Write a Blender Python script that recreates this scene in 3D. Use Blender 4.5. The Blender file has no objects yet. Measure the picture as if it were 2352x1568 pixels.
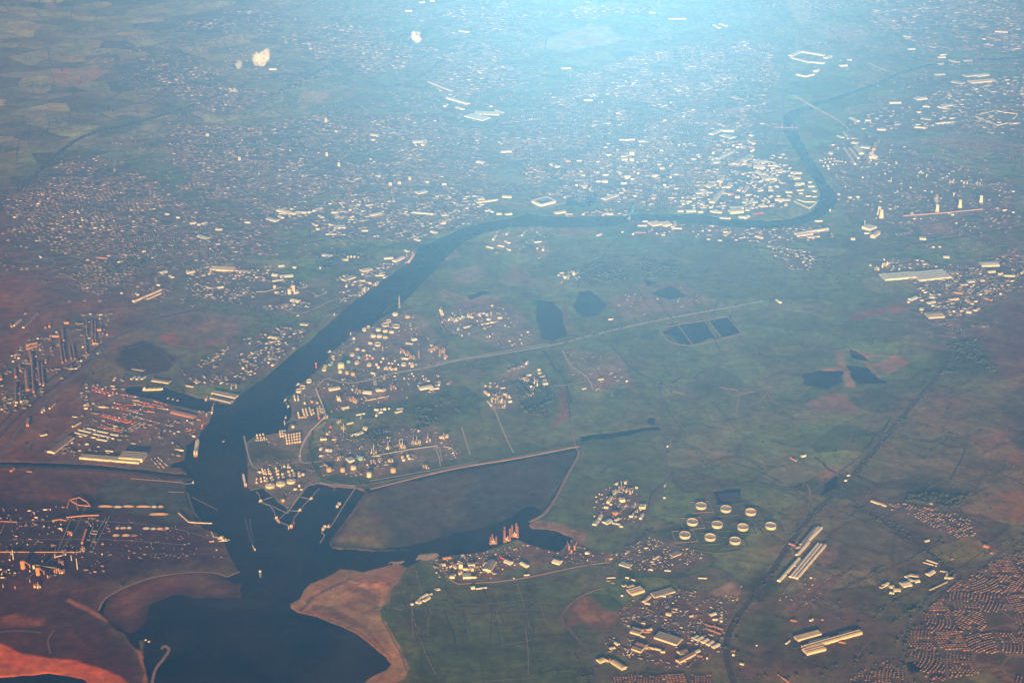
import bpy, math, random
import numpy as np
from mathutils import Vector

random.seed(7)
rng = np.random.default_rng(11)
S = bpy.context.scene
COL = S.collection

# ------------------------------------------------------------------ camera, sky, sun, exposure
CAM_H = 6200.0                      # metres above the land
F_PX = 3920.0                       # focal length in units of a 2352 px wide picture
PITCH = math.radians(24.5)          # looking down
cam_d = bpy.data.cameras.new('camera')
cam_d.sensor_width = 36.0
cam_d.lens = 36.0 * F_PX / 2352.0
cam_d.clip_start = 10.0
cam_d.clip_end = 200000.0
cam = bpy.data.objects.new('camera', cam_d)
COL.objects.link(cam)
cam.location = (0, 0, CAM_H)
cam.rotation_euler = (math.radians(90) - PITCH, 0, 0)
S.camera = cam

SUN_EL, SUN_AZ = math.radians(11.5), math.radians(180 + 3.2)   # azimuth the sun stands at, clockwise from +Y
world = bpy.data.worlds.new('World'); S.world = world; world.use_nodes = True
wn = world.node_tree.nodes; wl = world.node_tree.links
sky = wn.new('ShaderNodeTexSky'); sky.sky_type = 'NISHITA'; sky.sun_disc = False
sky.sun_elevation = SUN_EL; sky.sun_rotation = SUN_AZ
sky.altitude = 0; sky.air_density = 1.0; sky.dust_density = 4.0; sky.ozone_density = 0.5
bg = wn['Background']; bg.inputs['Strength'].default_value = 0.05
wl.new(sky.outputs[0], bg.inputs['Color'])
sun_d = bpy.data.lights.new('sun', 'SUN'); sun_d.energy = 5.0; sun_d.angle = math.radians(0.5)
sun_d.color = (1.0, 0.49, 0.135)
sun = bpy.data.objects.new('sun', sun_d); COL.objects.link(sun)
sd = Vector((math.sin(SUN_AZ) * math.cos(SUN_EL), math.cos(SUN_AZ) * math.cos(SUN_EL), math.sin(SUN_EL)))
sun.rotation_euler = sd.to_track_quat('Z', 'Y').to_euler()
sun.location = sd * 3000
S.view_settings.view_transform = 'Standard'; S.view_settings.look = 'None'
S.view_settings.gamma = 1.0; S.view_settings.use_curve_mapping = False
S.view_settings.exposure = 0.80
S.cycles.max_bounces = 4; S.cycles.volume_bounces = 0; S.cycles.diffuse_bounces = 2
S.cycles.use_denoising = True

HAZE = dict(color=(0.056, 0.235, 0.98), density=1.2e-5, g=-0.79)

# ------------------------------------------------------------------ from a spot traced in the photograph to the land
SP, CP = math.sin(PITCH), math.cos(PITCH)
def at(px, py, z=3.0):
    """ground point for a spot of the 2352 x 1568 view"""
    v = (784.0 - py) / F_PX; u = (px - 1176.0) / F_PX
    Z = (CAM_H - z) / (SP - v * CP)
    return (u * Z, Z * (CP + v * SP))
def atn(p):
    p = np.asarray(p, float)
    v = (784.0 - p[:, 1]) / F_PX; u = (p[:, 0] - 1176.0) / F_PX
    Z = CAM_H / (SP - v * CP)
    return np.stack([u * Z, Z * (CP + v * SP)], 1)
def C(r, c, x, y):
    """spot given in an enlarged crop (row r, column c of a 4 x 4 grid) -> the whole view"""
    return (588.0 * (c - 1) + x / 4.0, 392.0 * (r - 1) + y / 4.0)
def nums(s):
    v = [float(t) for t in s.replace(';', ' ').replace(',', ' ').split()]
    return v
def pts(s, r=None, c=None):
    v = nums(s); p = list(zip(v[0::2], v[1::2]))
    return [C(r, c, *q) for q in p] if r else p

# ------------------------------------------------------------------ noise for the terrain
def vnoise(x, y, seed=0):
    xi = np.floor(x).astype(np.int64); yi = np.floor(y).astype(np.int64)
    xf = x - xi; yf = y - yi
    xf = xf * xf * (3 - 2 * xf); yf = yf * yf * (3 - 2 * yf)
    def h(a, b):
        n = (a * 374761393 + b * 668265263 + seed * 1442695041) & 0xffffffff
        n = ((n ^ (n >> 13)) * 1274126177) & 0xffffffff
        return ((n ^ (n >> 16)) & 0xffff) / 65535.0
    return (h(xi, yi) * (1 - xf) + h(xi + 1, yi) * xf) * (1 - yf) + (h(xi, yi + 1) * (1 - xf) + h(xi + 1, yi + 1) * xf) * yf
def fbm(x, y, s, o=4, seed=0):
    a = np.zeros_like(x); k = 0.5; t = 0
    for i in range(o):
        a += k * vnoise(x / s, y / s, seed + i * 17); t += k; k *= 0.55; s *= 0.47
    return a / t

# ------------------------------------------------------------------ materials
MATS = {}
def mat(name, col, rough=0.8, var=0.15, scale=0.02, metal=0.0, spec=0.3):
    if name in MATS: return MATS[name]
    m = bpy.data.materials.new(name); m.use_nodes = True
    nt = m.node_tree; b = nt.nodes['Principled BSDF']
    b.inputs['Roughness'].default_value = rough; b.inputs['Metallic'].default_value = metal
    b.inputs['Specular IOR Level'].default_value = spec
    geo = nt.nodes.new('ShaderNodeNewGeometry')
    no = nt.nodes.new('ShaderNodeTexNoise'); no.inputs['Scale'].default_value = scale; no.inputs['Detail'].default_value = 4
    nt.links.new(geo.outputs['Position'], no.inputs['Vector'])
    mp = nt.nodes.new('ShaderNodeMapRange')
    mp.inputs['From Min'].default_value = 0.3; mp.inputs['From Max'].default_value = 0.7
    mp.inputs['To Min'].default_value = 1 - var; mp.inputs['To Max'].default_value = 1 + var
    nt.links.new(no.outputs['Fac'], mp.inputs['Value'])
    mx = nt.nodes.new('ShaderNodeVectorMath'); mx.operation = 'MULTIPLY'; mx.inputs[0].default_value = col[:3]
    nt.links.new(mp.outputs[0], mx.inputs[1]); nt.links.new(mx.outputs[0], b.inputs['Base Color'])
    MATS[name] = m
    return m

def roofmat(name, col, sheet=12.0, var=0.12):
    """sheeted roof with rooflight strips and weathering"""
    if name in MATS: return MATS[name]
    m = mat(name, col, 0.55, var, 0.03)
    nt = m.node_tree; b = nt.nodes['Principled BSDF']
    tc = nt.nodes.new('ShaderNodeTexCoord'); wv = nt.nodes.new('ShaderNodeTexWave'); wv.bands_direction = 'X'
    wv.inputs['Scale'].default_value = 0.314 / sheet; wv.inputs['Distortion'].default_value = 0.3
    nt.links.new(tc.outputs['Object'], wv.inputs['Vector'])
    mp = nt.nodes.new('ShaderNodeMapRange'); mp.inputs['From Min'].default_value = 0.75; mp.inputs['From Max'].default_value = 0.95
    mp.inputs['To Min'].default_value = 1.0; mp.inputs['To Max'].default_value = 0.75
    nt.links.new(wv.outputs['Fac'], mp.inputs['Value'])
    old = b.inputs['Base Color'].links[0].from_socket
    mx = nt.nodes.new('ShaderNodeVectorMath'); mx.operation = 'MULTIPLY'
    nt.links.new(old, mx.inputs[0]); nt.links.new(mp.outputs[0], mx.inputs[1]); nt.links.new(mx.outputs[0], b.inputs['Base Color'])
    return m

W_CREAM = mat('cream_paint', (0.78, 0.72, 0.58)); W_WHITE = mat('white_paint', (0.80, 0.80, 0.76))
W_GREY = mat('grey_cladding', (0.42, 0.42, 0.40)); W_RUST = mat('rust_cladding', (0.42, 0.20, 0.10))
W_BRICK = mat('red_brick', (0.36, 0.17, 0.10)); W_RED = mat('red_paint', (0.60, 0.07, 0.04))
W_ORANGE = mat('orange_paint', (0.60, 0.27, 0.09)); W_OCHRE = mat('ochre_steel', (0.42, 0.27, 0.17)); W_DARK = mat('dark_steel', (0.10, 0.09, 0.08))
W_BLUE = mat('blue_paint', (0.08, 0.20, 0.38)); W_STEEL = mat('galvanised_steel', (0.50, 0.50, 0.48), 0.45)
W_CONC = mat('concrete', (0.36, 0.34, 0.30)); W_TEAL = mat('teal_paint', (0.25, 0.50, 0.50))
R_GREY = roofmat('grey_sheet_roof', (0.28, 0.29, 0.29)); R_WHITE = roofmat('white_sheet_roof', (0.66, 0.68, 0.66))
R_BLUE = roofmat('pale_blue_roof', (0.44, 0.56, 0.60)); R_BROWN = roofmat('brown_sheet_roof', (0.24, 0.17, 0.13))
R_RUST = roofmat('rust_sheet_roof', (0.40, 0.24, 0.13)); R_DARK = roofmat('dark_sheet_roof', (0.11, 0.10, 0.10)); R_CREAM = roofmat('cream_sheet_roof', (0.56, 0.50, 0.38))
R_TILE = mat('red_tile', (0.20, 0.11, 0.07)); R_SLATE = mat('slate_tile', (0.12, 0.11, 0.11))

# ------------------------------------------------------------------ helpers
def obj(name, me, parent=None, loc=None, rz=0.0, kind=None):
    o = bpy.data.objects.new(name, me); COL.objects.link(o)
    if parent is not None: o.parent = parent
    if loc is not None: o.location = loc
    if rz: o.rotation_euler = (0, 0, rz)
    if kind: o['kind'] = kind
    return o
def tag(o, label, cat, group=None):
    for x, y in ((' of its colour', ''), (' of its kind', ''), (' from the left', ' from left'), (' from the right', ' from right'), (' in the ', ' in '), (' on the ', ' on '), (' of the ', ' of '), (' by the ', ' by '), (' at the ', ' at ')):
        if len(label.split()) <= 16: break
        label = label.replace(x, y)
    o['label'] = label; o['category'] = cat
    if group: o['group'] = group
    return o
def empty(name, x, y, z, rz, label, cat, group=None):
    o = bpy.data.objects.new(name, None); COL.objects.link(o)
    o.location = (x, y, z); o.rotation_euler = (0, 0, rz); o.empty_display_size = 5
    return tag(o, label, cat, group)

class MB:
    def __init__(s): s.v = []; s.f = []; s.m = []; s.sm = []
    def add(s, vs, fs, mi=0, smooth=False):
        n = len(s.v); s.v += [tuple(map(float, v)) for v in vs]
        for f in fs: s.f.append(tuple(n + i for i in f)); s.m.append(mi); s.sm.append(smooth)
    def box(s, x, y, z, dx, dy, dz, a=0.0, mi=0):
        ca, sa = math.cos(a), math.sin(a); v = []
        for k in (0, 1):
            for (i, j) in ((-1, -1), (1, -1), (1, 1), (-1, 1)):
                lx, ly = i * dx / 2, j * dy / 2
                v.append((x + lx * ca - ly * sa, y + lx * sa + ly * ca, z + k * dz))
        s.add(v, [(0, 3, 2, 1), (4, 5, 6, 7), (0, 1, 5, 4), (1, 2, 6, 5), (2, 3, 7, 6), (3, 0, 4, 7)], mi)
    def cyl(s, x, y, z, r, h, n=16, r2=None, mi=0, cap=True):
        r2 = r if r2 is None else r2
        v = [(x + r * math.cos(2 * math.pi * i / n), y + r * math.sin(2 * math.pi * i / n), z) for i in range(n)]
        v += [(x + r2 * math.cos(2 * math.pi * i / n), y + r2 * math.sin(2 * math.pi * i / n), z + h) for i in range(n)]
        f = [(i, (i + 1) % n, n + (i + 1) % n, n + i) for i in range(n)]
        s.add(v, f, mi, True)
        if cap: s.add(v[n:], [tuple(range(n))], mi)
    def lathe(s, prof, n=24, x=0, y=0, z=0, mi=0):
        v = []
        for (r, h) in prof:
            v += [(x + r * math.cos(2 * math.pi * i / n), y + r * math.sin(2 * math.pi * i / n), z + h) for i in range(n)]
        f = []
        for k in range(len(prof) - 1):
            f += [(k * n + i, k * n + (i + 1) % n, (k + 1) * n + (i + 1) % n, (k + 1) * n + i) for i in range(n)]
        s.add(v, f, mi, True)
        s.add(v[-n:], [tuple(range(n))], mi)
    def bar(s, p, q, r, mi=0):
        p, q = Vector(p), Vector(q); d = (q - p)
        if d.length < 1e-6: return
        d.normalize(); a = d.orthogonal().normalized() * r; b = d.cross(a).normalized() * r
        v = [p + a + b, p - a + b, p - a - b, p + a - b, q + a + b, q - a + b, q - a - b, q + a - b]
        s.add(v, [(3, 2, 1, 0), (4, 5, 6, 7), (0, 1, 5, 4), (1, 2, 6, 5), (2, 3, 7, 6), (3, 0, 4, 7)], mi)
    def mesh(s, name, mats):
        me = bpy.data.meshes.new(name); me.from_pydata(s.v, [], s.f)
        for m in (mats if isinstance(mats, (list, tuple)) else [mats]): me.materials.append(m)
        me.polygons.foreach_set('material_index', s.m); me.polygons.foreach_set('use_smooth', s.sm)
        me.update(); return me

ORD = ['first', 'second', 'third', 'fourth', 'fifth', 'sixth', 'seventh', 'eighth', 'ninth', 'tenth', 'eleventh', 'twelfth',
       'thirteenth', 'fourteenth', 'fifteenth', 'sixteenth', 'seventeenth', 'eighteenth', 'nineteenth', 'twentieth']
def ordw(i, n, what='from the left'):
    if n == 1: return 'only one'
    if i == 0: return 'leftmost'
    if i == n - 1: return 'rightmost'
    if i <= n // 2 or n <= 12: return ORD[min(i, 19)] + ' from the left'
    return ORD[min(n - 1 - i, 19)] + ' from the right'
# ------------------------------------------------------------------ outlines of water, flats and land cover (spots of the 2352 x 1568 view)
RIVER = pts("""345,1575 342,1560 333,1526 332,1468 318,1470 320,1490 312,1486 287,1455 262,1438 225,1401 240,1376 270,1356 312,1338
362,1322 425,1313 475,1312 505,1316 522,1323 548,1311 542,1292 526,1268 520,1248 500,1222 470,1212 452,1192 438,1165 428,1134 428,1108
437,1100 340,1090 240,1078 130,1073 0,1072 -60,1072 -60,1062 0,1062 130,1064 240,1070 340,1081 436,1091
412,1072 392,1072 400,1063 426,1056 430,1024 442,1014 457,1004 465,991 482,969 490,948 475,946 412,931 350,914 300,906 287,894 290,890
325,887 380,891 450,914 480,920 515,928 537,929 545,911 588,881 613,866 630,849 650,831 688,799 713,784 728,767 763,737 800,704 838,674 888,639
933,609 950,597 963,567 988,562 1013,547 1063,524 1113,512 1175,502 1213,491 1243,497 1288,499 1388,497 1438,497 1451,492 1501,492
1601,494 1663,502 1764,508 1814,504 1864,487 1882,462 1885,442 1874,417 1856,392 1838,362 1814,325 1801,300 1790,283 1800,268 1815,255
1870,236 1939,217 2014,190 2064,167 2126,149 2239,136 2400,127 2400,132 2239,140 2126,153 2066,171 2016,194 1941,222 1880,242 1838,262 1824,280
1829,298 1851,345 1881,392 1901,424 1916,442 1921,462 1909,484 1876,502 1826,519 1764,525 1726,524 1651,517 1576,509 1451,507
1441,510 1401,519 1326,522 1226,519 1175,520 1113,534 1063,556 1025,590 988,632 938,682 908,714 875,729 850,752 805,767 793,784 763,806 750,826 728,849
708,866 688,881 673,901 660,919 670,939 663,974 658,989 618,997 588,998 567,1014 565,1059 568,1095 562,1110 575,1128 603,1121 625,1141 660,1171 666,1168
688,1144 710,1116 733,1111 763,1119 808,1121 820,1121 836,1130 830,1142 806,1176 783,1206 763,1231 752,1248 763,1259 800,1262 863,1267 960,1262
1060,1240 1130,1225 1212,1198 1245,1176 1276,1141 1301,1091 1328,1044 1326,1029
1176,1056 1038,1079 913,1104 838,1124
850,1134 880,1124 1038,1090 1176,1068 1318,1040 1318,1048 1292,1095 1268,1145 1240,1180 1211,1207
1221,1214 1276,1219 1316,1236 1303,1248 1281,1266 1238,1256 1201,1241 1186,1236 1175,1241 1118,1263 1088,1268 1038,1273 1010,1283 988,1276 950,1291 935,1301
908,1293 838,1311 783,1303 750,1323 713,1338 698,1351 688,1373 667,1386 665,1396 683,1406 725,1416 788,1441 825,1461 858,1486 883,1508 898,1523 888,1536
858,1548 833,1568 820,1590 345,1590""")
# the intertidal flat is cut out of the ring above and laid again below as mud
FLAT = pts("836,1128 913,1104 1038,1079 1176,1056 1326,1029 1328,1044 1301,1091 1276,1141 1251,1172 1212,1200 1176,1222 1120,1240 1020,1252 960,1262 863,1267 800,1262 763,1259 752,1248 763,1231 806,1176 830,1142")
SEA2 = pts("-80,1556 0,1556 75,1550 112,1546 187,1560 212,1575 212,1600 -80,1600")
PONDS = [pts(s) for s in ("""1228,692 1270,694 1292,716 1296,740 1302,770 1270,783 1245,778 1236,740""", """1330,672 1356,668 1392,700 1376,724 1340,726 1318,700""",
 """1312,448 1334,447 1368,448 1372,466 1346,476 1300,472""", """1520,760 1550,748 1574,790 1600,786""", """1560,745 1612,736 1640,776 1590,786""", """1624,734 1675,726 1706,765 1652,776""",
 """1530,745 1555,742 1592,792 1560,796""", """1840,860 1876,848 1932,852 1936,880 1900,892 1850,880""", """1944,838 1990,846 2032,880 1976,884 1956,870""", """1948,800 1990,818 1998,830 1960,822""",
 """1500,674 1540,658 1580,680 1540,690""", """1490,960 1504,960 1504,974 1490,974""", """1480,640 1510,648 1490,660""", 
 """1332,1004 1400,992 1480,984 1512,980 1514,986 1430,999 1336,1013""", """1640,1130 1700,1122 1706,1150 1650,1156""", """720,620 770,600 860,595 830,622 760,655 730,640""",
 """1900,1100 1930,1090 1926,1120 1890,1140""", """1075,680 1110,668 1130,672 1080,690""", """2080,1520 2110,1520 2118,1540 2090,1545""")]
PONDS.pop(15)
MUD = [(0.16, FLAT), (0.45, pts("215,1400 232,1368 265,1345 312,1326 362,1310 425,1300 475,1300 510,1305 535,1325 572,1340 560,1375 520,1382 480,1384 440,1382 405,1374 372,1378 352,1395 335,1425 322,1452 300,1470 262,1445 225,1420")),
       (-0.1, pts("548,1306 570,1330 565,1390 545,1460 530,1455 540,1390 520,1370")), (-0.6, pts("565,1040 552,1060 556,1100 575,1124 600,1118 590,1060"))]
SHOAL = [(0.5, pts("960,1268 1010,1262 1020,1276 990,1285 950,1290")), (0.1, pts("880,1290 950,1282 930,1300 890,1300"))]

COVER = []   # colour, soft edge in metres, outline, field pattern 0..1
def cov(col, soft, ring, field=0.0): COVER.append((col, soft, ring, field))
G1, G2, G3 = (0.054, 0.086, 0.038), (0.036, 0.072, 0.028), (0.075, 0.11, 0.045)
BRN, BRD, RST = (0.088, 0.044, 0.024), (0.030, 0.017, 0.012), (0.20, 0.085, 0.045)
URB, IND, TAN, SAND, GRV = (0.066, 0.060, 0.053), (0.068, 0.060, 0.052), (0.16, 0.13, 0.08), (0.175, 0.125, 0.072), (0.14, 0.125, 0.11)
# broad country
cov((0.125, 0.125, 0.045), 900, pts("-200,-60 700,-60 700,200 500,330 200,340 -200,420"), 1.0)
cov(BRN, 700, pts("-200,360 200,480 420,640 330,760 260,900 420,1060 430,1110 520,1260 540,1300 360,1330 230,1400 345,1600 -200,1600"), 0.15)  # brown works land, with the view's warm left-hand vignette put into its colour
cov(BRD, 150, pts("-100,1120 240,1105 420,1120 500,1250 530,1300 400,1310 250,1350 100,1340 -100,1330"))
cov((0.060, 0.030, 0.017), 60, pts("0,1080 240,1092 400,1100 420,1120 250,1125 180,1150 0,1150"))
cov((0.04, 0.05, 0.035), 60, pts("250,1100 420,1112 430,1180 400,1200 250,1165 230,1130"))
cov((0.040, 0.020, 0.012), 120, pts("-60,1340 230,1350 225,1400 320,1500 340,1600 180,1570 -60,1500"))
cov(G1, 500, pts("900,600 1180,540 1420,540 1720,560 2000,640 2050,760 1940,920 1500,1040 1320,1030 1150,1050 1060,960 1100,860 900,800"), 0.35)
cov((0.044, 0.068, 0.027), 150, pts("940,1290 1010,1290 1060,1340 1180,1330 1350,1300 1420,1290 1300,1370 1310,1430 1370,1490 1380,1600 840,1600 900,1540 930,1500 890,1440 880,1390 900,1340"))
cov(G1, 120, pts("1330,1050 1500,1000 1540,1050 1500,1180 1420,1280 1330,1220 1270,1180"))
cov((0.070, 0.070, 0.044), 600, pts("1550,1000 1900,1100 2100,1000 2240,860 2500,800 2500,1300 2200,1330 2060,1440 2080,1600 1680,1600 1680,1400 1780,1250 1900,1120"), 0.8)
cov((0.070, 0.048, 0.040), 300, pts("2360,520 2500,520 2500,900 2240,860 2140,800 2200,740 2300,640"), 0.3)
cov((0.058, 0.052, 0.040), 200, pts("1700,1560 2090,1560 2050,1430 1800,1360 1700,1420"), 0.3)
# towns
TOWNS = dict(
 a=pts("20,500 40,430 200,360 330,400 430,470 520,560 470,600 330,600 280,660 170,640 60,600"), b=pts("380,280 620,290 750,260 980,270 1110,300 1125,400 960,420 760,440 620,480 480,460 400,380"),
 c=pts("230,150 420,140 560,200 640,220 520,270 380,210"), d=pts("640,90 780,60 960,80 1000,130 860,170 740,150"), e=pts("1130,290 1200,250 1330,180 1450,130 1620,100 1770,95 1780,200 1750,290 1560,330 1480,440 1300,460 1130,360"),
 f=pts("1200,400 1500,330 1760,320 1700,400 1560,480 1260,450"), g=pts("1840,10 1920,0 1890,55 1855,45"), h=pts("1990,-10 2400,-20 2400,120 2150,120 2020,70"), i=pts("1250,20 1500,0 1500,35 1290,45"),
 j=pts("400,40 560,20 700,40 620,70 450,80"), k=pts("1020,110 1160,100 1190,190 1080,230 990,190"), l=pts("950,30 1180,10 1200,70 1020,90"), m=pts("430,470 620,480 610,580 520,600"), n=pts("180,640 260,620 300,650 250,680 180,680"),
 o=pts("2110,640 2240,600 2400,560 2400,640 2300,700 2200,780 2090,770"), q=pts("2020,1150 2100,1160 2180,1170 2235,1200 2245,1235 2180,1235 2120,1200"),
 r=pts("760,440 950,430 1150,420 1130,455 950,470 800,480"), t=pts("1560,480 1800,480 1840,430 1800,350 1720,370 1620,420"))
ESTATE = dict(a=pts("2084,1480 2092,1435 2130,1396 2180,1358 2226,1322 2280,1290 2400,1250 2400,1600 2260,1545 2220,1550 2140,1568 2100,1530"), b=pts("1995,1530 2075,1505 2080,1600 1900,1600"), c=pts("1405,1552 1640,1546 1640,1600 1405,1600"))
for q in TOWNS.values(): cov(URB, 160, q)
for q in ESTATE.values(): cov((0.075, 0.055, 0.042), 25, q)
FRINGE = (pts("0,430 400,260 560,330 980,270 1120,290 1240,200 1480,120 1800,90 1800,280 1600,480 1250,460 1130,500 900,540 620,600 420,700 160,700 0,620"), pts("200,120 560,0 1250,-10 1250,200 1100,290 640,250 380,280"), pts("1500,0 2400,-10 2400,300 2000,260 1950,150 1500,120"), pts("1940,300 2352,230 2352,600 2000,560 1920,480"), pts("240,620 620,580 640,660 420,720 300,700"))
# works and yards
WORKS = dict(
 a=pts("0,850 60,780 180,720 260,720 245,800 130,880 60,940 -40,960"), b=pts("430,620 560,600 690,650 760,700 700,730 560,700 430,680"), c=pts("560,780 640,750 715,760 640,840 540,890 400,880 400,860"),
 d=pts("195,880 270,865 330,885 290,895 300,908 412,934 486,950 455,1005 430,1060 345,1080 260,1070 170,1050 95,1040 160,980"), e=pts("790,785 870,740 940,710 980,740 1030,800 1010,840 850,860 740,840"),
 f=pts("740,850 890,875 760,900 720,960 700,1060 575,1000 670,975 665,920 690,885"), g=pts("570,1065 700,1050 740,1100 660,1168 600,1120 565,1110"), h=pts("730,1000 1000,980 1070,1050 850,1095 740,1095"),
 i=pts("1000,720 1150,700 1240,790 1150,800 1020,760"), j=pts("1110,890 1200,830 1260,880 1180,940 1130,940"), k=pts("1370,1130 1440,1100 1480,1160 1480,1200 1360,1210"),
 l=pts("1005,1285 1120,1265 1200,1250 1280,1266 1330,1225 1345,1260 1420,1270 1400,1290 1200,1300 1140,1330 1060,1335 1010,1300"), m=pts("1410,1270 1500,1230 1600,1260 1640,1290 1560,1320 1440,1310"),
 n=pts("1420,1400 1500,1350 1640,1360 1680,1390 1660,1500 1560,1540 1400,1500 1380,1470"), o=pts("1930,290 2100,220 2340,170 2400,180 2400,320 2200,300 2000,300"), p=pts("1880,340 2000,310 2200,380 2330,420 2330,560 2000,520 1930,480"),
 q=pts("600,480 800,460 1120,440 1120,500 950,560 760,540 640,520"), r=pts("1440,500 1700,525 1880,520 1920,545 1800,560 1500,540"), s=pts("2000,600 2090,590 2190,620 2180,650 2030,640"), t=pts("770,640 900,600 940,600 840,670 780,700"),
 u=pts("2100,640 2320,600 2340,640 2200,730 2110,700"), v=pts("1760,560 1880,580 1860,620 1800,620"), w=pts("750,870 1010,850 1020,900 760,950"), x=pts("1280,500 1440,470 1440,500 1290,500"))
for k, q in WORKS.items(): cov(((0.10, 0.094, 0.086) if k in 'efghij' else IND if k not in 'adl' else (0.085, 0.066, 0.050)), 40, q)
cov((0.030, 0.022, 0.016), 30, pts("280,800 330,782 380,800 405,822 390,850 340,860 290,850 272,830"))
# single patches
for col, soft, s in (
 (RST, 25, "355,760 400,752 430,775 455,800 420,790 375,785"), (RST, 20, "390,770 455,790 440,800"), (TAN, 20, "440,740 500,730 530,750 490,775 450,765"), ((.10, .10, .03), 18, "472,795 500,800 490,825 465,815"),
 (GRV, 40, "1120,740 1190,710 1240,770 1225,790 1150,800"), (TAN, 25, "845,905 885,895 893,918 850,925"), (GRV, 15, "495,908 548,925 535,935 480,920"),
 ((.15, .09, .055), 30, "1280,880 1300,890 1310,950 1290,980 1265,985 1290,930"), (TAN, 20, "1010,660 1060,680 1140,680 1150,690 1080,700 1010,680"), ((.16, .15, .13), 40, "1030,630 1090,610 1120,620 1100,650 1040,655"),
 ((.15, .11, .08), 25, "1850,930 1890,905 1940,905 1975,945 1940,955 1880,945"), ((.23, .15, .11), 20, "2000,840 2060,815 2090,835 2040,860"), ((.22, .15, .10), 15, "1916,808 1932,808 1966,890 1944,890"),
 ((.22, .14, .09), 12, "1940,800 1990,810 2040,818 1990,822"), ((.22, .14, .09), 12, "1945,806 2000,836 2035,884 2028,886 1990,840"), ((.22, .14, .09), 15, "1855,858 1930,840 1935,850 1870,862"),
 ((.14, .075, .058), 15, "1945,740 1960,722 2030,705 2040,722 1990,732"), ((.15, .078, .06), 15, "2030,704 2085,690 2100,714 2050,722"), ((.20, .12, .09), 30, "2110,520 2180,510 2190,540 2120,540"),
 ((.17, .12, .09), 60, "2080,330 2200,305 2352,330 2400,345 2400,360 2200,345"), ((.15, .09, .055), 20, "1300,1440 1310,1400 1340,1368 1360,1375 1390,1400 1425,1410 1405,1440 1390,1455 1340,1430"),
 ((.20, .12, .06), 12, "1315,1400 1345,1370 1350,1400 1380,1425 1350,1430"), ((.20, .17, .14), 15, "1630,1360 1680,1335 1705,1345 1690,1385 1650,1370"), ((.21, .17, .13), 10, "1212,1206 1233,1195 1276,1203 1346,1226 1345,1250 1326,1245 1316,1236 1276,1218 1221,1213"),
 ((.24, .16, .10), 10, "1388,1284 1400,1273 1410,1280 1405,1292 1392,1290"), ((.15, .12, .10), 25, "1880,1260 1935,1250 1925,1280 1900,1300 1880,1290"), ((.13, .10, .085), 25, "1840,1340 1930,1320 1900,1380 1860,1410 1800,1400"),
 ((.15, .17, .06), 20, "2120,1268 2230,1230 2250,1240 2270,1265 2230,1290 2190,1292 2160,1280"), ((.20, .14, .10), 20, "1875,1095 1900,1070 1935,1075 1925,1095 1890,1110"), ((.15, .15, .16), 20, "1000,580 1040,560 1060,590 1020,600"),
 ((.16, .14, .12), 25, "900,490 960,487 1000,500 940,522 890,505"), ((.15, .13, .11), 25, "1395,820 1410,800 1440,850 1470,920 1420,880"),
 (GRV, 40, "1125,540 1170,535 1200,545 1190,570 1140,575"), ((.16,.14,.12), 40, "1220,555 1258,552 1262,580 1248,598 1232,590"), ((.13,.11,.085), 50, "1040,705 1120,690 1190,700 1150,718 1060,722"), ((.15,.11,.09), 40, "1280,528 1370,524 1340,540 1290,540"), ((.13,.11,.08), 60, "1390,690 1470,655 1560,650 1640,690 1560,720 1440,730"), ((.12,.10,.075), 50, "1290,690 1310,720 1316,770 1300,775 1292,730"),
 ((.14,.12,.09), 60, "1180,610 1240,640 1230,660 1150,650"), ((.13,.12,.10), 60, "1300,800 1420,815 1440,880 1360,900 1300,850"), ((.15,.12,.09), 40, "860,500 940,486 985,500 930,520 880,512"), ((.14,.11,.08), 50, "380,745 480,715 560,735 540,790 450,800"), ((.12,.10,.08), 80, "300,720 480,700 460,740 330,780"), ((.08,.10,.045), 60, "750,610 830,600 850,625 770,650"),
 # fields of the plain
 ((.20, .14, .07), 60, "105,10 128,0 138,25 120,32 105,20"), ((.13, .13, .07), 60, "105,45 150,38 205,60 180,72 150,76 140,55"), ((.24, .18, .09), 40, "112,175 130,158 155,160 262,142 262,160 188,195 140,205 120,205"),
 ((.24, .19, .10), 40, "200,140 225,132 262,136 262,158 215,154"), ((.09, .11, .05), 60, "215,300 270,270 300,265 352,275 310,300 230,320"), ((.28, .27, .15), 60, "640,260 650,240 700,215 765,208 740,232 700,250"),
 ((.15, .19, .08), 80, "520,200 570,188 640,185 600,212 540,220"), ((.24, .24, .12), 60, "1220,110 1290,80 1330,65 1355,55 1395,60 1425,90 1380,105 1300,120"), ((.22, .24, .13), 60, "1450,150 1480,120 1500,140 1460,150"),
 ((.26, .24, .13), 50, "1810,0 1850,0 1870,55 1840,60 1815,30"), ((.20, .20, .11), 60, "1855,45 1990,60 2000,110 1880,85"), ((.12, .16, .07), 80, "360,75 400,65 400,80 350,90"), ((.18, .22, .10), 70, "540,50 600,60 590,80 530,75"),
 ((.12, .15, .07), 100, "1980,90 2050,100 2100,120 2000,130"), ((.14, .15, .09), 80, "1950,170 2010,170 2060,180 1980,200"), ((.10, .11, .06), 80, "300,540 400,500 440,520 330,570"), ((.10, .14, .06), 80, "640,240 680,220 700,240 650,270"),
 ((.16, .13, .09), 70, "370,590 430,555 480,545 470,570 400,600"), ((.17, .12, .07), 60, "2220,1000 2310,985 2352,1060 2340,1080 2250,1050"), ((.12, .115, .065), 90, "2060,900 2160,900 2300,930 2320,980 2220,1010 2060,960"),
 ((.13, .13, .075), 90, "2010,1010 2120,1050 2260,1080 2200,1110 2050,1060"), ((.16, .11, .06), 80, "2250,1130 2400,1120 2400,1200 2280,1190"), ((.06, .085, .04), 70, "1700,1430 1750,1395 1810,1420 1790,1470 1720,1480"),
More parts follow.
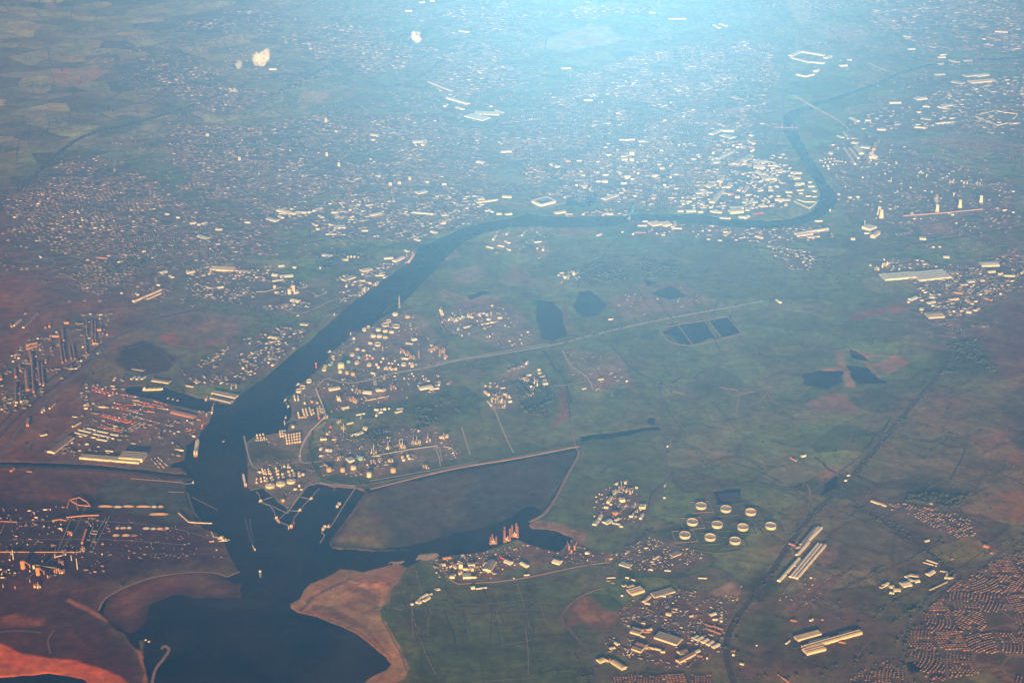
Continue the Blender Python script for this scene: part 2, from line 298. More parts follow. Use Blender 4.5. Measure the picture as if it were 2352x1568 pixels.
 ((.045, .06, .03), 60, "1700,1350 1760,1310 1800,1340 1740,1390")): cov(tuple(.72 * v for v in col), soft, pts(s))
# dark woods and scrub
for s in ("560,330 620,300 640,330 580,360", "780,330 860,330 840,380 760,370", "1010,300 1080,310 1090,350 1010,340", "1340,290 1480,270 1500,290 1440,320 1350,330", "1620,210 1700,180 1760,200 1720,240 1640,250",
          "720,580 860,560 830,600 740,620", "950,930 1040,900 1060,950 960,990", "1180,880 1280,870 1270,960 1200,950", "1470,590 1560,600 1560,640 1470,640", "1320,620 1420,590 1440,640 1340,660", "2140,800 2240,780 2300,860 2160,860",
          "230,600 330,560 350,600 250,640", "800,1010 900,980 960,980 880,1010", "2110,1110 2230,1130 2200,1170 2080,1150", "2360,860 2400,860 2400,1120 2360,1080", "200,400 300,380 330,420 220,430"):
    cov((0.032, 0.046, 0.024), 130, pts(s))
# beaches and spits
cov(SAND, 10, pts("783,1303 838,1311 908,1293 930,1302 920,1330 898,1350 892,1380 872,1400 876,1425 890,1450 905,1480 925,1510 940,1535 930,1560 890,1575 840,1572 833,1568 858,1548 888,1536 898,1523 883,1508 858,1486 825,1461 788,1441 725,1416 683,1406 665,1396 667,1386 688,1373 698,1351 713,1338 750,1323"))
cov((0.14, 0.10, 0.06), 12, pts("735,1330 783,1312 850,1320 905,1325 893,1350 890,1372 860,1392 820,1385 790,1340 740,1352"))
cov((0.12, 0.08, 0.05), 9, pts("720,1395 790,1408 830,1430 862,1462 890,1500 903,1520 897,1525 870,1480 830,1448 780,1424 720,1406"))
cov((0.11, 0.075, 0.048), 7, pts("800,1345 840,1352 868,1372 860,1380 830,1366 795,1356"))
cov((0.24, 0.17, 0.10), 8, pts("790,1330 815,1334 850,1345 885,1335 893,1350 884,1380 872,1400 866,1402 876,1372 872,1352 845,1352 805,1340"))
cov((0.13, 0.085, 0.05), 10, pts("665,1396 683,1406 725,1416 788,1441 825,1461 858,1486 883,1508 880,1498 830,1450 780,1430 700,1403"))
cov((0.08, 0.07, 0.06), 8, pts("683,1402 700,1388 706,1375 730,1362 760,1345 790,1334 800,1328 812,1326 790,1340 755,1354 722,1374 706,1392 700,1397 690,1402"))
cov((0.09, 0.075, 0.06), 8, pts("715,1390 740,1390 785,1400 775,1403 715,1399"))
cov((0.26, 0.14, 0.06), 8, pts("876,1425 890,1450 905,1475 920,1500 928,1530 935,1535 918,1490 900,1455 884,1430"))
cov((0.27, 0.075, 0.018), 14, pts("-60,1468 0,1476 50,1501 112,1511 175,1518 225,1533 275,1551 300,1575 212,1575 187,1560 150,1549 100,1549 75,1553 -60,1556"))
cov((0.15, 0.075, 0.04), 6, pts("225,1401 240,1376 270,1356 312,1338 362,1322 425,1313 475,1312 505,1316 522,1323 518,1328 500,1322 470,1317 425,1319 365,1328 315,1344 272,1364 246,1384 232,1404 240,1425 225,1415"))
cov((0.17, 0.085, 0.045), 8, pts("262,1438 220,1416 150,1380 160,1375 225,1405 270,1436 300,1462 325,1500 338,1540 340,1575 328,1575 330,1540 315,1500 290,1462"))
cov((0.15, 0.055, 0.025), 40, pts("0,1420 40,1410 100,1425 95,1440 40,1440 0,1436"))
cov((0.19, 0.11, 0.055), 7, pts("752,1248 763,1231 806,1176 828,1140 838,1126 845,1134 832,1150 812,1182 785,1214 766,1240 775,1254 830,1256 868,1262 880,1268 863,1270 800,1264 763,1261"))
cov((0.10, 0.10, 0.05), 10, pts("775,1250 770,1238 806,1190 812,1200 810,1225 825,1245 855,1254"))
cov((0.24, 0.16, 0.09), 6, pts("733,1109 763,1117 818,1119 838,1124 850,1140 838,1130 812,1124 760,1124 733,1114"))
# drawn over the flats: saltmarsh on the spit side, the deep inlet towards the rigs
LATE = [((0.085, 0.088, 0.036), 40, pts("772,1246 806,1190 836,1140 880,1130 925,1165 915,1225 880,1258 830,1254"), 0.5), ((0.045, 0.045, 0.032), 120, pts("850,1130 1000,1090 1100,1090 1060,1190 960,1230 900,1250"), 0.2),
        (None, 110, pts("930,1285 980,1256 1060,1240 1130,1222 1180,1196 1215,1172 1240,1180 1212,1210 1176,1245 1118,1266 1038,1276 980,1286"), -2.6)]
# ------------------------------------------------------------------ terrain: one sheet shaped and coloured by the outlines
def sdist(X, Y, ring, pad):
    """signed distance (inside negative) of points to a ring, only near its box"""
    r = atn(ring); x0, y0 = r.min(0) - pad; x1, y1 = r.max(0) + pad
    idx = np.nonzero((X > x0) & (X < x1) & (Y > y0) & (Y < y1))[0]
    if len(idx) == 0: return idx, np.zeros(0)
    x, y = X[idx], Y[idx]; d = np.full(len(idx), 1e18); ins = np.zeros(len(idx), bool)
    n = len(r)
    for i in range(n):
        ax, ay = r[i]; bx, by = r[(i + 1) % n]; ex, ey = bx - ax, by - ay
        L = ex * ex + ey * ey
        if L < 1e-9: continue
        t = np.clip(((x - ax) * ex + (y - ay) * ey) / L, 0, 1)
        d = np.minimum(d, (x - ax - t * ex) ** 2 + (y - ay - t * ey) ** 2)
        cr = (ay > y) != (by > y)
        if abs(ey) > 1e-9: ins ^= cr & (x < ex * (y - ay) / ey + ax)
    d = np.sqrt(d); return idx, np.where(ins, -d, d)
def inside(x, y, ring):
    r = atn(ring); ins = np.zeros(len(x), bool); n = len(r)
    for i in range(n):
        ax, ay = r[i]; bx, by = r[(i + 1) % n]
        if ay == by: continue
        ins ^= ((ay > y) != (by > y)) & (x < (bx - ax) * (y - ay) / (by - ay) + ax)
    return ins

NU, NV = 1150, 760
uu = np.concatenate([[-3.2, -1.2, -0.6], np.linspace(-0.47, 0.47, NU), [0.6, 1.2, 3.2]])
vv = np.linspace(-860, 812, NV)                                  # rows follow the fall-off with distance
Yd = (CAM_H / (SP - vv / F_PX * CP)) * (CP + vv / F_PX * SP)
YY = np.concatenate([[-1200.0, 3000.0, 6500.0], Yd, [Yd[-1] + 2000, 40000.0, 60000.0]])
Xg = uu[None, :] * np.maximum(YY, 7000.0)[:, None]; Yg = np.repeat(YY[:, None], len(uu), 1)
shape = Xg.shape; X = Xg.ravel(); Y = Yg.ravel()
np.clip(X, -30000, 30000, out=X)
wx = X + 60 * (fbm(X, Y, 260, 3, 5) - .5); wy = Y + 90 * (fbm(X, Y, 260, 3, 9) - .5)   # natural wobble of soft outlines
sx = X + 14 * (fbm(X, Y, 60, 2, 3) - .5); sy = Y + 20 * (fbm(X, Y, 60, 2, 4) - .5)
H = 3.0 + 1.6 * (fbm(X, Y, 900, 3, 21) - .5)
big = fbm(X, Y, 2600, 5, 31); mid = fbm(X, Y, 420, 4, 41); fine = fbm(X, Y, 70, 3, 51)
base = np.array([0.050, 0.088, 0.034])[None, :] * (0.75 + 0.5 * mid)[:, None] + np.array([0.03, 0.012, 0.004])[None, :] * np.clip(big * 2 - .9, 0, 1)[:, None]
Tw = np.zeros(len(X)); Cc = base.copy(); Fd = np.full(len(X), 0.75)
for (col, soft, ring, field) in COVER:
    i, d = sdist(wx if soft >= 25 else sx, wy if soft >= 25 else sy, ring, soft + 80)
    if len(i) == 0: continue
    w = np.clip(0.5 - d / (2 * soft), 0, 1); w = w * w * (3 - 2 * w)
    if soft >= 15: w = np.clip(w * (0.78 + 0.5 * fine[i]), 0, 1)
    tone = (0.72 + 0.56 * (0.5 * mid[i] + 0.5 * fine[i])) if soft < 300 else (0.6 + 0.8 * mid[i])
    Cc[i] = Cc[i] * (1 - w)[:, None] + np.array(col)[None, :] * tone[:, None] * w[:, None]
    Fd[i] = Fd[i] * (1 - w) + field * w
for q, k in [(q, .95) for q in TOWNS.values()] + [(q, .45) for q in FRINGE] + [(q, .8) for q in ESTATE.values()]:
    i, d = sdist(wx, wy, q, 260); w = np.clip(0.5 - (d + 200 * (fine[i] + mid[i] - 1)) / 200, 0, 1); Tw[i] = np.maximum(Tw[i], w * k)
# water beds
def carve(ring, depth, soft, exact=True):
    i, d = sdist(sx, sy, ring, 60)
    if not exact: i, d = sdist(wx, wy, ring, 60); d = d + 26 * (fbm(X[i], Y[i], 110, 3, 19) - .5)
    w = np.clip(0.5 - d / (2 * soft), 0, 1)
    H[i] = H[i] * (1 - w) + depth * w
    wet = np.clip(1 - np.abs(d + 4) / 16, 0, 1) * 0.45
    Cc[i] *= (1 - wet)[:, None]
carve(RIVER, -7.0, 7.0); carve(SEA2, -7.0, 9.0)
for q in PONDS: carve(q, -2.4, 16.0, False)
for lev, ring in MUD:
    i, d = sdist(wx, wy, ring, 160); sf = 50 if ring is FLAT else 130; w = np.clip(0.5 - (d + (0 if ring is FLAT else 240) * (fbm(X[i] * .7, Y[i], 420, 4, 64) - .5)) / sf, 0, 1)
    hh = lev + (1.0 if ring is FLAT else 2.6) * (fbm(X[i] * 0.35, Y[i], 260, 5, 61) - .5)
    if ring is FLAT: H[i] = H[i] * (1 - w) + hh * w
    else: w = w * (H[i] < 2.2); H[i] = np.maximum(H[i], H[i] * (1 - w) + hh * w)
    muc = np.array([0.032, 0.039, 0.038]) if ring is FLAT else np.array([0.075, 0.044, 0.027])
    tone = 0.72 + 0.5 * fbm(X[i], Y[i] * .6, 340, 4, 63)
    if ring is not FLAT: tone = tone * (0.3 + 0.7 * np.clip(-d / 170, 0, 1))
    Cc[i] = Cc[i] * (1 - w)[:, None] + muc[None, :] * tone[:, None] * w[:, None]; Fd[i] *= 1 - w
for col, soft, ring, lev in LATE:
    i, d = sdist(wx, wy, ring, soft + 80); w = np.clip(0.5 - d / (2 * soft), 0, 1); w = w * w * (3 - 2 * w)
    if col is None: H[i] = H[i] + np.minimum(0, lev * w * (0.6 + .8 * fbm(X[i], Y[i], 300, 4, 66)))
    else:
        Cc[i] = Cc[i] * (1 - w)[:, None] + np.array(col)[None, :] * (0.6 + 0.8 * mid[i])[:, None] * w[:, None]; H[i] += w * lev
for lev, ring in SHOAL:
    i, d = sdist(wx, wy, ring, 40); w = np.clip(0.5 - d / 30, 0, 1)
    H[i] = np.maximum(H[i], H[i] * (1 - w) + (lev + 1.5 * (fbm(X[i], Y[i], 120, 4, 71) - .5)) * w)
    Cc[i] = Cc[i] * (1 - w)[:, None] + np.array([0.24, 0.22, 0.19])[None, :] * w[:, None]
Fd[np.abs(H) > 50] = 0
# dunes along the beaches
i, d = sdist(X, Y, pts("876,1410 905,1455 935,1500 960,1545 930,1575 890,1575 928,1530 918,1490 890,1440"), 60)
w = np.clip(0.5 - d / 80, 0, 1); H[i] += w * 9 * fbm(X[i], Y[i], 90, 3, 81)
Hg = H.reshape(shape)
nr, nc = shape
me = bpy.data.meshes.new('ground')
vts = np.stack([X, Y, H], 1).astype(np.float32)
a = (np.arange(nr - 1)[:, None] * nc + np.arange(nc - 1)[None, :]).ravel()
quads = np.stack([a, a + 1, a + nc + 1, a + nc], 1).astype(np.int32)
me.vertices.add(len(vts)); me.vertices.foreach_set('co', vts.ravel())
me.loops.add(quads.size); me.loops.foreach_set('vertex_index', quads.ravel())
me.polygons.add(len(quads)); me.polygons.foreach_set('loop_start', np.arange(0, quads.size, 4, dtype=np.int32))
me.polygons.foreach_set('loop_total', np.full(len(quads), 4, np.int32))
me.polygons.foreach_set('use_smooth', np.ones(len(quads), bool))
Cc = np.clip(Cc * np.array([2.0, 1.85, 1.5])[None, :], 0, 0.6)
ca = me.color_attributes.new('cover', 'FLOAT_COLOR', 'POINT')
ca.data.foreach_set('color', np.concatenate([Cc, Fd[:, None]], 1).astype(np.float32).ravel())
ta = me.attributes.new('town', 'FLOAT', 'POINT'); ta.data.foreach_set('value', (Tw * (H > 2)).astype(np.float32))
me.update(calc_edges=True)
obj('ground', me, kind='structure')
def gz(x, y):
    """height of the land at a point"""
    j = np.searchsorted(YY, y) - 1; j = int(min(max(j, 0), nr - 2))
    t = (y - YY[j]) / (YY[j + 1] - YY[j]); u = x / max(y, 7000.0)
    k = int(min(max(np.searchsorted(uu, u) - 1, 0), nc - 2)); s = (u - uu[k]) / (uu[k + 1] - uu[k])
    return float((Hg[j, k] * (1 - s) + Hg[j, k + 1] * s) * (1 - t) + (Hg[j + 1, k] * (1 - s) + Hg[j + 1, k + 1] * s) * t)

FdG = Fd.reshape(shape)
def gfield(x, y):
    j = int(np.clip(np.searchsorted(YY, y), 0, nr - 1)); k = int(np.clip(np.searchsorted(uu, x / max(y, 7000.0)), 0, nc - 1)); return float(FdG[j, k])
gm = bpy.data.materials.new('land'); gm.use_nodes = True; nt = gm.node_tree; N = nt.nodes; L = nt.links
b = N['Principled BSDF']; b.inputs['Roughness'].default_value = 0.95; b.inputs['Specular IOR Level'].default_value = 0.1
at_ = N.new('ShaderNodeAttribute'); at_.attribute_name = 'cover'
geo = N.new('ShaderNodeNewGeometry')
def noise(scale, detail=4, rough=0.6):
    n = N.new('ShaderNodeTexNoise'); n.inputs['Scale'].default_value = scale; n.inputs['Detail'].default_value = detail
    n.inputs['Roughness'].default_value = rough; L.new(geo.outputs['Position'], n.inputs['Vector']); return n
def rng_(src, a, b_, c, d):
    m = N.new('ShaderNodeMapRange'); m.inputs['From Min'].default_value = a; m.inputs['From Max'].default_value = b_
    m.inputs['To Min'].default_value = c; m.inputs['To Max'].default_value = d; L.new(src, m.inputs['Value']); return m.outputs[0]
def math_(op, a, b_):
    m = N.new('ShaderNodeMath'); m.operation = op
    for k, q in enumerate((a, b_)):
        if isinstance(q, (int, float)): m.inputs[k].default_value = q
        else: L.new(q, m.inputs[k])
    return m.outputs[0]
nA = noise(0.012, 6, 0.7); nB = noise(0.0034, 6, 0.68)
warp = N.new('ShaderNodeVectorMath'); warp.operation = 'MULTIPLY_ADD'
nW = noise(0.0011, 2); L.new(nW.outputs['Color'], warp.inputs[0]); warp.inputs[1].default_value = (420, 420, 0)
L.new(geo.outputs['Position'], warp.inputs[2])
mapp = N.new('ShaderNodeMapping'); mapp.inputs['Rotation'].default_value = (0, 0, 0.5); mapp.inputs['Scale'].default_value = (1 / 520, 1 / 330, 0)
L.new(warp.outputs[0], mapp.inputs['Vector'])
vo = N.new('ShaderNodeTexVoronoi'); vo.voronoi_dimensions = '2D'; vo.inputs['Scale'].default_value = 1; vo.inputs['Randomness'].default_value = 0.75
L.new(mapp.outputs[0], vo.inputs['Vector'])
ve = N.new('ShaderNodeTexVoronoi'); ve.voronoi_dimensions = '2D'; ve.feature = 'DISTANCE_TO_EDGE'; ve.inputs['Scale'].default_value = 1; ve.inputs['Randomness'].default_value = 0.75
L.new(mapp.outputs[0], ve.inputs['Vector'])
sep = N.new('ShaderNodeSeparateColor'); L.new(vo.outputs['Color'], sep.inputs[0])
cell = rng_(sep.outputs[0], 0, 1, 0.55, 1.75)
hedge = rng_(ve.outputs['Distance'], 0.01, 0.055, 0.68, 1.0)
fld = math_('MULTIPLY', cell, hedge)
fm = N.new('ShaderNodeMix'); fm.data_type = 'FLOAT'; fm.inputs[2].default_value = 1.0; L.new(at_.outputs['Alpha'], fm.inputs[0]); L.new(fld, fm.inputs[3])
tone = math_('MULTIPLY', math_('MULTIPLY', rng_(nA.outputs['Fac'], .3, .7, .6, 1.4), rng_(nB.outputs['Fac'], .3, .7, .6, 1.45)), fm.outputs[0])
tint = N.new('ShaderNodeMix'); tint.data_type = 'RGBA'; tint.blend_type = 'MULTIPLY'; nC = noise(0.0022, 5, .6); L.new(at_.outputs['Color'], tint.inputs[6]); tint.inputs[7].default_value = (1.25, 0.85, 0.75, 1)
L.new(rng_(nC.outputs['Fac'], .45, .65, 0, 1), tint.inputs[0])
# straw-coloured and ploughed fields among the green ones
straw = N.new('ShaderNodeMix'); straw.data_type = 'RGBA'; L.new(tint.outputs[2], straw.inputs[6]); straw.inputs[7].default_value = (0.17, 0.14, 0.075, 1)
L.new(math_('MULTIPLY', rng_(sep.outputs[1], 0.5, 0.75, 0, 0.75), at_.outputs['Alpha']), straw.inputs[0])
mx = N.new('ShaderNodeVectorMath'); mx.operation = 'SCALE'; L.new(straw.outputs[2], mx.inputs[0]); L.new(tone, mx.inputs['Scale'])
# built-up ground: plots of roof, yard and garden between paler streets
tw = N.new('ShaderNodeAttribute'); tw.attribute_name = 'town'
def vor(sc, feat, rot):
    m = N.new('ShaderNodeMapping'); m.inputs['Rotation'].default_value = (0, 0, rot); m.inputs['Scale'].default_value = sc; L.new(warp.outputs[0], m.inputs['Vector'])
    v = N.new('ShaderNodeTexVoronoi'); v.voronoi_dimensions = '2D'; v.feature = feat; v.inputs['Scale'].default_value = 1; v.inputs['Randomness'].default_value = .8; L.new(m.outputs[0], v.inputs['Vector']); return v
v1 = vor((1 / 95, 1 / 42, 0), 'F1', .4); v2 = vor((1 / 260, 1 / 190, 0), 'DISTANCE_TO_EDGE', .4)
cr = N.new('ShaderNodeValToRGB'); cr.color_ramp.interpolation = 'CONSTANT'; E = cr.color_ramp.elements
E[0].position = 0; E[0].color = (0.15, 0.10, 0.08, 1); E[1].position = .3; E[1].color = (0.065, 0.105, 0.045, 1)
for p_, c_ in ((.5, (0.20, 0.155, 0.12, 1)), (.64, (0.10, 0.095, 0.085, 1)), (.82, (0.30, 0.25, 0.19, 1)), (.9, (0.12, 0.07, 0.05, 1))): e = E.new(p_); e.color = c_
s1 = N.new('ShaderNodeSeparateColor'); L.new(v1.outputs['Color'], s1.inputs[0]); L.new(s1.outputs[0], cr.inputs[0])
st_ = N.new('ShaderNodeMix'); st_.data_type = 'RGBA'; L.new(cr.outputs[0], st_.inputs[6]); st_.inputs[7].default_value = (0.23, 0.20, 0.17, 1); L.new(rng_(v2.outputs['Distance'], .03, .045, 1, 0), st_.inputs[0])
tm = N.new('ShaderNodeMix'); tm.data_type = 'RGBA'; L.new(mx.outputs[0], tm.inputs[6]); L.new(st_.outputs[2], tm.inputs[7]); L.new(math_('MULTIPLY', tw.outputs['Fac'], .75), tm.inputs[0])
L.new(tm.outputs[2], b.inputs['Base Color'])
bp = N.new('ShaderNodeBump'); bp.inputs['Distance'].default_value = 6.0; bp.inputs['Strength'].default_value = 0.35; L.new(nA.outputs['Fac'], bp.inputs['Height']); L.new(bp.outputs[0], b.inputs['Normal'])
me.materials.append(gm)

# ------------------------------------------------------------------ water: one level sheet under the land, seen where the bed lies lower
wm = bpy.data.materials.new('water'); wm.use_nodes = True; nt = wm.node_tree; N = nt.nodes; L = nt.links
b = N['Principled BSDF']; b.inputs['Base Color'].default_value = (0.012, 0.024, 0.032, 1); b.inputs['Roughness'].default_value = 0.22
b.inputs['IOR'].default_value = 1.33; b.inputs['Specular IOR Level'].default_value = 0.06
geo = N.new('ShaderNodeNewGeometry')
n1 = noise(0.05, 4); n2 = noise(0.0025, 5, .7)
bp = N.new('ShaderNodeBump'); bp.inputs['Distance'].default_value = 1.2; bp.inputs['Strength'].default_value = 0.5
L.new(n1.outputs['Fac'], bp.inputs['Height']); L.new(bp.outputs[0], b.inputs['Normal'])
L.new(rng_(n2.outputs['Fac'], .35, .65, .16, .34), b.inputs['Roughness'])
n3 = noise(0.0011, 6, .62); n3.inputs['Distortion'].default_value = 1.6
silt = N.new('ShaderNodeMix'); silt.data_type = 'RGBA'; silt.inputs[6].default_value = (0.004, 0.009, 0.014, 1); silt.inputs[7].default_value = (0.034, 0.032, 0.027, 1)
L.new(rng_(n3.outputs['Fac'], .38, .68, 0, 1), silt.inputs[0]); L.new(silt.outputs[2], b.inputs['Base Color'])
me = bpy.data.meshes.new('water'); me.from_pydata([(-12000, 3000, 0), (12000, 3000, 0), (12000, 34000, 0), (-12000, 34000, 0)], [], [(0, 1, 2, 3)]); me.materials.append(wm)
obj('water', me, kind='structure')

# ------------------------------------------------------------------ the hazy air
hb = MB(); hb.box(0, 29600, -30, 62000, 62400, 6400)
hm = bpy.data.materials.new('haze'); hm.use_nodes = True; nt = hm.node_tree
for n in list(nt.nodes):
    if n.type == 'BSDF_PRINCIPLED': nt.nodes.remove(n)
pv = nt.nodes.new('ShaderNodeVolumePrincipled')
pv.inputs['Color'].default_value = (*HAZE['color'], 1); pv.inputs['Density'].default_value = HAZE['density']; pv.inputs['Anisotropy'].default_value = HAZE['g']
nt.links.new(pv.outputs[0], nt.nodes['Material Output'].inputs['Volume'])
obj('haze', hb.mesh('haze', hm), kind='stuff')
# ------------------------------------------------------------------ ribbons: roads, railways, banks, drains
def smooth(P, step=25.0):
    P = [np.array(p, float) for p in P]; out = []
    for i in range(len(P) - 1):
        p0 = P[max(i - 1, 0)]; p1 = P[i]; p2 = P[i + 1]; p3 = P[min(i + 2, len(P) - 1)]
        n = max(2, int(np.linalg.norm(p2 - p1) / step))
        for k in range(n):
            t = k / n
            out.append(0.5 * ((2 * p1) + (p2 - p0) * t + (2 * p0 - 5 * p1 + 4 * p2 - p3) * t * t + (3 * p1 - p0 - 3 * p2 + p3) * t ** 3))
    out.append(P[-1]); return out
def ribbon_mesh(mb, s, w, lift, curved=True, rise=0.0, jit=0.0, seed=0):
    wp = [at(*q) for q in (pts(s) if isinstance(s, str) else s)]
    ln = smooth(wp) if curved else smooth_straight(wp)
    v = []; n = len(ln)
    for i, p in enumerate(ln):
        d = ln[min(i + 1, n - 1)] - ln[max(i - 1, 0)]; d = d / (np.linalg.norm(d) + 1e-9); q = np.array([-d[1], d[0]])
        ww = w / 2 * (1 + jit * (random.random() - .5) * 2)
        for sgn in (-1, 1):
            e = p + q * ww * sgn; v.append((e[0], e[1], max(gz(e[0], e[1]), gz(p[0], p[1]), 0.5) + lift + rise))
        if rise:
            for sgn in (-1, 1):
                e = p + q * (ww + rise * 1.4) * sgn; v.append((e[0], e[1], gz(e[0], e[1]) - 1.0))
    k = 4 if rise else 2; f = []
    for i in range(n - 1):
        a, b = i * k, (i + 1) * k
        f.append((a, a + 1, b + 1, b))
        if rise: f += [(a + 2, a, b, b + 2), (a + 1, a + 3, b + 3, b + 1)]
    mb.add(v, f)
def smooth_straight(P):
    out = []
    for a, b in zip(P[:-1], P[1:]):
        a, b = np.array(a), np.array(b); n = max(1, int(np.linalg.norm(b - a) / 40))
        out += [a + (b - a) * k / n for k in range(n)]
    out.append(np.array(P[-1])); return out
M_ROAD = mat('worn_asphalt', (0.13, 0.12, 0.11), 0.9); M_PALE = mat('pale_concrete_road', (0.40, 0.37, 0.31), 0.9)
M_BANK = mat('sandy_bank', (0.27, 0.19, 0.12), 0.95); M_RAIL = mat('rail_ballast', (0.075, 0.06, 0.05), 0.95)
M_DRAIN = mat('drain_reeds', (0.04, 0.055, 0.04), 0.8); M_GBANK = mat('grass_bank', (0.085, 0.10, 0.045), 0.95); M_BROWN = mat('brown_track', (0.17, 0.10, 0.065), 0.95)
def ribbon(name, m, specs, lift):
    mb = MB()
    for sp in specs:
        w, s = sp[0] * 1.35, sp[1]; rise = sp[2] if len(sp) > 2 else 0.0
        ribbon_mesh(mb, s, w, lift, True, rise)
    obj(name, mb.mesh(name, m), kind='structure')
ribbon('road', M_ROAD, [(16, "1516,880 1520,960 1530,1060 1536,1090 1500,1150 1480,1190 1440,1250 1405,1292 1340,1360 1300,1400 1288,1418 1300,1435 1330,1470 1360,1510 1378,1575"),
    (14, "560,810 600,790 650,770 720,745"), (14, "205,860 190,905 195,930 230,950"), (16, "195,930 205,870 206,840 230,800 262,775 330,742 420,712 560,692 640,688"), (20, "0,1045 60,965 130,900 195,845 255,790"),
    (14, "1830,1150 1960,1060 2080,960"), (14, "120,1050 230,965 260,930"), (14, "300,885 360,862 420,868 480,880 520,870 560,838 610,800"), (18, "2075,1570 2072,1500 2080,1440 2110,1400 2170,1345 2240,1305 2352,1235"),
    (14, "1370,1490 1440,1450 1520,1400 1560,1350 1600,1320"), (14, "1560,1545 1640,1480 1662,1420 1655,1370"), (22, "1480,240 1490,300 1500,380 1500,450"), (22, "1240,480 1400,420 1560,380 1740,370"), (20, "1200,250 1350,230 1500,240 1700,230 1790,240"),
    (22, "600,480 760,440 960,400 1130,380"), (22, "230,640 400,540 560,470 760,380 960,330 1120,290 1190,240 1250,120 1260,0"), (20, "1800,0 1805,100 1800,200 1795,285 1760,380 1700,470"), (14, "1780,690 1860,640 2000,590 2150,540 2352,500"),
    (14, "70,600 150,500 260,420 380,330 470,260"), (14, "520,560 640,520 800,490"), (12, "988,1285 1060,1343 1180,1335 1330,1303 1408,1293"), (18, "250,150 420,190 600,240 760,330 900,420 1000,470"), (18, "380,250 520,330 640,420 700,480"), (16, "60,520 200,500 330,480 460,440 620,400 800,350"), (16, "100,600 240,560 360,470 420,400"), (16, "300,640 420,600 560,560"), (18, "1280,180 1300,260 1290,340 1280,430"), (18, "1380,140 1420,240 1440,330 1430,430"), (18, "1560,110 1600,220 1590,330 1560,440"),
    (18, "1180,300 1400,300 1600,280 1780,240"), (16, "1220,360 1420,340 1600,340 1740,320"), (18, "1900,60 2000,160 2120,200 2352,170"), (18, "1960,300 2100,260 2352,210"), (16, "1900,400 2050,420 2200,400 2352,380"), (16, "1930,520 2100,470 2230,480 2352,440"), (14, "2140,640 2200,680 2300,640"), (14, "2200,600 2220,660 2190,730"), (16, "640,470 700,500 900,470 1100,440"), (14, "620,530 760,520 900,480"),
    (12, "20,760 120,700 200,690"), (12, "210,940 330,920 450,950"), (12, "170,1010 300,960 430,990"), (12, "110,1060 200,1060 340,1078 420,1075"), (10, "10,1200 200,1195 380,1210 500,1240"), (10, "20,1240 230,1238 420,1250"), (10, "60,1330 150,1250 200,1160"), (10, "780,920 880,900 1000,910"), (10, "740,960 860,950 960,990"), (10, "760,1040 900,1030 1060,1000"), (10, "800,840 880,780 940,740"), (10, "850,860 930,800 1000,760"),
    (12, "1000,740 1060,770 1150,760 1230,790"), (10, "1640,900 1700,950 1760,965 1900,960"), (10, "1540,900 1600,880 1680,800"), (10, "1850,760 1900,800 1940,810 2100,815"), (12, "1440,1250 1540,1265 1660,1290"), (10, "1420,1330 1500,1420 1640,1400"), (10, "1450,1560 1560,1450 1650,1440"), (10, "1130,1270 1200,1290 1330,1260"), (16, "1640,20 1760,50 1850,100"), (16, "700,40 900,60 1100,30"), (14, "560,90 760,120 940,150 1130,180"),
    (12, "905,1398 960,1396 1040,1395 1176,1400 1290,1396")], 0.5)
ribbon('service_road', M_PALE, [(22, "752,869 800,879 850,872 900,858 990,842 1050,828 1176,808 1290,788 1350,772 1500,738 1640,712 1752,692"), (12, "1000,834 1100,816 1176,803 1260,789"), (13, "726,890 734,915 750,962 728,985 705,1005 690,1040 695,1062 740,1058"),
    (10, "588,1076 640,1068 690,1060"), (12, "726,890 744,872 752,869"), (9, "1363,896 1346,864 1313,841 1291,804"), (8, "1273,885 1301,884 1348,875"), (16, "733,1108 760,1112 815,1116"), (8, "850,1104 1000,1078 1100,1060"),
    (9, "1060,980 1080,1045"), (9, "1130,925 1160,1000 1180,1040"), (12, "1822,222 1926,278 1950,300"), (7, "600,1150 660,1178"), (7, "700,1120 660,1178"), (10, "640,700 690,720 775,685 780,700"), (10, "560,1000 575,1060 590,1075"), (8, "1000,1012 1012,1070"), (8, "1009,1026 1015,1060")], 0.9)
ribbon('railway', M_RAIL, [(30, "2200,815 2100,925 1960,1090 1850,1200 1760,1330 1685,1430 1668,1500 1690,1580"), (22, "-20,1000 60,915 150,845 215,805 262,776 350,735 480,705"), (22, "-20,1022 60,940 150,868 250,795"),
    (30, "-20,1068 200,1078 440,1100"), (24, "560,575 740,552 900,520 1050,468 1200,436 1300,430 1480,420 1640,360 1760,330"), (20, "1500,1210 1440,1260 1400,1300"), (16, "230,1268 400,1272 500,1270"), (16, "-20,1270 100,1270 230,1268"),
    (50, "-20,500 60,420 180,320 300,285 420,250 560,195"), (50, "600,230 700,180 800,130 930,80 1130,40"), (40, "880,200 960,180 1060,110 1180,95"), (30, "1960,1160 2100,1240 2200,1330"), (24, "1700,560 1900,590 2100,560 2352,520")], 0.3)
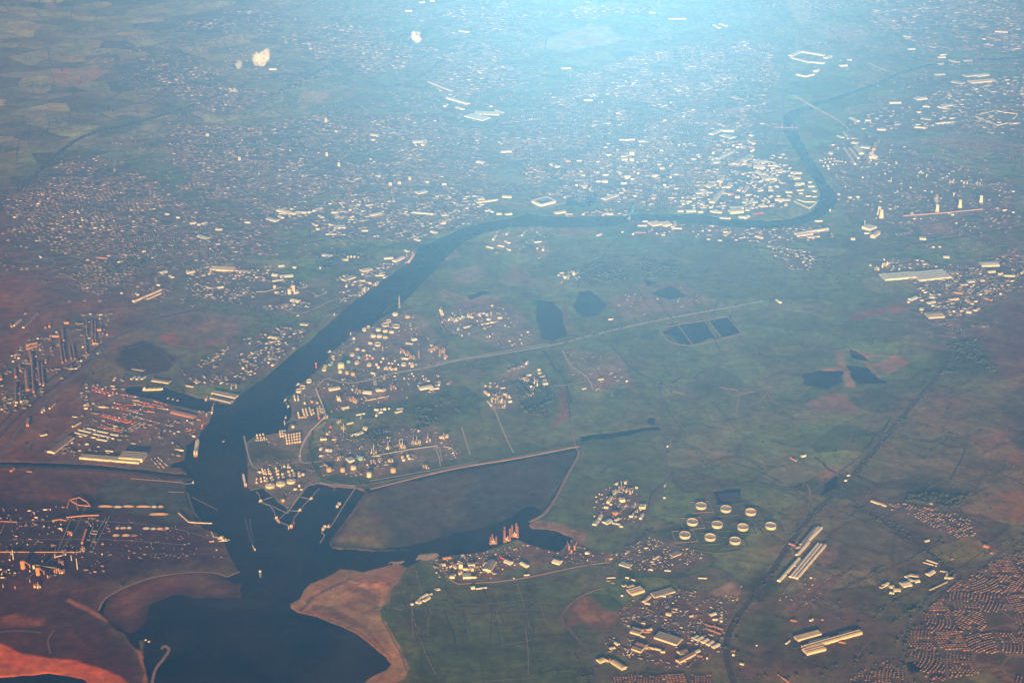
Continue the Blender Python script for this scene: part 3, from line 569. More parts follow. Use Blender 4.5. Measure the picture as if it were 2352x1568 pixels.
ribbon('sandy_bank', M_BANK, [(12, "850,1122 1038,1076 1176,1053 1318,1026 1326,1026", 2.5), (12, "1329,1034 1326,1050 1302,1093 1276,1143 1250,1178 1214,1198", 2.5), (7, "1558,747 1590,790", 1.5), (7, "1626,734 1656,773", 1.5), (7, "1671,726 1704,765", 1.5),
    (7, "1521,752 1561,744 1626,734 1671,726", 1.5), (8, "1513,754 1538,784 1590,792 1656,778 1704,766", 1.5), (9, "1535,899 1550,899 1573,905", 1.5), (9, "1653,889 1693,896 1698,904 1733,898", 1.5), (7, "1311,959 1321,1019 1328,1034", 1),
    (7, "1541,1009 1537,1059 1546,1064 1651,1046 1690,1040"), (8, "1626,998 1671,1009 1701,1014 1738,1039 1770,1060"), (10, "1844,1108 1858,1118 1862,1150"), (8, "1720,930 1740,925 1760,905 1775,885"), (9, "1764,905 1790,930 1850,938"),
    (9, "1700,900 1694,930 1690,960"), (8, "300,1098 428,1108", 1.5), (6, "180,655 192,668"), (6, "1290,972 1260,985"), (10, "1000,1290 1012,1298 1035,1330 1055,1340", 2), (7, "1055,1340 1180,1330 1330,1300 1400,1290", 1.5), (7, "440,1140 500,1170"), (9, "905,1395 925,1402"), (7, "550,1311 522,1323", 1.0), (10, "226,1401 240,1376 270,1356 312,1338 362,1323 425,1314 475,1313 505,1317 521,1324"), (14, "348,1575 354,1545 362,1528 375,1512 386,1496 388,1488 382,1483 375,1483 371,1490", 2.0), (9, "877,1425 891,1450 905,1476 920,1504 930,1532 936,1545", 2.0), (8, "895,1382 893,1362 902,1345 918,1320 934,1303"), (7, "789,1335 800,1337 816,1342 830,1340"), (8, "830,1322 842,1320 850,1321")], 0.7)
ribbon('drainage_channel', M_DRAIN, [(11, "1401,791 1426,819 1451,844 1476,861 1490,866"), (14, "1248,804 1262,825 1273,844 1290,862 1301,884 1311,924"), (14, "1441,527 1400,565 1385,590 1363,600 1340,622 1331,630 1328,660"), (9, "1540,880 1565,868 1590,870 1604,858 1620,850 1600,842"), (9, "1300,884 1310,959 1322,1019"),
    (8, "1480,1190 1490,1160 1500,1130 1540,1095"), (9, "1680,1060 1740,1080 1800,1110"), (10, "2045,960 2030,985 2010,1000 1990,1030"), (9, "2180,1105 2210,1050 2216,1030"), (10, "1470,1050 1440,1056 1400,1070 1380,1085"), (16, "1870,1050 1890,1062 1900,1075 1940,1095"), (12, "1450,590 1480,572 1510,570 1535,574 1560,590"), (9, "1020,1400 1034,1440 1040,1450 1050,1500"), (8, "1560,980 1600,970 1620,976 1640,985"), (9, "1720,620 1700,660 1650,690 1640,740")], 0.4)
ribbon('grass_bank', M_GBANK, [(14, "850,1110 1000,1082 1176,1048 1316,1020", 2), (12, "720,985 712,1030 722,1075 745,1100 800,1112 845,1112", 1.5), (10, "640,645 700,665 770,690 782,705", 2), (12, "1060,560 1130,590 1170,620"), (12, "1552,1252 1640,1268 1700,1262", 1.5), (10, "1700,1115 1760,1118 1820,1125 1855,1150"), (14, "430,1130 445,1175 470,1205"), (8, "1550,1120 1600,1118"), (10, "1252,1150 1300,1090 1330,1040")], 0.6)
ribbon('track', M_BROWN, [(12, "-10,1452 40,1448 95,1452"), (10, "116,1500 110,1470 125,1445"), (10, "520,795 460,765 440,742 470,748 540,785"), (9, "400,775 450,765 520,770"), (9, "260,715 320,702 400,700 470,712"), (12, "2050,1060 2150,1080 2260,1110"), (10, "1780,1380 1850,1290 1890,1240"), (10, "1820,1410 1880,1350 1930,1320"),
    (9, "1300,1438 1290,1410 1310,1385 1345,1362 1380,1350", 2), (10, "1900,1590 1990,1480 2060,1420"), (9, "880,720 900,700 930,695"), (14, "1005,665 1060,690 1110,700"), (10, "560,560 620,545 700,550"), (14, "2085,1540 2130,1568")], 0.8)

# ------------------------------------------------------------------ sheds and works buildings
STY = dict(c=(W_CREAM, R_CREAM, 'cream'), w=(W_WHITE, R_WHITE, 'white'), g=(W_CREAM, R_GREY, 'grey-roofed'), b=(W_WHITE, R_BLUE, 'pale blue-roofed'), r=(W_RUST, R_RUST, 'rusty brown'),
           o=(W_ORANGE, R_RUST, 'orange-walled'), d=(W_STEEL, R_DARK, 'dark-roofed'), k=(W_BRICK, R_SLATE, 'brick-walled'), t=(W_TEAL, R_BLUE, 'teal'), e=(W_RED, R_BROWN, 'red'), y=(W_CREAM, R_BROWN, 'brown-roofed'))
NSHED = []
def shed(*q, **k): NSHED.append((q, k))       # gathered first; the largest of each kind are built as things below
def build_shed(A, B, w, h, sty, name, label, cat, group, detail=False):
    """a shed from the ground ends of its centre line; bays = ridges running along it"""
    (ax, ay), (bx, by) = A, B
    L = max(math.hypot(bx - ax, by - ay), 6.0); a = math.atan2(by - ay, bx - ax)
    cx, cy = (ax + bx) / 2, (ay + by) / 2; z = gz(cx, cy) - 0.5
    wm_, rm_, _ = STY[sty[0]]; bays = int(sty[1]) if len(sty) > 1 and sty[1].isdigit() else 1
    kind = sty[2] if len(sty) > 2 else ''
    t = empty(name, cx, cy, z, a, label, cat, group)
    wb = MB(); rb = MB()
    if bays == 0:
        wb.box(0, 0, 0, L, w, h); rb.box(0, 0, h - 0.2, L - 2, w - 2, 0.9)
        if L > 60: rb.box(L * .2, w * .1, h + .7, min(12, L * .2), min(8, w * .3), 3)
    elif kind == 'v':      # barrel vault
        n = 8; prof = [(w / 2 * math.cos(math.pi * i / n), h * .45 + h * .55 * math.sin(math.pi * i / n)) for i in range(n + 1)]
        for s in (-1, 1):
            v = [(s * (L / 2 - .3), -w / 2, 0)] + [(s * (L / 2 - .3), -y * .99, z_ - .3) for (y, z_) in prof] + [(s * (L / 2 - .3), w / 2, 0)]
            wb.add(v, [tuple(range(len(v)))])
        for s in (-1, 1): wb.box(0, s * (w / 2 - .5), 0, L - .8, .9, h * .45)
        v = []
        for (y, z_) in prof: v += [(-L / 2, -y, z_), (L / 2, -y, z_)]
        rb.add(v, [(2 * i, 2 * i + 1, 2 * i + 3, 2 * i + 2) for i in range(n)], 0, True)
    else:
        bw = w / bays; rh = min(bw * 0.16, 7.0)
        for k in range(bays):
            y0 = -w / 2 + k * bw; y1 = y0 + bw; ym = (y0 + y1) / 2
            v = [(-L / 2, y0, 0), (L / 2, y0, 0), (L / 2, y1, 0), (-L / 2, y1, 0), (-L / 2, y0, h), (L / 2, y0, h), (L / 2, y1, h), (-L / 2, y1, h), (-L / 2, ym, h + rh), (L / 2, ym, h + rh)]
            fs = [(3, 0, 4, 8, 7), (1, 2, 6, 9, 5)]
            if k == 0: fs.append((0, 1, 5, 4))
            if k == bays - 1: fs.append((2, 3, 7, 6))
            wb.add(v, fs)
            e = 0.6; q = 0.35
            for (ya, za, yb, zb) in ((y0 - (e if k == 0 else 0), h, ym, h + rh), (ym, h + rh, y1 + (e if k == bays - 1 else 0), h)):
                v = [(-L / 2 - e, ya, za + q), (L / 2 + e, ya, za + q), (L / 2 + e, yb, zb + q), (-L / 2 - e, yb, zb + q), (-L / 2 - e, ya, za), (L / 2 + e, ya, za), (L / 2 + e, yb, zb), (-L / 2 - e, yb, zb)]
                rb.add(v, [(0, 1, 2, 3), (7, 6, 5, 4), (0, 4, 5, 1), (2, 6, 7, 3), (0, 3, 7, 4), (1, 5, 6, 2)])
            if kind == 'm' and L > 40: rb.box(0, ym, h + rh, L * .94, max(1.6, bw * .1), 1.8)
    wo = obj('wall', wb.mesh('wall', wm_), t); obj('roof', rb.mesh('roof', rm_), t)
    if detail:
        nd = max(2, int(L / 40)); 
        for k in range(nd):
            for s in ((-1,) if L > 200 else (-1, 1)):
                if k % 2 == 0 or L < 200:
                    db = MB(); db.box((k + .5) * L / nd - L / 2, s * (w / 2 + .1), 0.5, 6, .4, min(6, h * .6)); obj('door', db.mesh('door', W_DARK), wo)
    return t
def sheds(place, group, r, c, data, name='industrial_shed', noun='shed', cat='industrial building', detail=()):
    rows = []
    for line in data.split('|'):
        q = line.split(); rows.append([float(v) for v in q[:6]] + [q[6]])
    rows.sort(key=lambda q: (q[0] + q[2]))
    byc = {}
    for q in rows: byc.setdefault(q[6][0], []).append(q)
    for q in rows:
        same = byc[q[6][0]]; i = same.index(q); col = STY[q[6][0]][2]
        lab = (f"{col} @, {ordw(i, len(same))} of its colour {place}" if len(same) > 1 else f"{col} @ {place}")
        A, B = at(*C(r, c, q[0], q[1])), at(*C(r, c, q[2], q[3]))
        shed(A, B, q[4], q[5], q[6], name, lab, cat, group, detail=(math.hypot(B[0] - A[0], B[1] - A[1]) > 220))
# the docks on the left bank
sheds('beside the container yard', 'sheds of the container dock', 3, 1, "467 1026 650 884 68 13 y1|742 1062 1290 1108 62 14 g3m|1115 1062 1332 1078 110 27 g4m|775 790 840 806 17 6 b1|845 806 880 818 17 6 b1|893 822 992 842 17 6 b1|1020 852 1088 866 17 6 b1|722 812 835 838 17 6 b1|858 848 968 872 17 6 b1|690 836 800 866 17 6 b1|838 880 878 886 16 6 b1|978 876 1012 884 16 6 b1|1025 888 1048 896 14 6 b1|890 896 985 914 18 6 b1|785 945 815 945 14 9 c1|667 786 740 745 18 10 y1|778 592 808 575 22 10 c1|775 618 808 618 14 10 c1|1580 650 1790 700 44 12 r2|1205 350 1240 325 20 8 b1|1255 352 1285 325 20 8 b1|1300 350 1335 325 20 8 b1|1405 355 1560 378 50 10 y1|1960 470 2175 515 60 13 g2|1940 515 2130 560 40 11 d1|1710 405 1780 418 18 8 y1|370 865 430 850 30 9 y0|950 600 1000 612 12 9 o1|1215 250 1330 268 26 3 y0")
sheds('in the long mill works at the far left', 'long mill sheds at the left edge', 3, 1, "575 203 547 0 14 16 r1m|605 180 580 30 12 13 r1m|655 165 640 55 12 12 r1m|690 168 668 40 14 12 r1m|795 115 780 -40 14 14 r1m|905 28 850 22 12 14 o1|255 455 240 280 30 15 r1m|310 472 292 130 18 16 r1m|368 400 350 205 16 14 r1m|402 398 385 205 15 14 r1m|152 570 145 420 22 13 y1m|195 562 188 430 20 13 y1m|145 335 140 265 18 14 o1|188 275 180 215 18 12 o1|290 185 275 100 22 14 o1|240 40 345 20 26 14 r1|240 75 340 48 24 12 r1|340 360 332 300 12 10 r1|420 205 430 180 14 16 o1|10 355 10 325 20 14 o1|148 425 150 400 20 14 e1|455 620 510 570 14 10 y1|385 655 392 625 12 12 c1|405 640 410 615 12 12 c1|255 780 262 720 22 16 o1|100 1195 130 1170 20 10 o1|245 1195 295 1198 12 8 o1")
sheds('in the mill works above the goods railway', 'upper mill sheds', 2, 1, "1225 1208 1480 1098 26 17 y1m|1350 1185 1478 1128 20 12 y1m|130 1430 195 1372 16 12 c1|105 1440 160 1390 14 10 r1|215 1445 345 1312 22 10 y1|245 1300 230 1320 22 8 r1|455 1440 460 1415 18 16 o1|460 1525 545 1525 20 14 o1|585 1568 575 1465 16 14 r1m|590 1402 635 1402 22 14 o1|800 1520 795 1380 9 12 r1|850 1568 845 1380 9 12 r1|880 1568 875 1390 9 12 r1|890 1470 930 1465 30 16 o1|415 1450 425 1440 14 16 o1|100 1420 110 1440 14 16 o1")
sheds('in the estate at the foot of the hillside town', 'estate below the hillside town', 2, 1, "1475 945 1530 928 50 10 w1|1560 965 1590 985 28 8 w1|1715 945 1790 930 34 14 c1|1940 900 2155 912 95 13 c3|2160 915 2300 925 40 8 y1|1250 1130 1270 1145 24 10 c1|1745 490 1800 480 44 9 w1|1810 500 1845 498 40 9 w1|1860 495 1895 480 40 9 w1|1985 540 2045 545 44 9 c1|1520 400 1555 405 30 10 c1|1620 435 1655 435 26 12 c1|1310 745 1340 745 30 8 w1|1900 1070 1940 1085 22 9 c1|2000 1080 2050 1070 26 10 w1|1825 600 1920 625 60 7 b1|1395 440 1420 450 26 12 o1|885 800 985 810 12 8 o1|1215 470 1240 468 18 10 e1|2250 478 2300 482 22 10 w1|1440 1050 1470 1055 22 9 w1|1110 1125 1125 1130 20 10 w1")

# boundary ditches and farm tracks of the plain, laid in two directions the way its fields are drained
LN = random.Random(21); DL, TL = [], []; LINES = []
for ring, a0, n in ((pts("900,640 1180,560 1420,560 1740,580 2000,650 1960,900 1500,1030 1330,1020 1050,960 1080,820"), .22, 150), (pts("1560,1010 1900,1100 2100,900 2340,900 2340,1240 2080,1420 1860,1420 1760,1260 1560,1120"), .75, 110), (pts("950,1300 1050,1345 1350,1310 1290,1400 1360,1520 1360,1568 950,1568 900,1420"), .15, 40), (pts("0,0 600,0 520,250 200,330 0,420"), .3, 110), (pts("200,640 640,600 780,660 620,760 420,880 200,860"), .55, 60)):
    P_ = atn(ring); lo, hi = P_.min(0), P_.max(0); k = 0; far_ = lo[1] > 17000
    while k < n:
        x, y = LN.uniform(lo[0], hi[0]), LN.uniform(lo[1], hi[1])
        if not inside(np.array([x]), np.array([y]), ring)[0] or gz(x, y) < 2: continue
        k += 1; a = a0 + (math.pi / 2 if LN.random() < .5 else 0) + LN.gauss(0, .08); L = LN.uniform(180, 650) * (1.6 if far_ else 1)
        LINES.append((x, y, a, L, (9 if far_ else 5), LN.random()))
def world_ribbons(name, m, sel, lift):
    mb = MB()
    for (x, y, a, L, w, q) in sel:
        n = max(3, int(L / 40)); v = []; bend = LN.uniform(-.12, .12)
        for i in range(n + 1):
            t = (i / n - .5) * L; cx = x + t * math.cos(a) - bend * t * t / L * math.sin(a); cy = y + t * math.sin(a) + bend * t * t / L * math.cos(a)
            for s_ in (-1, 1): ex, ey = cx - s_ * w / 2 * math.sin(a), cy + s_ * w / 2 * math.cos(a); v.append((ex, ey, max(gz(ex, ey), -1) + lift))
        mb.add(v, [(2 * i, 2 * i + 1, 2 * i + 3, 2 * i + 2) for i in range(n)])
    obj(name, mb.mesh(name, m), kind='structure')
world_ribbons('ditch', M_DRAIN, [q for q in LINES if q[5] < .6], .35)
world_ribbons('farm_track', mat('farm_track_earth', (0.24, 0.19, 0.12), .95), [q for q in LINES if q[5] > .7], .45)
sheds('on the river estate above the bend', 'estate above the river bend', 2, 2, "205 365 330 400 60 12 w2|330 400 360 395 50 14 c1|365 388 465 390 45 12 w1|475 390 505 382 30 12 c1|520 375 550 368 30 12 c1|558 360 605 345 40 10 b1|110 440 200 465 70 10 b1|215 420 245 440 40 10 w1|525 490 560 510 30 10 c1|550 540 585 540 30 12 c1|715 520 820 515 110 12 b1|1050 415 1150 395 55 12 c1|1180 400 1130 410 20 8 w1|1440 385 1655 405 36 10 b1|1475 210 1560 190 80 11 b1|2030 298 2220 270 30 12 c1|2265 240 2350 245 60 14 c1|2040 270 2100 265 40 10 w1|925 310 955 320 30 9 w1|1010 325 1070 315 30 9 b1|580 415 615 435 34 9 b1|1215 285 1230 290 22 10 c1|1710 130 1750 128 34 14 c1|1560 105 1590 110 30 10 c1|1100 52 1145 55 30 9 w1|700 385 760 390 50 9 w1|860 370 880 355 22 12 c1|740 420 800 440 40 8 b1|970 555 1030 553 26 8 w1|1690 490 1740 482 40 10 w1|1610 560 1660 575 40 10 c1|1460 630 1505 645 30 9 b1|2140 360 2175 385 30 9 w1|2210 400 2260 400 36 9 w1|2290 405 2350 398 40 9 w1|1370 735 1405 750 24 10 w1")
sheds('on the river bank below the bend', 'works on the bank below the bend', 2, 2, "965 925 1055 905 70 11 c1|800 1010 900 975 60 11 g2|1270 840 1350 800 50 13 w1|1175 810 1260 805 34 10 w1|1125 960 1185 965 34 9 w1|325 1190 400 1205 50 10 w1|410 1408 480 1415 44 9 g2|620 775 690 790 60 10 b1|220 975 340 965 50 10 w1|205 880 260 875 26 9 w1|150 1018 250 1005 22 9 b1|950 1015 1005 1015 24 10 c1|790 820 850 822 30 11 c1|340 890 370 895 26 12 c1|130 1530 200 1545 34 12 c1|2180 640 2210 595 18 12 w1|2290 650 2330 670 26 10 c1|830 1070 835 1050 18 14 w1|1030 1030 1060 1040 26 12 c1|150 960 200 965 44 12 w1|10 670 40 690 24 8 o1|720 1330 722 1310 10 12 c1")
sheds('by the chemical works inland of the tank farm', 'chemical works inland of the tank farm', 2, 2, "1690 1300 1705 1275 14 26 c0|1700 1330 1720 1325 20 20 c0|1800 1362 1880 1355 12 12 t0|1895 1360 1915 1350 22 20 t0|2040 1320 2100 1310 18 8 w1|2110 1330 2135 1330 26 22 t0|2125 1365 2155 1370 34 12 w0|2220 1355 2260 1352 24 10 c1|1710 1400 1720 1370 14 16 o0|1850 1455 1870 1450 18 10 w1|1910 1445 1960 1430 22 8 w1|2070 1415 2140 1402 16 8 c1|2150 1398 2190 1393 14 8 c1|1430 1555 1475 1548 40 9 w1|1970 1345 1990 1355 18 12 w0")
sheds('near the refinery road on the peninsula', 'works along the peninsula road', 3, 2, "668 445 770 430 42 12 c2|785 618 852 606 26 10 c1|1500 440 1620 418 44 13 w5|1595 445 1680 432 20 9 w1|1680 408 1690 375 18 12 w1|1760 395 1790 370 22 9 r1|1100 455 1140 450 34 14 c1|1155 462 1180 445 28 14 c1|985 470 1065 475 44 10 w1|1000 545 1220 500 12 5 y0|1090 630 1130 635 18 12 w1|1145 630 1160 628 14 10 w1|1170 628 1195 625 22 14 w1|1105 690 1120 660 16 14 c1|1130 655 1165 652 22 10 b1|1215 622 1230 620 14 12 e1|1275 655 1340 640 26 9 g1|1290 625 1350 620 14 9 g1|920 680 1000 665 12 9 w1|960 710 970 690 10 14 t0|830 760 890 745 22 10 g1|925 860 975 835 34 10 b1|840 1100 895 1085 62 15 b0|590 905 650 900 18 12 c1|700 905 745 895 16 8 y1|590 1000 605 985 14 16 w0|640 1000 700 1005 30 10 w1|580 1055 625 1050 16 8 c1|1075 1055 1150 1050 14 6 y0|1690 890 1720 880 22 16 c0|1000 800 1010 815 14 16 w0|1340 160 1400 165 14 12 w1|1060 290 1100 300 24 8 w1|1600 40 1625 35 18 8 w1|1380 15 1440 25 26 9 g1|685 795 690 780 16 16 e1|755 545 765 520 14 22 c0|580 715 590 690 16 20 e0|1240 260 1285 250 8 5 w0|345 1360 375 1355 22 8 w1|405 1360 430 1358 18 8 g1|20 1195 45 1205 20 8 w1")
sheds('among the plant on the open marsh', 'plant buildings on the marsh', 3, 2, "2100 465 2140 500 18 18 c0|2130 550 2165 595 18 10 b0|2180 500 2210 498 14 12 w0|2215 515 2240 510 16 12 w0|2255 560 2265 520 10 26 c0|2285 610 2290 560 12 24 w0|2270 490 2310 485 26 14 g0|2320 560 2350 555 18 14 w0|2240 430 2290 425 20 8 y0")
sheds('of the plant beside the marsh creek', 'plant beside the marsh creek', 3, 3, "130 215 145 195 12 22 w0|235 265 262 265 20 14 c0|130 315 175 310 20 10 b1|240 295 270 290 14 9 t1|105 345 140 380 12 18 c0|205 400 208 350 10 26 w0|232 410 236 370 10 22 c0|285 400 325 390 26 16 w0|100 405 110 400 8 8 w0|255 330 300 320 12 8 b1|285 370 320 362 10 8 w1|645 440 680 430 14 6 w0|790 350 840 345 26 8 g1|1045 368 1062 366 14 10 w1")
sheds('in the plant left of the ten round tanks', 'buildings of the plant left of the round tanks', 3, 3, "955 1320 970 1305 14 14 w0|1040 1310 1050 1290 16 18 c0|1135 1350 1150 1345 16 14 c0|930 1410 980 1375 12 14 t1|880 1490 915 1440 20 20 c0|845 1525 885 1530 18 12 c0|895 1500 920 1498 10 8 c0|985 1470 1035 1465 30 22 c0|1165 1530 1225 1530 24 16 c0|1170 1510 1230 1510 10 14 b0|1390 1440 1410 1435 12 8 w1|1425 970 1440 960 12 8 w1|1400 1335 1410 1315 8 6 w1")
sheds('in the lower yard of that same plant', 'lower yard of the plant', 4, 3, "800 70 820 30 26 10 w1|755 120 790 80 30 9 b1|850 105 905 75 50 9 b1|930 20 965 10 30 18 o0|1075 45 1100 40 18 12 c1|1105 50 1115 20 12 14 w1|1180 65 1200 25 20 12 w1|950 80 980 60 20 9 w1|985 130 1020 135 16 8 w1|920 100 1000 115 14 7 b1|1130 50 1140 40 14 10 w1")
sheds('on the headland by the power station quay', 'works on the headland', 4, 2, "1715 430 1790 418 18 12 o1|1865 515 1900 515 40 42 c0|1905 535 2000 535 14 20 c0|1950 505 2010 500 16 24 c0|1945 485 2015 482 10 20 y0|1710 490 1740 485 18 14 c0|1780 600 1825 600 22 16 c0|1800 580 1830 575 22 12 g0|1900 595 1975 590 50 16 b0|1960 600 2025 600 16 10 c0|2120 545 2175 460 58 16 g1|2125 555 2140 552 8 8 c0|1830 520 1840 500 14 10 c0|1975 700 2008 695 22 12 w1|2020 705 2120 692 10 6 w1|1425 850 1445 840 18 8 w1|1475 835 1510 795 18 9 w1|1485 840 1515 825 22 9 w1|1515 790 1575 755 22 9 w1|1540 820 1595 785 22 9 w1|1580 770 1615 750 14 8 w1|1645 715 1690 705 22 6 w0|2250 415 2300 445 16 10 e1|2290 450 2350 475 38 11 w1|1840 480 1860 470 12 9 w0|1750 515 1760 505 10 9 c0|2030 505 2040 503 8 7 c0|1800 470 1810 465 10 8 c0")
sheds('along the dock road by the drilling rigs', 'sheds along the dock road', 4, 3, "85 470 145 505 26 13 w1|380 450 450 470 50 12 w1|1045 385 1065 360 12 8 c1|1300 435 1345 405 16 8 c1|1460 400 1535 370 50 6 g0|995 470 1090 500 46 7 b0|1255 525 1295 535 10 8 c1|1400 535 1460 540 9 6 w0|670 380 700 378 18 12 w1|1275 460 1300 455 12 6 w1|1215 330 1250 325 18 7 g1|1710 605 1790 608 10 6 c0|10 610 25 605 9 6 c1|110 580 160 575 10 6 w0")
sheds('in the trading estate at the bottom', 'trading estate sheds', 4, 3, "1060 700 1115 680 30 11 c1|1075 745 1195 710 70 13 c3|1000 768 1020 768 10 8 w1|1210 830 1265 780 20 11 c1|1215 835 1270 845 14 8 c1|1290 770 1480 715 60 9 g4|1380 770 1415 775 14 8 w1|1460 890 1515 890 22 9 y1|1415 935 1465 945 26 11 c1|1460 905 1500 915 20 7 d1|1190 1015 1225 1018 26 9 y1|1100 1085 1190 1110 66 13 g2|1205 1090 1270 1090 40 6 r0|1240 1090 1280 1075 20 11 c1|1125 1230 1215 1260 95 12 y2|1330 1130 1540 1200 82 12 g5|1660 1165 1705 1140 26 9 b1|1695 1180 1750 1150 28 9 w1|1745 1200 1800 1170 28 9 w1|1795 1222 1845 1190 28 9 w1|1840 1245 1900 1215 28 9 w1|1530 1300 1605 1275 44 12 y1|1520 1378 1670 1300 36 13 y1|1655 1300 1720 1270 24 9 b1|1585 1320 1620 1300 30 10 y1|945 1200 980 1220 20 9 w1|895 1255 945 1245 18 9 c1|790 1375 845 1352 44 16 c1v|868 1368 900 1350 28 14 y1v|925 1370 1035 1440 44 16 c1v|1020 1440 1045 1435 12 6 c0|1220 1255 1250 1245 18 9 c1|1265 1245 1310 1258 14 8 c1|1315 1255 1370 1270 14 9 c1|1365 1285 1405 1285 14 9 c1|1775 1030 1840 1055 12 7 r1|1845 1045 1940 1080 13 7 r1|1800 1075 1920 1120 12 7 r1|1820 950 1870 930 24 9 w1|1845 990 1860 985 14 9 w1|1870 990 1885 985 14 9 w1|2020 1310 2045 1310 18 8 c1|2015 1280 2045 1275 20 7 r1|2095 1390 2130 1400 14 8 c1|1180 1135 1220 1150 12 8 c1|1060 1290 1070 1260 8 6 w1|1090 1300 1105 1270 8 6 b1|1110 1310 1122 1280 8 6 y1|1700 1320 1750 1325 14 6 r1|1785 1340 1800 1342 14 8 c1|1690 890 1710 892 10 7 c1|1630 960 1665 950 12 8 c1|1015 680 1050 665 20 7 y0|870 605 950 600 8 5 w0|865 630 905 632 10 5 r0|910 650 940 652 10 5 r0|1040 600 1075 605 12 7 c1|1095 615 1130 630 12 7 c1|2240 1225 2255 1222 8 6 w1")
sheds('in the pipe mill at the lower right', 'long pipe mill sheds', 4, 4, "97 638 285 430 24 17 w1v|263 402 372 278 24 17 w1v|298 305 435 145 22 14 g1v|318 330 462 142 22 15 w1v|372 262 490 145 22 15 w1v|203 600 460 292 19 14 w1v|232 606 490 297 19 14 w1v|262 614 525 305 20 15 w1v|248 498 300 445 17 11 g1v|318 452 362 402 17 12 g1v|262 335 298 325 20 11 c1|190 290 250 310 14 10 r1|385 604 402 600 12 6 w1")
sheds('in the rolling works at the lower right', 'rolling works sheds', 4, 4, "255 1170 475 1110 46 14 c6|335 1290 510 1245 62 15 c3m|320 1255 850 1105 40 15 c2m|380 1200 562 1155 15 11 w1|650 1115 765 1085 12 9 g1|385 1000 410 985 14 10 c1|205 990 265 1000 14 7 r0|490 985 510 990 10 7 o0|165 1210 200 1180 12 7 w1|650 1190 715 1200 16 7 r0")
sheds('in the small estate right of the pipe mill', 'small estate right of the pipe mill', 4, 4, "1030 695 1065 680 20 7 y1|1055 680 1105 655 26 9 w1|1115 690 1155 685 26 10 c1|1150 715 1215 718 36 9 c1|1115 740 1160 748 20 8 w1|1225 670 1305 655 60 9 w1|1265 600 1290 585 24 8 b1|1290 620 1340 635 24 8 b1|1300 575 1385 590 30 9 y1|1345 640 1390 632 26 9 w1|1465 580 1520 545 34 10 w1|1485 715 1645 640 10 6 g1|1425 460 1550 495 8 6 y1|1455 440 1560 475 8 6 w1|1580 540 1650 550 14 7 y1|1630 610 1645 570 14 9 w1|1645 605 1690 608 16 8 c1|1695 610 1715 575 12 8 g1|1440 270 1480 260 16 7 w1|1680 435 1705 430 12 8 o1|1985 310 2025 325 24 12 o1|2040 372 2065 378 20 9 o1|90 1490 190 1560 8 6 o0")
sheds('at the farm lane on the right', 'lane buildings on the right', 3, 4, "945 1468 1085 1515 14 9 c1|955 1455 1070 1490 12 7 d1|1430 1525 1510 1550 12 7 o1|305 1060 345 1050 20 10 w1|205 1070 260 1100 14 9 o1|700 1280 725 1280 14 9 c1|725 1235 750 1230 14 8 b1|1455 1475 1510 1495 12 7 g1|1235 1490 1265 1495 10 7 o1|1125 1545 1150 1548 10 7 o1")
sheds('beside the great grey warehouse', 'sheds round the great warehouse', 2, 4, "1048 985 1345 960 150 14 b3|1345 980 1640 950 215 14 b4|1950 865 2110 860 110 14 w1|2020 935 2085 930 30 13 c1|2170 968 2265 972 22 12 c1|2120 960 2150 950 24 18 c1|1465 1220 1530 1205 40 9 w1|1300 1190 1360 1165 44 12 b1|1280 1210 1300 1205 20 9 w1|1455 1335 1600 1325 120 12 c1|1395 1270 1430 1275 50 8 b1|1480 1165 1530 1170 24 8 w1|1765 1050 1830 1045 40 10 y1|1830 1020 1900 1015 60 9 b1|1700 1120 1790 1130 24 10 o1|1815 1190 1880 1230 24 10 c1|1660 1190 1750 1180 30 10 c1|1950 1010 1990 1015 26 10 c1|1400 1300 1420 1305 26 9 o1|1690 1290 1720 1298 28 10 c1|1820 1300 1870 1305 34 10 w1|1900 1290 1935 1270 26 10 w1|2125 1135 2145 1135 22 12 c1|1980 1175 2060 1195 20 9 o1|1930 1130 2020 1060 16 8 y1|1850 1130 1890 1085 16 8 y1|2180 1010 2215 1015 30 10 o1|1500 1240 1550 1245 30 8 b1|1390 625 1450 628 60 14 c1|1505 705 1530 706 22 10 c1|1565 702 1590 704 22 10 c1|1610 795 1665 798 40 10 w1|75 1190 100 1210 16 12 w1|100 1215 125 1215 18 12 w1|2265 780 2310 785 22 10 o1|2325 950 2345 930 20 14 c1")
sheds('on the south bank below the river bow', 'works on the inner bank of the bow', 2, 4, "250 590 420 560 40 14 w2|430 560 550 540 40 14 w1|265 605 410 585 30 14 c1|360 615 470 605 34 9 g1|890 520 970 545 110 26 w0|960 620 1010 580 50 30 c1|885 580 960 578 18 12 w0|760 630 800 632 40 14 c1|430 465 500 465 24 9 w1|205 20 310 25 55 11 c1|250 68 300 72 55 10 c1|255 125 330 120 55 10 w1|370 110 400 108 45 10 c1|365 145 425 145 60 9 b1|265 185 325 180 30 9 c1|285 212 320 212 28 9 c1|20 65 60 85 70 12 w1|65 150 90 145 60 10 w1|10 150 35 155 50 10 w1|410 185 450 190 55 8 b1|345 240 400 235 20 8 b1|410 245 450 240 18 8 b1|5 180 50 185 50 8 b1|240 285 380 350 14 9 c1|270 270 340 290 14 8 w1|340 290 445 290 14 9 c1|385 345 445 295 14 8 c1|60 270 150 270 60 10 w1|80 240 110 235 40 9 c1|160 200 220 200 45 8 w1|640 215 655 225 26 10 c1|740 245 765 255 30 12 w1|815 240 830 250 30 12 w1")
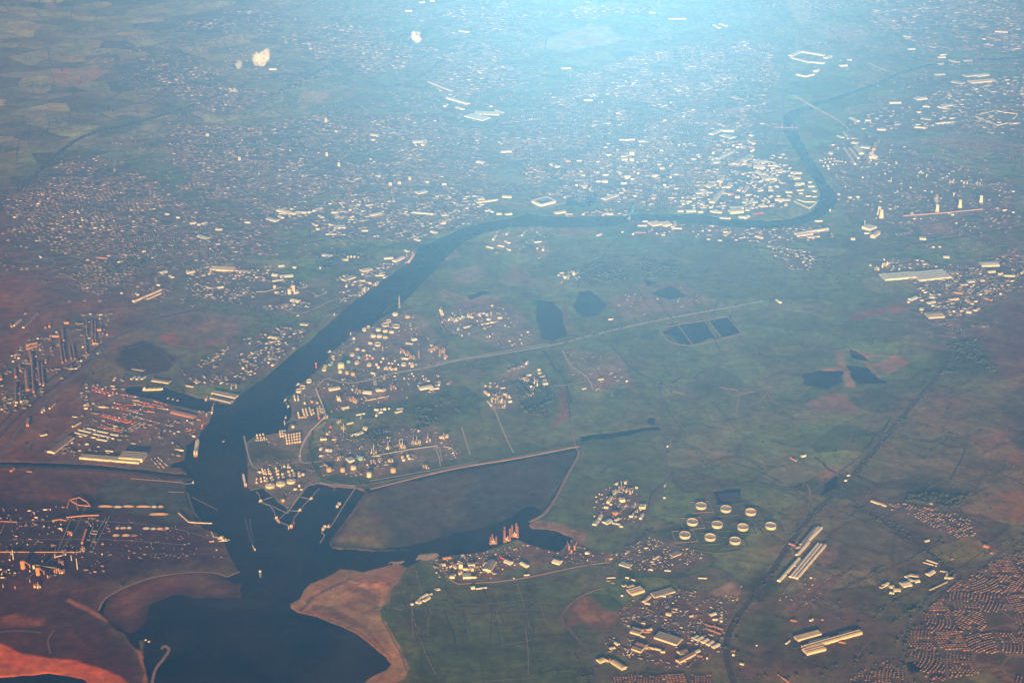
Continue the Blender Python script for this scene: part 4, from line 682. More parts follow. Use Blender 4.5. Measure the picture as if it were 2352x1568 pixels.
sheds('along the north quays of the river', 'quayside sheds of the river', 2, 3, "390 395 490 380 50 13 c1|490 400 560 400 24 7 y1|840 270 960 225 70 12 b1|1270 500 1350 485 110 14 c3|1370 500 1450 488 110 14 c3|1475 530 1500 495 30 14 w1|1155 508 1240 508 24 9 c1|1200 468 1250 468 24 8 w1|1470 532 1560 536 18 9 w1|1995 385 2115 375 95 22 c1|2000 350 2120 345 60 18 b1|1520 375 1575 375 30 12 c1|1600 375 1685 372 60 11 w1|1710 385 1750 380 40 12 c1|1835 300 1920 200 60 16 c1|1905 110 1930 75 60 16 c1|2080 190 2110 155 40 13 c2|2130 200 2165 150 40 13 c2|2250 10 2310 45 60 13 w1|2310 60 2350 90 60 13 c1|2045 245 2090 245 60 11 w1|2085 435 2120 430 40 14 c1|2130 440 2170 420 50 13 w1|1985 160 2005 120 50 12 w1|1980 215 2035 215 40 11 e1|2215 400 2305 385 50 8 e1|2190 340 2160 370 40 9 b1|2120 290 2195 300 60 8 b1|2200 290 2255 290 50 8 b1|825 105 880 105 40 18 c1|775 105 815 103 24 14 c1|1040 70 1080 60 40 22 c1|1290 50 1335 50 70 18 w1|835 45 885 42 26 12 w1|980 25 1010 30 34 14 w1|640 50 670 48 34 12 c1|635 145 690 142 34 9 w1|1690 210 1750 205 50 8 b1|1800 155 1840 140 40 8 b1|2240 605 2300 625 30 13 c1|1790 632 1820 634 14 10 e1|1890 642 1930 645 14 10 e1|1130 568 1230 574 14 9 r1|1110 590 1120 570 20 8 w1|1880 380 1930 385 60 9 w1|1840 385 1870 370 60 12 w1|2290 325 2350 330 24 8 w1")
sheds('around the far town centre', 'large buildings round the far town centre', 1, 3, "985 1290 1030 1288 30 12 c1|1035 1292 1125 1285 40 11 w1|1160 1302 1215 1298 70 12 c1|1000 1440 1050 1440 70 14 c1|1005 1470 1060 1468 60 14 c1|1085 1480 1110 1478 60 34 c0|1100 1430 1118 1400 50 40 c0|1830 1240 1895 1205 70 12 b1|1900 1200 2040 1205 80 14 b1|1935 1240 2035 1270 110 9 b1|1880 1465 2035 1390 60 10 b1|2045 1515 2110 1485 90 14 c1|2120 1480 2190 1430 90 10 b1|2180 1250 2210 1245 60 10 c1|2175 1305 2230 1325 30 10 c1|2100 1360 2130 1345 50 12 c1|2180 1360 2210 1355 60 12 o1|1640 1465 1695 1465 30 9 w1|2235 1540 2310 1535 120 14 w2|2250 1490 2345 1480 70 10 b1|1830 1495 1910 1490 80 9 b1|1650 1015 1680 1013 30 10 c1|1850 235 1905 265 40 14 c1|1910 225 1975 245 50 14 c1|450 635 540 630 34 12 c1|1260 120 1320 122 40 12 c1|1440 178 1600 178 20 12 w1|660 925 740 925 30 10 w1|360 1510 425 1540 60 12 w1|490 1465 520 1490 50 14 o1|1355 1550 1400 1550 60 14 c1")
sheds('on the far moorland edge town', 'large buildings of the far towns', 1, 2, "1370 105 1435 105 44 12 w1|1865 290 1960 300 50 12 b1|1580 755 1800 842 30 9 c1|1760 905 1950 960 60 12 w1|1730 985 1760 965 30 14 c1|1840 990 1910 1010 40 10 c1|1950 1060 2120 1100 160 10 b3|2010 1040 2240 1050 120 10 b3|2200 1018 2275 1040 22 10 c1|1440 1308 1570 1300 90 12 w1|1530 1340 1560 1310 40 14 c1|1060 1240 1120 1250 60 12 c1|1065 1285 1095 1290 50 10 c1|2030 1490 2095 1500 60 12 w1|2250 1400 2345 1395 50 10 w1|730 1215 745 1210 30 12 c1|120 640 190 640 40 12 w1|2150 960 2160 985 40 10 y1|1500 28 1550 25 60 12 w1|1600 15 1640 12 50 12 w1")
sheds('round the far racecourse stands at upper right', 'big halls at the upper right', 1, 4, "205 520 290 480 70 12 c1|315 480 520 515 60 13 c1|525 540 575 520 60 13 c1|210 535 390 580 50 12 c1|400 575 520 585 55 10 b1|265 690 340 708 40 14 w1|340 708 420 690 40 14 c1|430 665 460 650 50 18 w1|655 610 725 605 60 12 w1|725 555 770 558 24 12 c1|1245 335 1310 350 24 12 c1|1280 455 1350 452 50 9 b1|1560 530 1630 530 50 12 c1|1580 510 1640 505 30 10 c1|1565 590 1610 585 60 12 c1|1660 555 1755 575 60 12 c1|1795 560 1870 555 60 12 c1|1850 760 2075 740 110 12 c2|1800 700 1900 690 100 10 g1|1910 700 2010 685 110 10 w1|1690 750 1800 770 90 9 g2|1530 690 1620 685 60 9 b1|1355 915 1450 905 90 12 w1|1115 950 1220 948 40 12 w1|1560 985 1650 1005 34 12 c1|1600 975 1690 965 80 8 b1|1420 980 1485 985 40 10 c1|1345 1172 1445 1178 44 12 c1|1545 1140 1620 1130 40 9 w1|1625 1130 1700 1125 50 9 b1|1000 1190 1080 1195 70 9 w1|1905 1075 2110 1155 14 10 c1|2110 1155 2240 1125 12 9 c1|2250 1095 2290 1060 12 9 c1|1920 1060 2080 1020 10 8 y1|2080 1020 2290 1050 10 8 y1|2085 295 2200 300 50 14 c1|2020 345 2130 375 40 10 o1|640 1250 690 1270 40 9 b1|690 1215 735 1280 20 9 c1|735 1235 790 1275 60 7 y0|775 1310 825 1320 70 9 w1|700 1365 800 1515 24 16 c1|750 1368 830 1460 26 16 c1|810 1350 860 1420 60 16 c1|880 1400 930 1500 24 14 r1|935 1440 995 1450 80 12 b1|970 1385 985 1330 40 24 o1|850 1350 940 1360 80 10 b1|755 1085 830 1120 50 9 w1|890 1110 945 1112 50 9 w1|1405 1085 1500 1095 100 7 g1|1370 1035 1400 1030 50 9 w1")

sheds('among brownfield plots behind the marsh', 'sheds on the brownfield plots', 2, 3, "205 660 270 655 16 9 w1|285 735 290 705 20 14 c1|230 720 240 712 14 10 w1|440 945 480 940 18 9 w1|485 990 500 975 22 18 c0|565 960 570 940 18 26 w0|520 980 530 970 12 12 t0|420 965 435 962 10 9 w1|780 600 820 585 24 10 c1|885 1370 930 1365 14 9 w1|1010 570 1025 560 16 9 b1|1820 510 1850 508 30 9 e1|1960 600 2010 560 20 8 c1|1330 1180 1345 1178 10 6 w1|90 600 120 560 20 8 b1")
sheds('by the marsh wharf right of the river bend', 'sheds right of the river bend', 2, 2, "2175 640 2205 598 16 14 w1|2120 700 2180 715 26 9 c1|2230 690 2280 700 24 9 w1|2300 590 2320 565 18 9 b1|2300 720 2340 735 20 8 c1")
# the sheds that show largest, up to 300 of a kind, as things; the others are laid out with the small works buildings
EXTRA = []
def shed_kind(q):
    A, B, w, h, sty = q[:5]; L = math.hypot(B[0] - A[0], B[1] - A[1])
    if len(sty) > 1 and sty[1] == '0': return ('plant_building', 'flat-roofed block', 'plant building')
    return ('long_shed', 'long shed', 'long shed') if L > 3.6 * w else ('warehouse', 'warehouse', 'warehouse')
byk = {}
for q, k in NSHED: byk.setdefault(shed_kind(q), []).append((q, k))
for (nm, noun, cat), L_ in byk.items():
    def showsize(e):
        (ax, ay), (bx, by), w, h = e[0][:4]; return (math.hypot(bx - ax, by - ay) + 4) * (h + .4 * w) / ay ** 2
    L_.sort(key=showsize, reverse=True)
    for n_, (q, k) in enumerate(L_):
        if n_ < 290: build_shed(q[0], q[1], q[2], q[3], q[4], nm, q[6].replace('@', noun), cat, q[8], **k)
        else: EXTRA.append(q[:5])
# ------------------------------------------------------------------ tanks
TANKM = {}
def tank_mesh(d, h, s):
    k = (round(d), round(h), s)
    if k in TANKM: return TANKM[k]
    r = d / 2; n = 40 if d > 40 else 20
    wm_ = {'c': W_CREAM, 'w': W_WHITE, 't': W_TEAL, 'o': mat('ochre_paint', (0.66, 0.45, 0.22)), 'f': W_CREAM, 's': W_STEEL}[s]
    sh = MB(); rf = MB()
    if s == 'f':        # floating roof sunk below the rim
        sh.lathe([(r, 0), (r, h * .86), (r + .8, h * .87), (r + .8, h * .9), (r, h * .91), (r, h), (r - .7, h), (r - .7, h * .5)], n)
        sh.f.pop(); sh.m.pop(); sh.sm.pop()
        rf.lathe([(r - .7, h * .62), (r * .7, h * .64), (r * .1, h * .63)], n)
        rf.box(0, r * .4, h * .63, 1.5, r * 1.0, 1.2); rm = mat('deck_paint', (0.17, 0.19, 0.20))
    else:
        sh.lathe([(r, 0), (r, h * .97), (r + .3, h * .98), (r + .3, h)], n)
        rf.lathe([(r + .3, h), (r * .6, h + r * .11), (r * .08, h + r * .17), (r * .08, h + r * .17 + .8)], n); rm = {'t': R_BLUE_T, 'o': R_OCH}.get(s, R_TANK)
    TANKM[k] = (sh.mesh('tank_shell', wm_), rf.mesh('tank_roof', rm)); return TANKM[k]
R_TANK = mat('tank_roof_paint', (0.50, 0.50, 0.44)); R_BLUE_T = mat('tank_roof_teal', (0.35, 0.50, 0.50)); R_OCH = mat('tank_roof_ochre', (0.50, 0.38, 0.22))
TN = {'c': 'cream', 'w': 'white', 't': 'teal', 'o': 'ochre', 'f': 'open-topped', 's': 'steel'}
def tanks(place, group, r, c, data, share=False, name='storage_tank', noun='storage tank'):
    rows = []
    for line in data.split('|'):
        q = line.split(); rows.append([float(v) for v in q[:4]] + [q[4]])
    rows.sort(key=lambda q: q[0]); byc = {}
    for q in rows: byc.setdefault(q[4], []).append(q)
    for q in rows:
        same = byc[q[4]]; i = same.index(q); x, y = at(*C(r, c, q[0], q[1]))
        lab = (f"small {TN[q[4]]} upright tank {place}" if share else f"{TN[q[4]]} {noun}, {ordw(i, len(same))} of its kind {place}" if len(same) > 1 else f"{TN[q[4]]} {noun} {place}")
        t = empty(name, x, y, gz(x, y) - .3, random.random() * 6, lab, 'tank', group)
        a, b = tank_mesh(q[2], q[3], q[4]); obj('tank_shell', a, t); obj('tank_roof', b, t)
BIG = [(1610, 1164), (1667, 1171), (1724, 1178), (1590, 1201), (1647, 1207), (1706, 1213), (1770, 1210), (1573, 1231), (1631, 1236), (1688, 1244)]
BL = ['left end of the back row', 'middle of the back row', 'right end of the back row', 'left end of the middle row', 'second from the left in the middle row', 'third from the left in the middle row', 'far right, standing apart from the rows',
      'left end of the front row', 'middle of the front row', 'right end of the front row']
M_BUND = mat('bund_earth', (0.20, 0.15, 0.10)); M_BUNDG = mat('bund_grass', (0.07, 0.085, 0.04)); M_GANT = mat('stair_steel', (0.30, 0.20, 0.12))
R_PONT = mat('pontoon_deck', (0.36, 0.39, 0.40)); R_PONT2 = mat('weathered_cream_deck', (0.62, 0.56, 0.42))
for i, (px, py) in enumerate(BIG):
    x, y = at(px, py); rr = 39.0; hh = 19.0
    t = empty('storage_tank', x, y, gz(x, y), 0.2, f"great round crude oil tank, {BL[i]} of ten tanks", 'tank', 'ten great crude oil tanks')
    s = MB(); s.lathe([(rr, 0), (rr, hh * .8), (rr + 1.2, hh * .81), (rr + 1.2, hh * .84), (rr, hh * .85), (rr, hh), (rr - .8, hh), (rr - .8, 6)], 64); s.f.pop(); s.m.pop(); s.sm.pop(); so = obj('tank_shell', s.mesh('tank_shell', W_CREAM), t)
    up = 14.5 if i in (2, 5, 8) else (15.5 if i == 0 else 14.5 + (i % 3))
    s = MB(); s.lathe([(rr - .8, up), (rr - 5, up + .4), (rr - 6, up), (3, up + .5)], 64); s.box(0, rr * .45, up + .4, 2, rr, 2.0); s.cyl(0, 0, up + .4, 2.5, 1.2); obj('floating_roof', s.mesh('floating_roof', R_PONT2 if i in (2, 5, 8) else R_PONT), t)
    s = MB(); s.box(rr + 1.6, 0, 0, 2.4, 3, hh + 2)
    for k in range(28):
        a = 2 * math.pi * k / 28; s.box(rr * math.cos(a), rr * math.sin(a), hh, 1.4, 1.4, 1.8, a)
    obj('stairway', s.mesh('stairway', M_GANT), so)
    # earth bund round the tank
    b = MB(); R = 76
    ang = 0.12
    for k in range(4):
        a = ang + k * math.pi / 2; b_ = []
        cx, cy = R * math.cos(a), R * math.sin(a); tx, ty = -math.sin(a), math.cos(a); nx, ny = math.cos(a), math.sin(a)
        for (o, z_) in ((-7, -1), (-1.5, 3.2), (1.5, 3.2), (7, -1)):
            for sgn in (-1, 1): b_.append((cx + nx * o + tx * sgn * (R + o), cy + ny * o + ty * sgn * (R + o), z_))
        b.add(b_, [(0, 1, 3, 2), (2, 3, 5, 4), (4, 5, 7, 6)])
    o = obj('earth_bund', b.mesh('earth_bund', M_BUND if i in (0, 3, 7) else M_BUNDG), None, (x, y, gz(x, y)))
    tag(o, f"square earth bund round the tank at the {BL[i].replace('far right, standing apart from the rows', 'far right')}", 'embankment', 'bunds round the great tanks')
x, y = at(1676, 1141); b = MB(); b.box(0, 0, -.4, 150, 120, 1.4, .15); b.cyl(0, 0, 1, 36, 1.2, 40)
tag(obj('tank_foundation', b.mesh('tank_foundation', mat('dark_pad', (0.06, 0.055, 0.06))), None, (x, y, 3)), 'dark empty tank base behind the back row of great tanks', 'tank base')

tanks('in the riverside tank farm beside the flare stack', 'tank farm beside the flare', 2, 2, "1280 1325 50 22 c|1393 1345 50 16 o|1218 1388 48 14 f|1190 1422 64 14 f|1288 1435 64 14 f|1030 1437 38 16 f|995 1468 36 18 f|1125 1465 48 18 c|1188 1477 44 18 w|1247 1486 44 18 c|1078 1522 48 20 c|1135 1524 48 18 c|1188 1535 42 16 c|900 1545 26 16 c")
tanks('in the refinery between river and causeway road', 'refinery tank farm', 3, 2, "1050 18 40 14 c|1117 32 58 14 f|933 75 34 14 c|987 84 28 12 c|1085 72 24 14 t|885 128 38 14 f|711 148 32 12 f|714 170 22 12 c|1020 132 19 14 c|1045 134 19 14 c|1022 160 24 14 o|1072 156 24 14 o|946 155 26 18 t|851 190 38 14 t|928 202 40 14 f|1168 162 24 16 c|1150 190 22 12 c|1040 220 40 14 f|1108 216 24 16 c|1125 242 26 18 c|1222 203 22 12 c|1252 206 20 12 c|1275 182 18 12 c|1198 244 24 14 c|1182 256 16 14 c|1207 259 16 14 c|1232 247 26 14 f|1247 262 22 14 f|1285 259 24 14 f|1357 218 42 14 f|1307 216 14 12 c|1413 207 20 12 f|1436 231 32 14 f|1471 215 22 12 t|1440 208 18 14 o")
tanks('along the quay of the refinery', 'quayside tanks', 3, 2, "698 198 28 12 t|677 218 30 12 t|637 236 34 12 f|627 264 38 14 f|487 372 44 16 f|428 427 46 14 f|393 462 46 18 f|775 286 32 22 c|838 296 30 22 o|892 308 36 24 o")
tanks('standing tallest by the refinery quay', 'tall tank', 3, 2, "783 245 56 46 c", noun='gas tank')
tanks('on the point of the peninsula', 'large tanks on the peninsula point', 3, 2, "130 1330 72 18 c|227 1310 70 18 c|323 1290 68 18 c")
tanks('beside the landward power works', 'tanks beside the power works', 3, 2, "672 1188 40 28 o|797 1190 36 28 o|897 1172 44 28 c|1040 1238 38 36 c|1262 1195 42 30 o|960 1080 48 20 t|1348 1068 26 16 c|1357 1093 26 16 c|1397 1056 24 16 c|1408 1079 24 14 c|250 1465 24 18 o|398 1330 18 16 c|655 856 22 16 c|672 836 17 14 c|340 788 27 18 c|562 568 24 14 o|514 560 22 16 o|448 574 17 18 c|895 412 14 12 t|1433 300 14 12 w|1448 322 12 12 w")
sil = []
def col_(x0, y0, x1, y1, n, d, h, s='c'):
    for k in range(n):
        f = k / max(1, n - 1); sil.append(f"{x0 + (x1 - x0) * f:.0f} {y0 + (y1 - y0) * f:.0f} {d} {h} {s}")
for q in ((388, 662, 398, 700, 3), (432, 632, 445, 682, 4), (458, 627, 472, 680, 4), (493, 620, 512, 675, 5), (522, 637, 530, 662, 2), (568, 622, 578, 690, 6), (586, 605, 600, 668, 5), (607, 628, 612, 655, 2)): col_(*q, 16, 15)
col_(400, 704, 462, 698, 6, 10, 12, 'o'); col_(353, 508, 360, 542, 3, 15, 16); col_(386, 510, 390, 540, 3, 14, 14)
tanks('in the tight rows above the river bend', 'rows of small upright tanks above the bend', 3, 2, '|'.join(sil), True)
sil = []
for q in ((10, 866, 14, 890, 2), (38, 862, 46, 890, 2), (66, 858, 76, 890, 2), (222, 832, 228, 874, 3), (243, 828, 250, 872, 3), (264, 822, 270, 858, 2)): col_(*q, 15, 14)
col_(2, 912, 98, 900, 6, 9, 10)
for k in range(6): col_(276 + 25 * k, 868 - 4 * k, 286 + 24 * k, 940 - 3 * k, 4, 17 if k > 2 else 13, 14)
tanks('in the rows on the bank of the bend', 'rows of small upright tanks on the bank', 3, 2, '|'.join(sil), True)
sil = []
for q in ((58, 1180, 72, 1216, 3), (84, 1186, 92, 1222, 3), (114, 1178, 120, 1214, 3), (128, 1200, 138, 1222, 2), (148, 1250, 160, 1276, 2), (184, 1168, 196, 1222, 3), (205, 1192, 212, 1282, 4), (45, 1262, 50, 1288, 2), (76, 1252, 82, 1282, 2), (98, 1262, 106, 1290, 2), (8, 1268, 6, 1300, 2), (136, 1256, 144, 1282, 2), (260, 1152, 300, 1142, 2), (295, 1158, 312, 1162, 2)): col_(*q, 15, 14)
for q in ((246, 1222, 252, 1252, 2), (300, 1198, 332, 1188, 2), (314, 1228, 350, 1216, 2), (320, 1248, 350, 1238, 2), (396, 1212, 400, 1236, 2)): col_(*q, 22, 13)
sil.append('433 1224 26 13 c')
tanks('in the rows on the peninsula point', 'rows of small upright tanks on the point', 3, 2, '|'.join(sil), True)
tanks('in the dotted tank park beside the upper river', 'dotted tank park by the upper river', 1, 4, "480 1478 24 14 c|500 1483 18 12 c|525 1470 20 12 c|525 1498 24 14 c|555 1463 20 12 c|582 1462 20 12 c|610 1464 18 12 c|568 1493 22 14 c|595 1515 26 14 c|628 1513 18 12 c|545 1525 26 14 c|510 1530 22 14 c|607 1485 14 12 c|625 1483 14 12 c|643 1485 14 12 c|662 1487 14 12 c|682 1489 14 12 c|712 1495 20 14 c")
tanks('in its square bund by the upper river', 'bunded tank', 1, 4, "575 1412 62 16 c", noun='storage tank')
tanks('in the trading estate beside the railway', 'tanks beside the railway', 4, 3, "1925 948 18 10 w|1922 974 20 10 w|1922 1000 22 10 w|1925 922 14 9 w")
tanks('on the left bank works above the bend', 'tanks on the left bank', 3, 1, "2235 250 26 16 c|2265 225 20 12 w|2308 277 20 10 w")
tanks('in the left steelworks', 'steelworks vessels', 4, 1, "312 515 16 26 c|275 545 9 12 c|440 600 8 20 o|350 690 12 16 w|325 690 12 16 e_|370 690 10 14 c".replace('e_', 'o'))
tanks('in the small plant right of the marsh', 'tanks of the small right hand plant', 2, 4, "940 875 20 18 c|1205 910 18 18 c|1150 885 18 14 c|1130 920 12 12 o|1320 405 38 22 w|1310 160 24 16 c|570 370 20 24 c")
tanks('around the far warehouse quarter', 'cylinders along the railway bank', 2, 2, "845 800 22 18 c|875 796 22 18 c|905 796 22 18 c|800 828 30 14 c|940 798 14 12 c|590 900 16 20 c")
# ------------------------------------------------------------------ chimneys, columns, towers
def stacks(place, group, r, c, data, name='chimney', noun='chimney', cat='chimney', m=W_CONC, cap=W_DARK):
    rows = sorted([float(v) for v in q.split()] for q in data.split('|'))
    for i, (cx, cy, h, d) in enumerate(rows):
        x, y = at(*C(r, c, cx, cy)); t = empty(name, x, y, gz(x, y) - .5, 0, (f"{noun}, {ordw(i, len(rows))} {place}" if len(rows) > 1 else f"{noun} {place}"), cat, group if len(rows) > 1 else None)
        s = MB(); s.cyl(0, 0, 0, d / 2, h, 16, d * .36); obj('shaft', s.mesh('shaft', m), t)
        s = MB(); s.cyl(0, 0, h * .94, d * .43, h * .06 + .5, 16, d * .43); obj('cap', s.mesh('cap', cap), t)
stacks('in the coke works at the lower left', 'steelworks chimneys', 4, 1, "712 522 92 8|658 442 46 8|507 418 34 7|124 432 80 9|103 390 30 8|275 640 24 6|30 690 28 6|140 700 22 6", m=W_STEEL, noun='thin pale chimney')
stacks('among the refinery units by the causeway', 'refinery stacks', 3, 2, "1498 152 74 9|1165 86 46 9|1690 142 78 9|1412 162 50 5|1418 150 40 5|1735 142 60 5|1345 172 34 6|1703 120 50 5", m=W_OCHRE, noun='ochre furnace chimney')
stacks('at the power works on the peninsula', 'paired stacks of the power works', 3, 2, "1083 1020 76 6|1064 1022 42 6|1214 985 68 5|1318 960 62 5|1346 958 64 5|1446 934 62 5|1478 930 62 5|1581 908 66 5|1726 880 44 5|806 830 80 6|1185 350 56 4|1085 400 52 5|1103 402 52 5|990 270 18 3", m=W_STEEL, noun='slim silver stack')
stacks('across the right hand works', 'far works chimneys', 2, 4, "887 510 70 8|1050 888 48 16|1095 868 44 16|1705 238 50 14|1130 105 60 8|1455 60 40 10", m=W_CREAM, noun='pale square-looking chimney')
stacks('in the plants of the open marsh', 'plant stacks on the marsh', 3, 3, "1004 1345 60 5|1048 1310 26 8|1108 1390 30 5|145 200 26 8|208 390 46 5|232 400 40 5|115 380 40 5", m=W_STEEL, noun='slim plant stack')
stacks('in the chemical works behind the tank farm', 'stacks behind the tank farm', 2, 2, "1700 1320 52 10|1712 1325 50 8|1895 1360 36 10|1770 1380 26 6|355 1130 60 14|1000 1120 60 6|2160 1330 44 6", m=W_CREAM, noun='stubby cream tower')
# flare stack: tapering lattice mast with a flame tip pipe
def lattice(mb, x, y, z, w0, w1, h, n, t=0.7):
    P = []
    for k in range(n + 1):
        f = k / n; w = w0 + (w1 - w0) * f
        P.append([(x + i * w / 2, y + j * w / 2, z + h * f) for (i, j) in ((-1, -1), (1, -1), (1, 1), (-1, 1))])
    for k in range(n):
        for q in range(4):
            mb.bar(P[k][q], P[k + 1][q], t); mb.bar(P[k][q], P[k + 1][(q + 1) % 4], t * .6); mb.bar(P[k + 1][q], P[k + 1][(q + 1) % 4], t * .6)
x, y = at(*C(2, 2, 1318, 1262)); t = empty('flare_stack', x, y, 2.5, 0, 'tall pale lattice flare stack on the river edge behind the tank farm', 'flare stack')
s = MB(); lattice(s, 0, 0, 0, 16, 4, 118, 12, 1.1); obj('mast', s.mesh('mast', W_CONC), t)
s = MB(); s.cyl(0, 0, 0, 1.6, 128, 10, 1.2); obj('pipe', s.mesh('pipe', W_STEEL), t)

# cooling towers, blast furnaces and gas holders
def cooling(cx, cy, r, c, R, h, label, m=W_CREAM):
    x, y = at(*C(r, c, cx, cy)); t = empty('cooling_tower', x, y, gz(x, y) - .5, 0, label, 'cooling tower', 'cooling towers of the right hand works')
    s = MB(); pr = [(R * math.sqrt(1 + ((f - .72) / .62) ** 2) * .72, h * f) for f in [k / 9 for k in range(10)]]; s.lathe(pr, 28); s.f.pop(); s.m.pop(); s.sm.pop(); obj('shell', s.mesh('shell', m), t)
    s = MB(); s.lathe([(pr[-1][0] - .2, h * .88), (1, h * .885)], 28); obj('throat', s.mesh('throat', W_DARK), t)
cooling(1020, 402, 2, 4, 24, 82, 'cooling tower, back one of the pair by the right bank plant')
cooling(1040, 432, 2, 4, 24, 82, 'cooling tower, front one of the pair by the right bank plant')
cooling(1552, 382, 2, 4, 23, 80, 'cooling tower giving off a white plume')
cooling(1762, 336, 2, 4, 22, 78, 'cooling tower right of the steaming one')
cooling(1955, 292, 2, 4, 22, 74, 'rightmost cooling tower by the long conveyor')
for (cx, cy, R, h, lab) in ((214, 512, 17, 58, 'round rusty blast furnace tower, left of two at the lower left works'), (352, 572, 15, 56, 'round rusty blast furnace tower, right of two at the lower left works')):
    x, y = at(*C(4, 1, cx, cy)); t = empty('blast_furnace', x, y, 2.5, 0, lab, 'blast furnace', 'steelworks furnaces')
    s = MB(); s.lathe([(R, 0), (R * .95, h * .3), (R * .8, h * .5), (R, h * .62), (R, h * .92), (R * .5, h)], 24); obj('vessel', s.mesh('vessel', W_ORANGE), t)
    s = MB(); s.bar((R * .6, 0, h * .97), (R * 2.6, 4, h * .35), 2.2); s.cyl(R * 2.6, 4, 0, 4, h * .5, 12); obj('downcomer', s.mesh('downcomer', W_RUST), t)
for (cx, cy, r, c, R, h, lab) in ((170, 1084, 2, 2, 11, 34, 'left'), (305, 1132, 2, 2, 12, 46, 'middle'), (340, 1100, 2, 2, 17, 48, 'right')):
    x, y = at(*C(r, c, cx, cy)); t = empty('coke_tower', x, y, 2.5, .4, f'{lab} of three blocky cream towers on the left bank works', 'tower', 'towers on the left bank works')
    s = MB(); s.box(0, 0, 0, R * 2, R * 1.5, h); obj('body', s.mesh('body', W_CREAM), t); s = MB(); s.box(0, 0, h, R * 1.2, R * .8, h * .22); s.bar((R, 0, h), (R * 4, 6, 3), 1.6); obj('top_house', s.mesh('top_house', W_RUST), t)
# distillation units: a platform with columns, one thing each
def unit(cx, cy, r, c, label, group, n=7, H=34, m=W_STEEL, span=40):
    x, y = at(*C(r, c, cx, cy)); t = empty('process_unit', x, y, gz(x, y) - .3, random.random() * 1.2 - .6, label, 'plant unit', group)
    s = MB()
    for lv in range(3): s.box(0, 0, 6 + lv * 7, span, span * .3, 1.0)
    for i in (-1, -.33, .33, 1):
        for j in (-1, 1): s.box(i * span * .48, j * span * .13, 0, 1.2, 1.2, 21)
    obj('frame', s.mesh('frame', mat('unit_steel', (0.30, 0.24, 0.19))), t)
    s = MB()
    for k in range(n):
        a = random.uniform(-span * .55, span * .55); b_ = random.uniform(-span * .5, span * .5); s.cyl(a, b_, 0, random.uniform(1.2, 3.2), H * random.uniform(.45, 1.0), 10)
    obj('column', s.mesh('column', m), t)
    for k in range(2): s = MB(); s.cyl(random.uniform(-span * .6, span * .6), random.uniform(-span * .7, -span * .3), 0, random.uniform(3, 6), random.uniform(6, 12), 12); obj('drum', s.mesh('drum', W_CREAM), t)
for i, q in enumerate(((1395, 120), (1440, 150), (1600, 90), (1650, 70), (1720, 90), (1740, 150), (1350, 100))): unit(*q, 3, 2, f'refinery unit of brown columns, {ordw(i, 7)} along the causeway road', 'refinery units', 9, 40, W_OCHRE)
for i, q in enumerate(((880, 540), (915, 550), (1255, 430), (755, 540), (940, 470))): unit(*q, 3, 2, f'rusty process unit, {ordw(i, 5)} in the middle of the peninsula', 'process units in mid peninsula', 10, 42, W_OCHRE if i != 3 else W_CREAM)
for i, q in enumerate(((1225, 985), (1325, 965), (1360, 980), (1450, 940), (1490, 935), (1580, 915), (1090, 1030), (1725, 885), (760, 1080), (1230, 1100), (1140, 1100), (1080, 1110), (1555, 1160))):
    unit(*q, 3, 2, f'furnace unit, {ordw(i, 13)} in the power works row on the peninsula', 'units of the power works', 6, 30, W_CREAM, 34)
for i, q in enumerate(((640, 700), (760, 740), (1000, 800), (1750, 870), (800, 800))): unit(*q, 3, 2, f'small plant unit, {ordw(i, 5)} by the wooded middle ground', 'small units', 8, 26, W_STEEL, 34)
for i, q in enumerate(((2270, 560), (2310, 520), (2190, 540))): unit(*q, 3, 2, f'marsh plant unit, {ordw(i, 3)} among the marsh plant', 'marsh units', 8, 34, W_CREAM, 36)
for i, q in enumerate(((130, 350), (220, 370), (300, 370), (1000, 1360), (1070, 1380), (1010, 1460), (940, 1390))): unit(*q, 3, 3, f'plant unit with silver pipes, {ordw(i, 7)} on the inland marsh', 'inland marsh units', 8, 30, W_STEEL, 36)
for i, q in enumerate(((1790, 1370), (1830, 1380), (1960, 1340), (2050, 1330), (990, 1110), (960, 1140), (1020, 1090), (1100, 1050))): unit(*q, 2, 2, f'cream plant unit, {ordw(i, 8)} by the upper tank farm', 'upper units', 8, 32, W_CREAM, 36)
for i, q in enumerate(((520, 545), (570, 550), (560, 470), (640, 200), (590, 380), (760, 350), (340, 680))): unit(*q, 4, 1, f'rusty steelworks unit, {ordw(i, 7)} in the lower left works', 'steelworks units', 7, 30, W_ORANGE, 34)
for i, q in enumerate(((1820, 500), (1960, 540), (2110, 480), (1880, 560))): unit(*q, 4, 2, f'plant unit, {ordw(i, 4)} on the headland works', 'headland units', 8, 18, W_CREAM, 30)
for i, q in enumerate(((1000, 910), (1070, 880), (900, 1480), (920, 1400), (930, 1400))): unit(*(q if i < 2 else (1450 + i * 120, 90 + i * 10)), 2, 4, f'works unit, {ordw(i, 5)} beyond the right bank', 'right bank units', 8, 40, W_CREAM, 44)

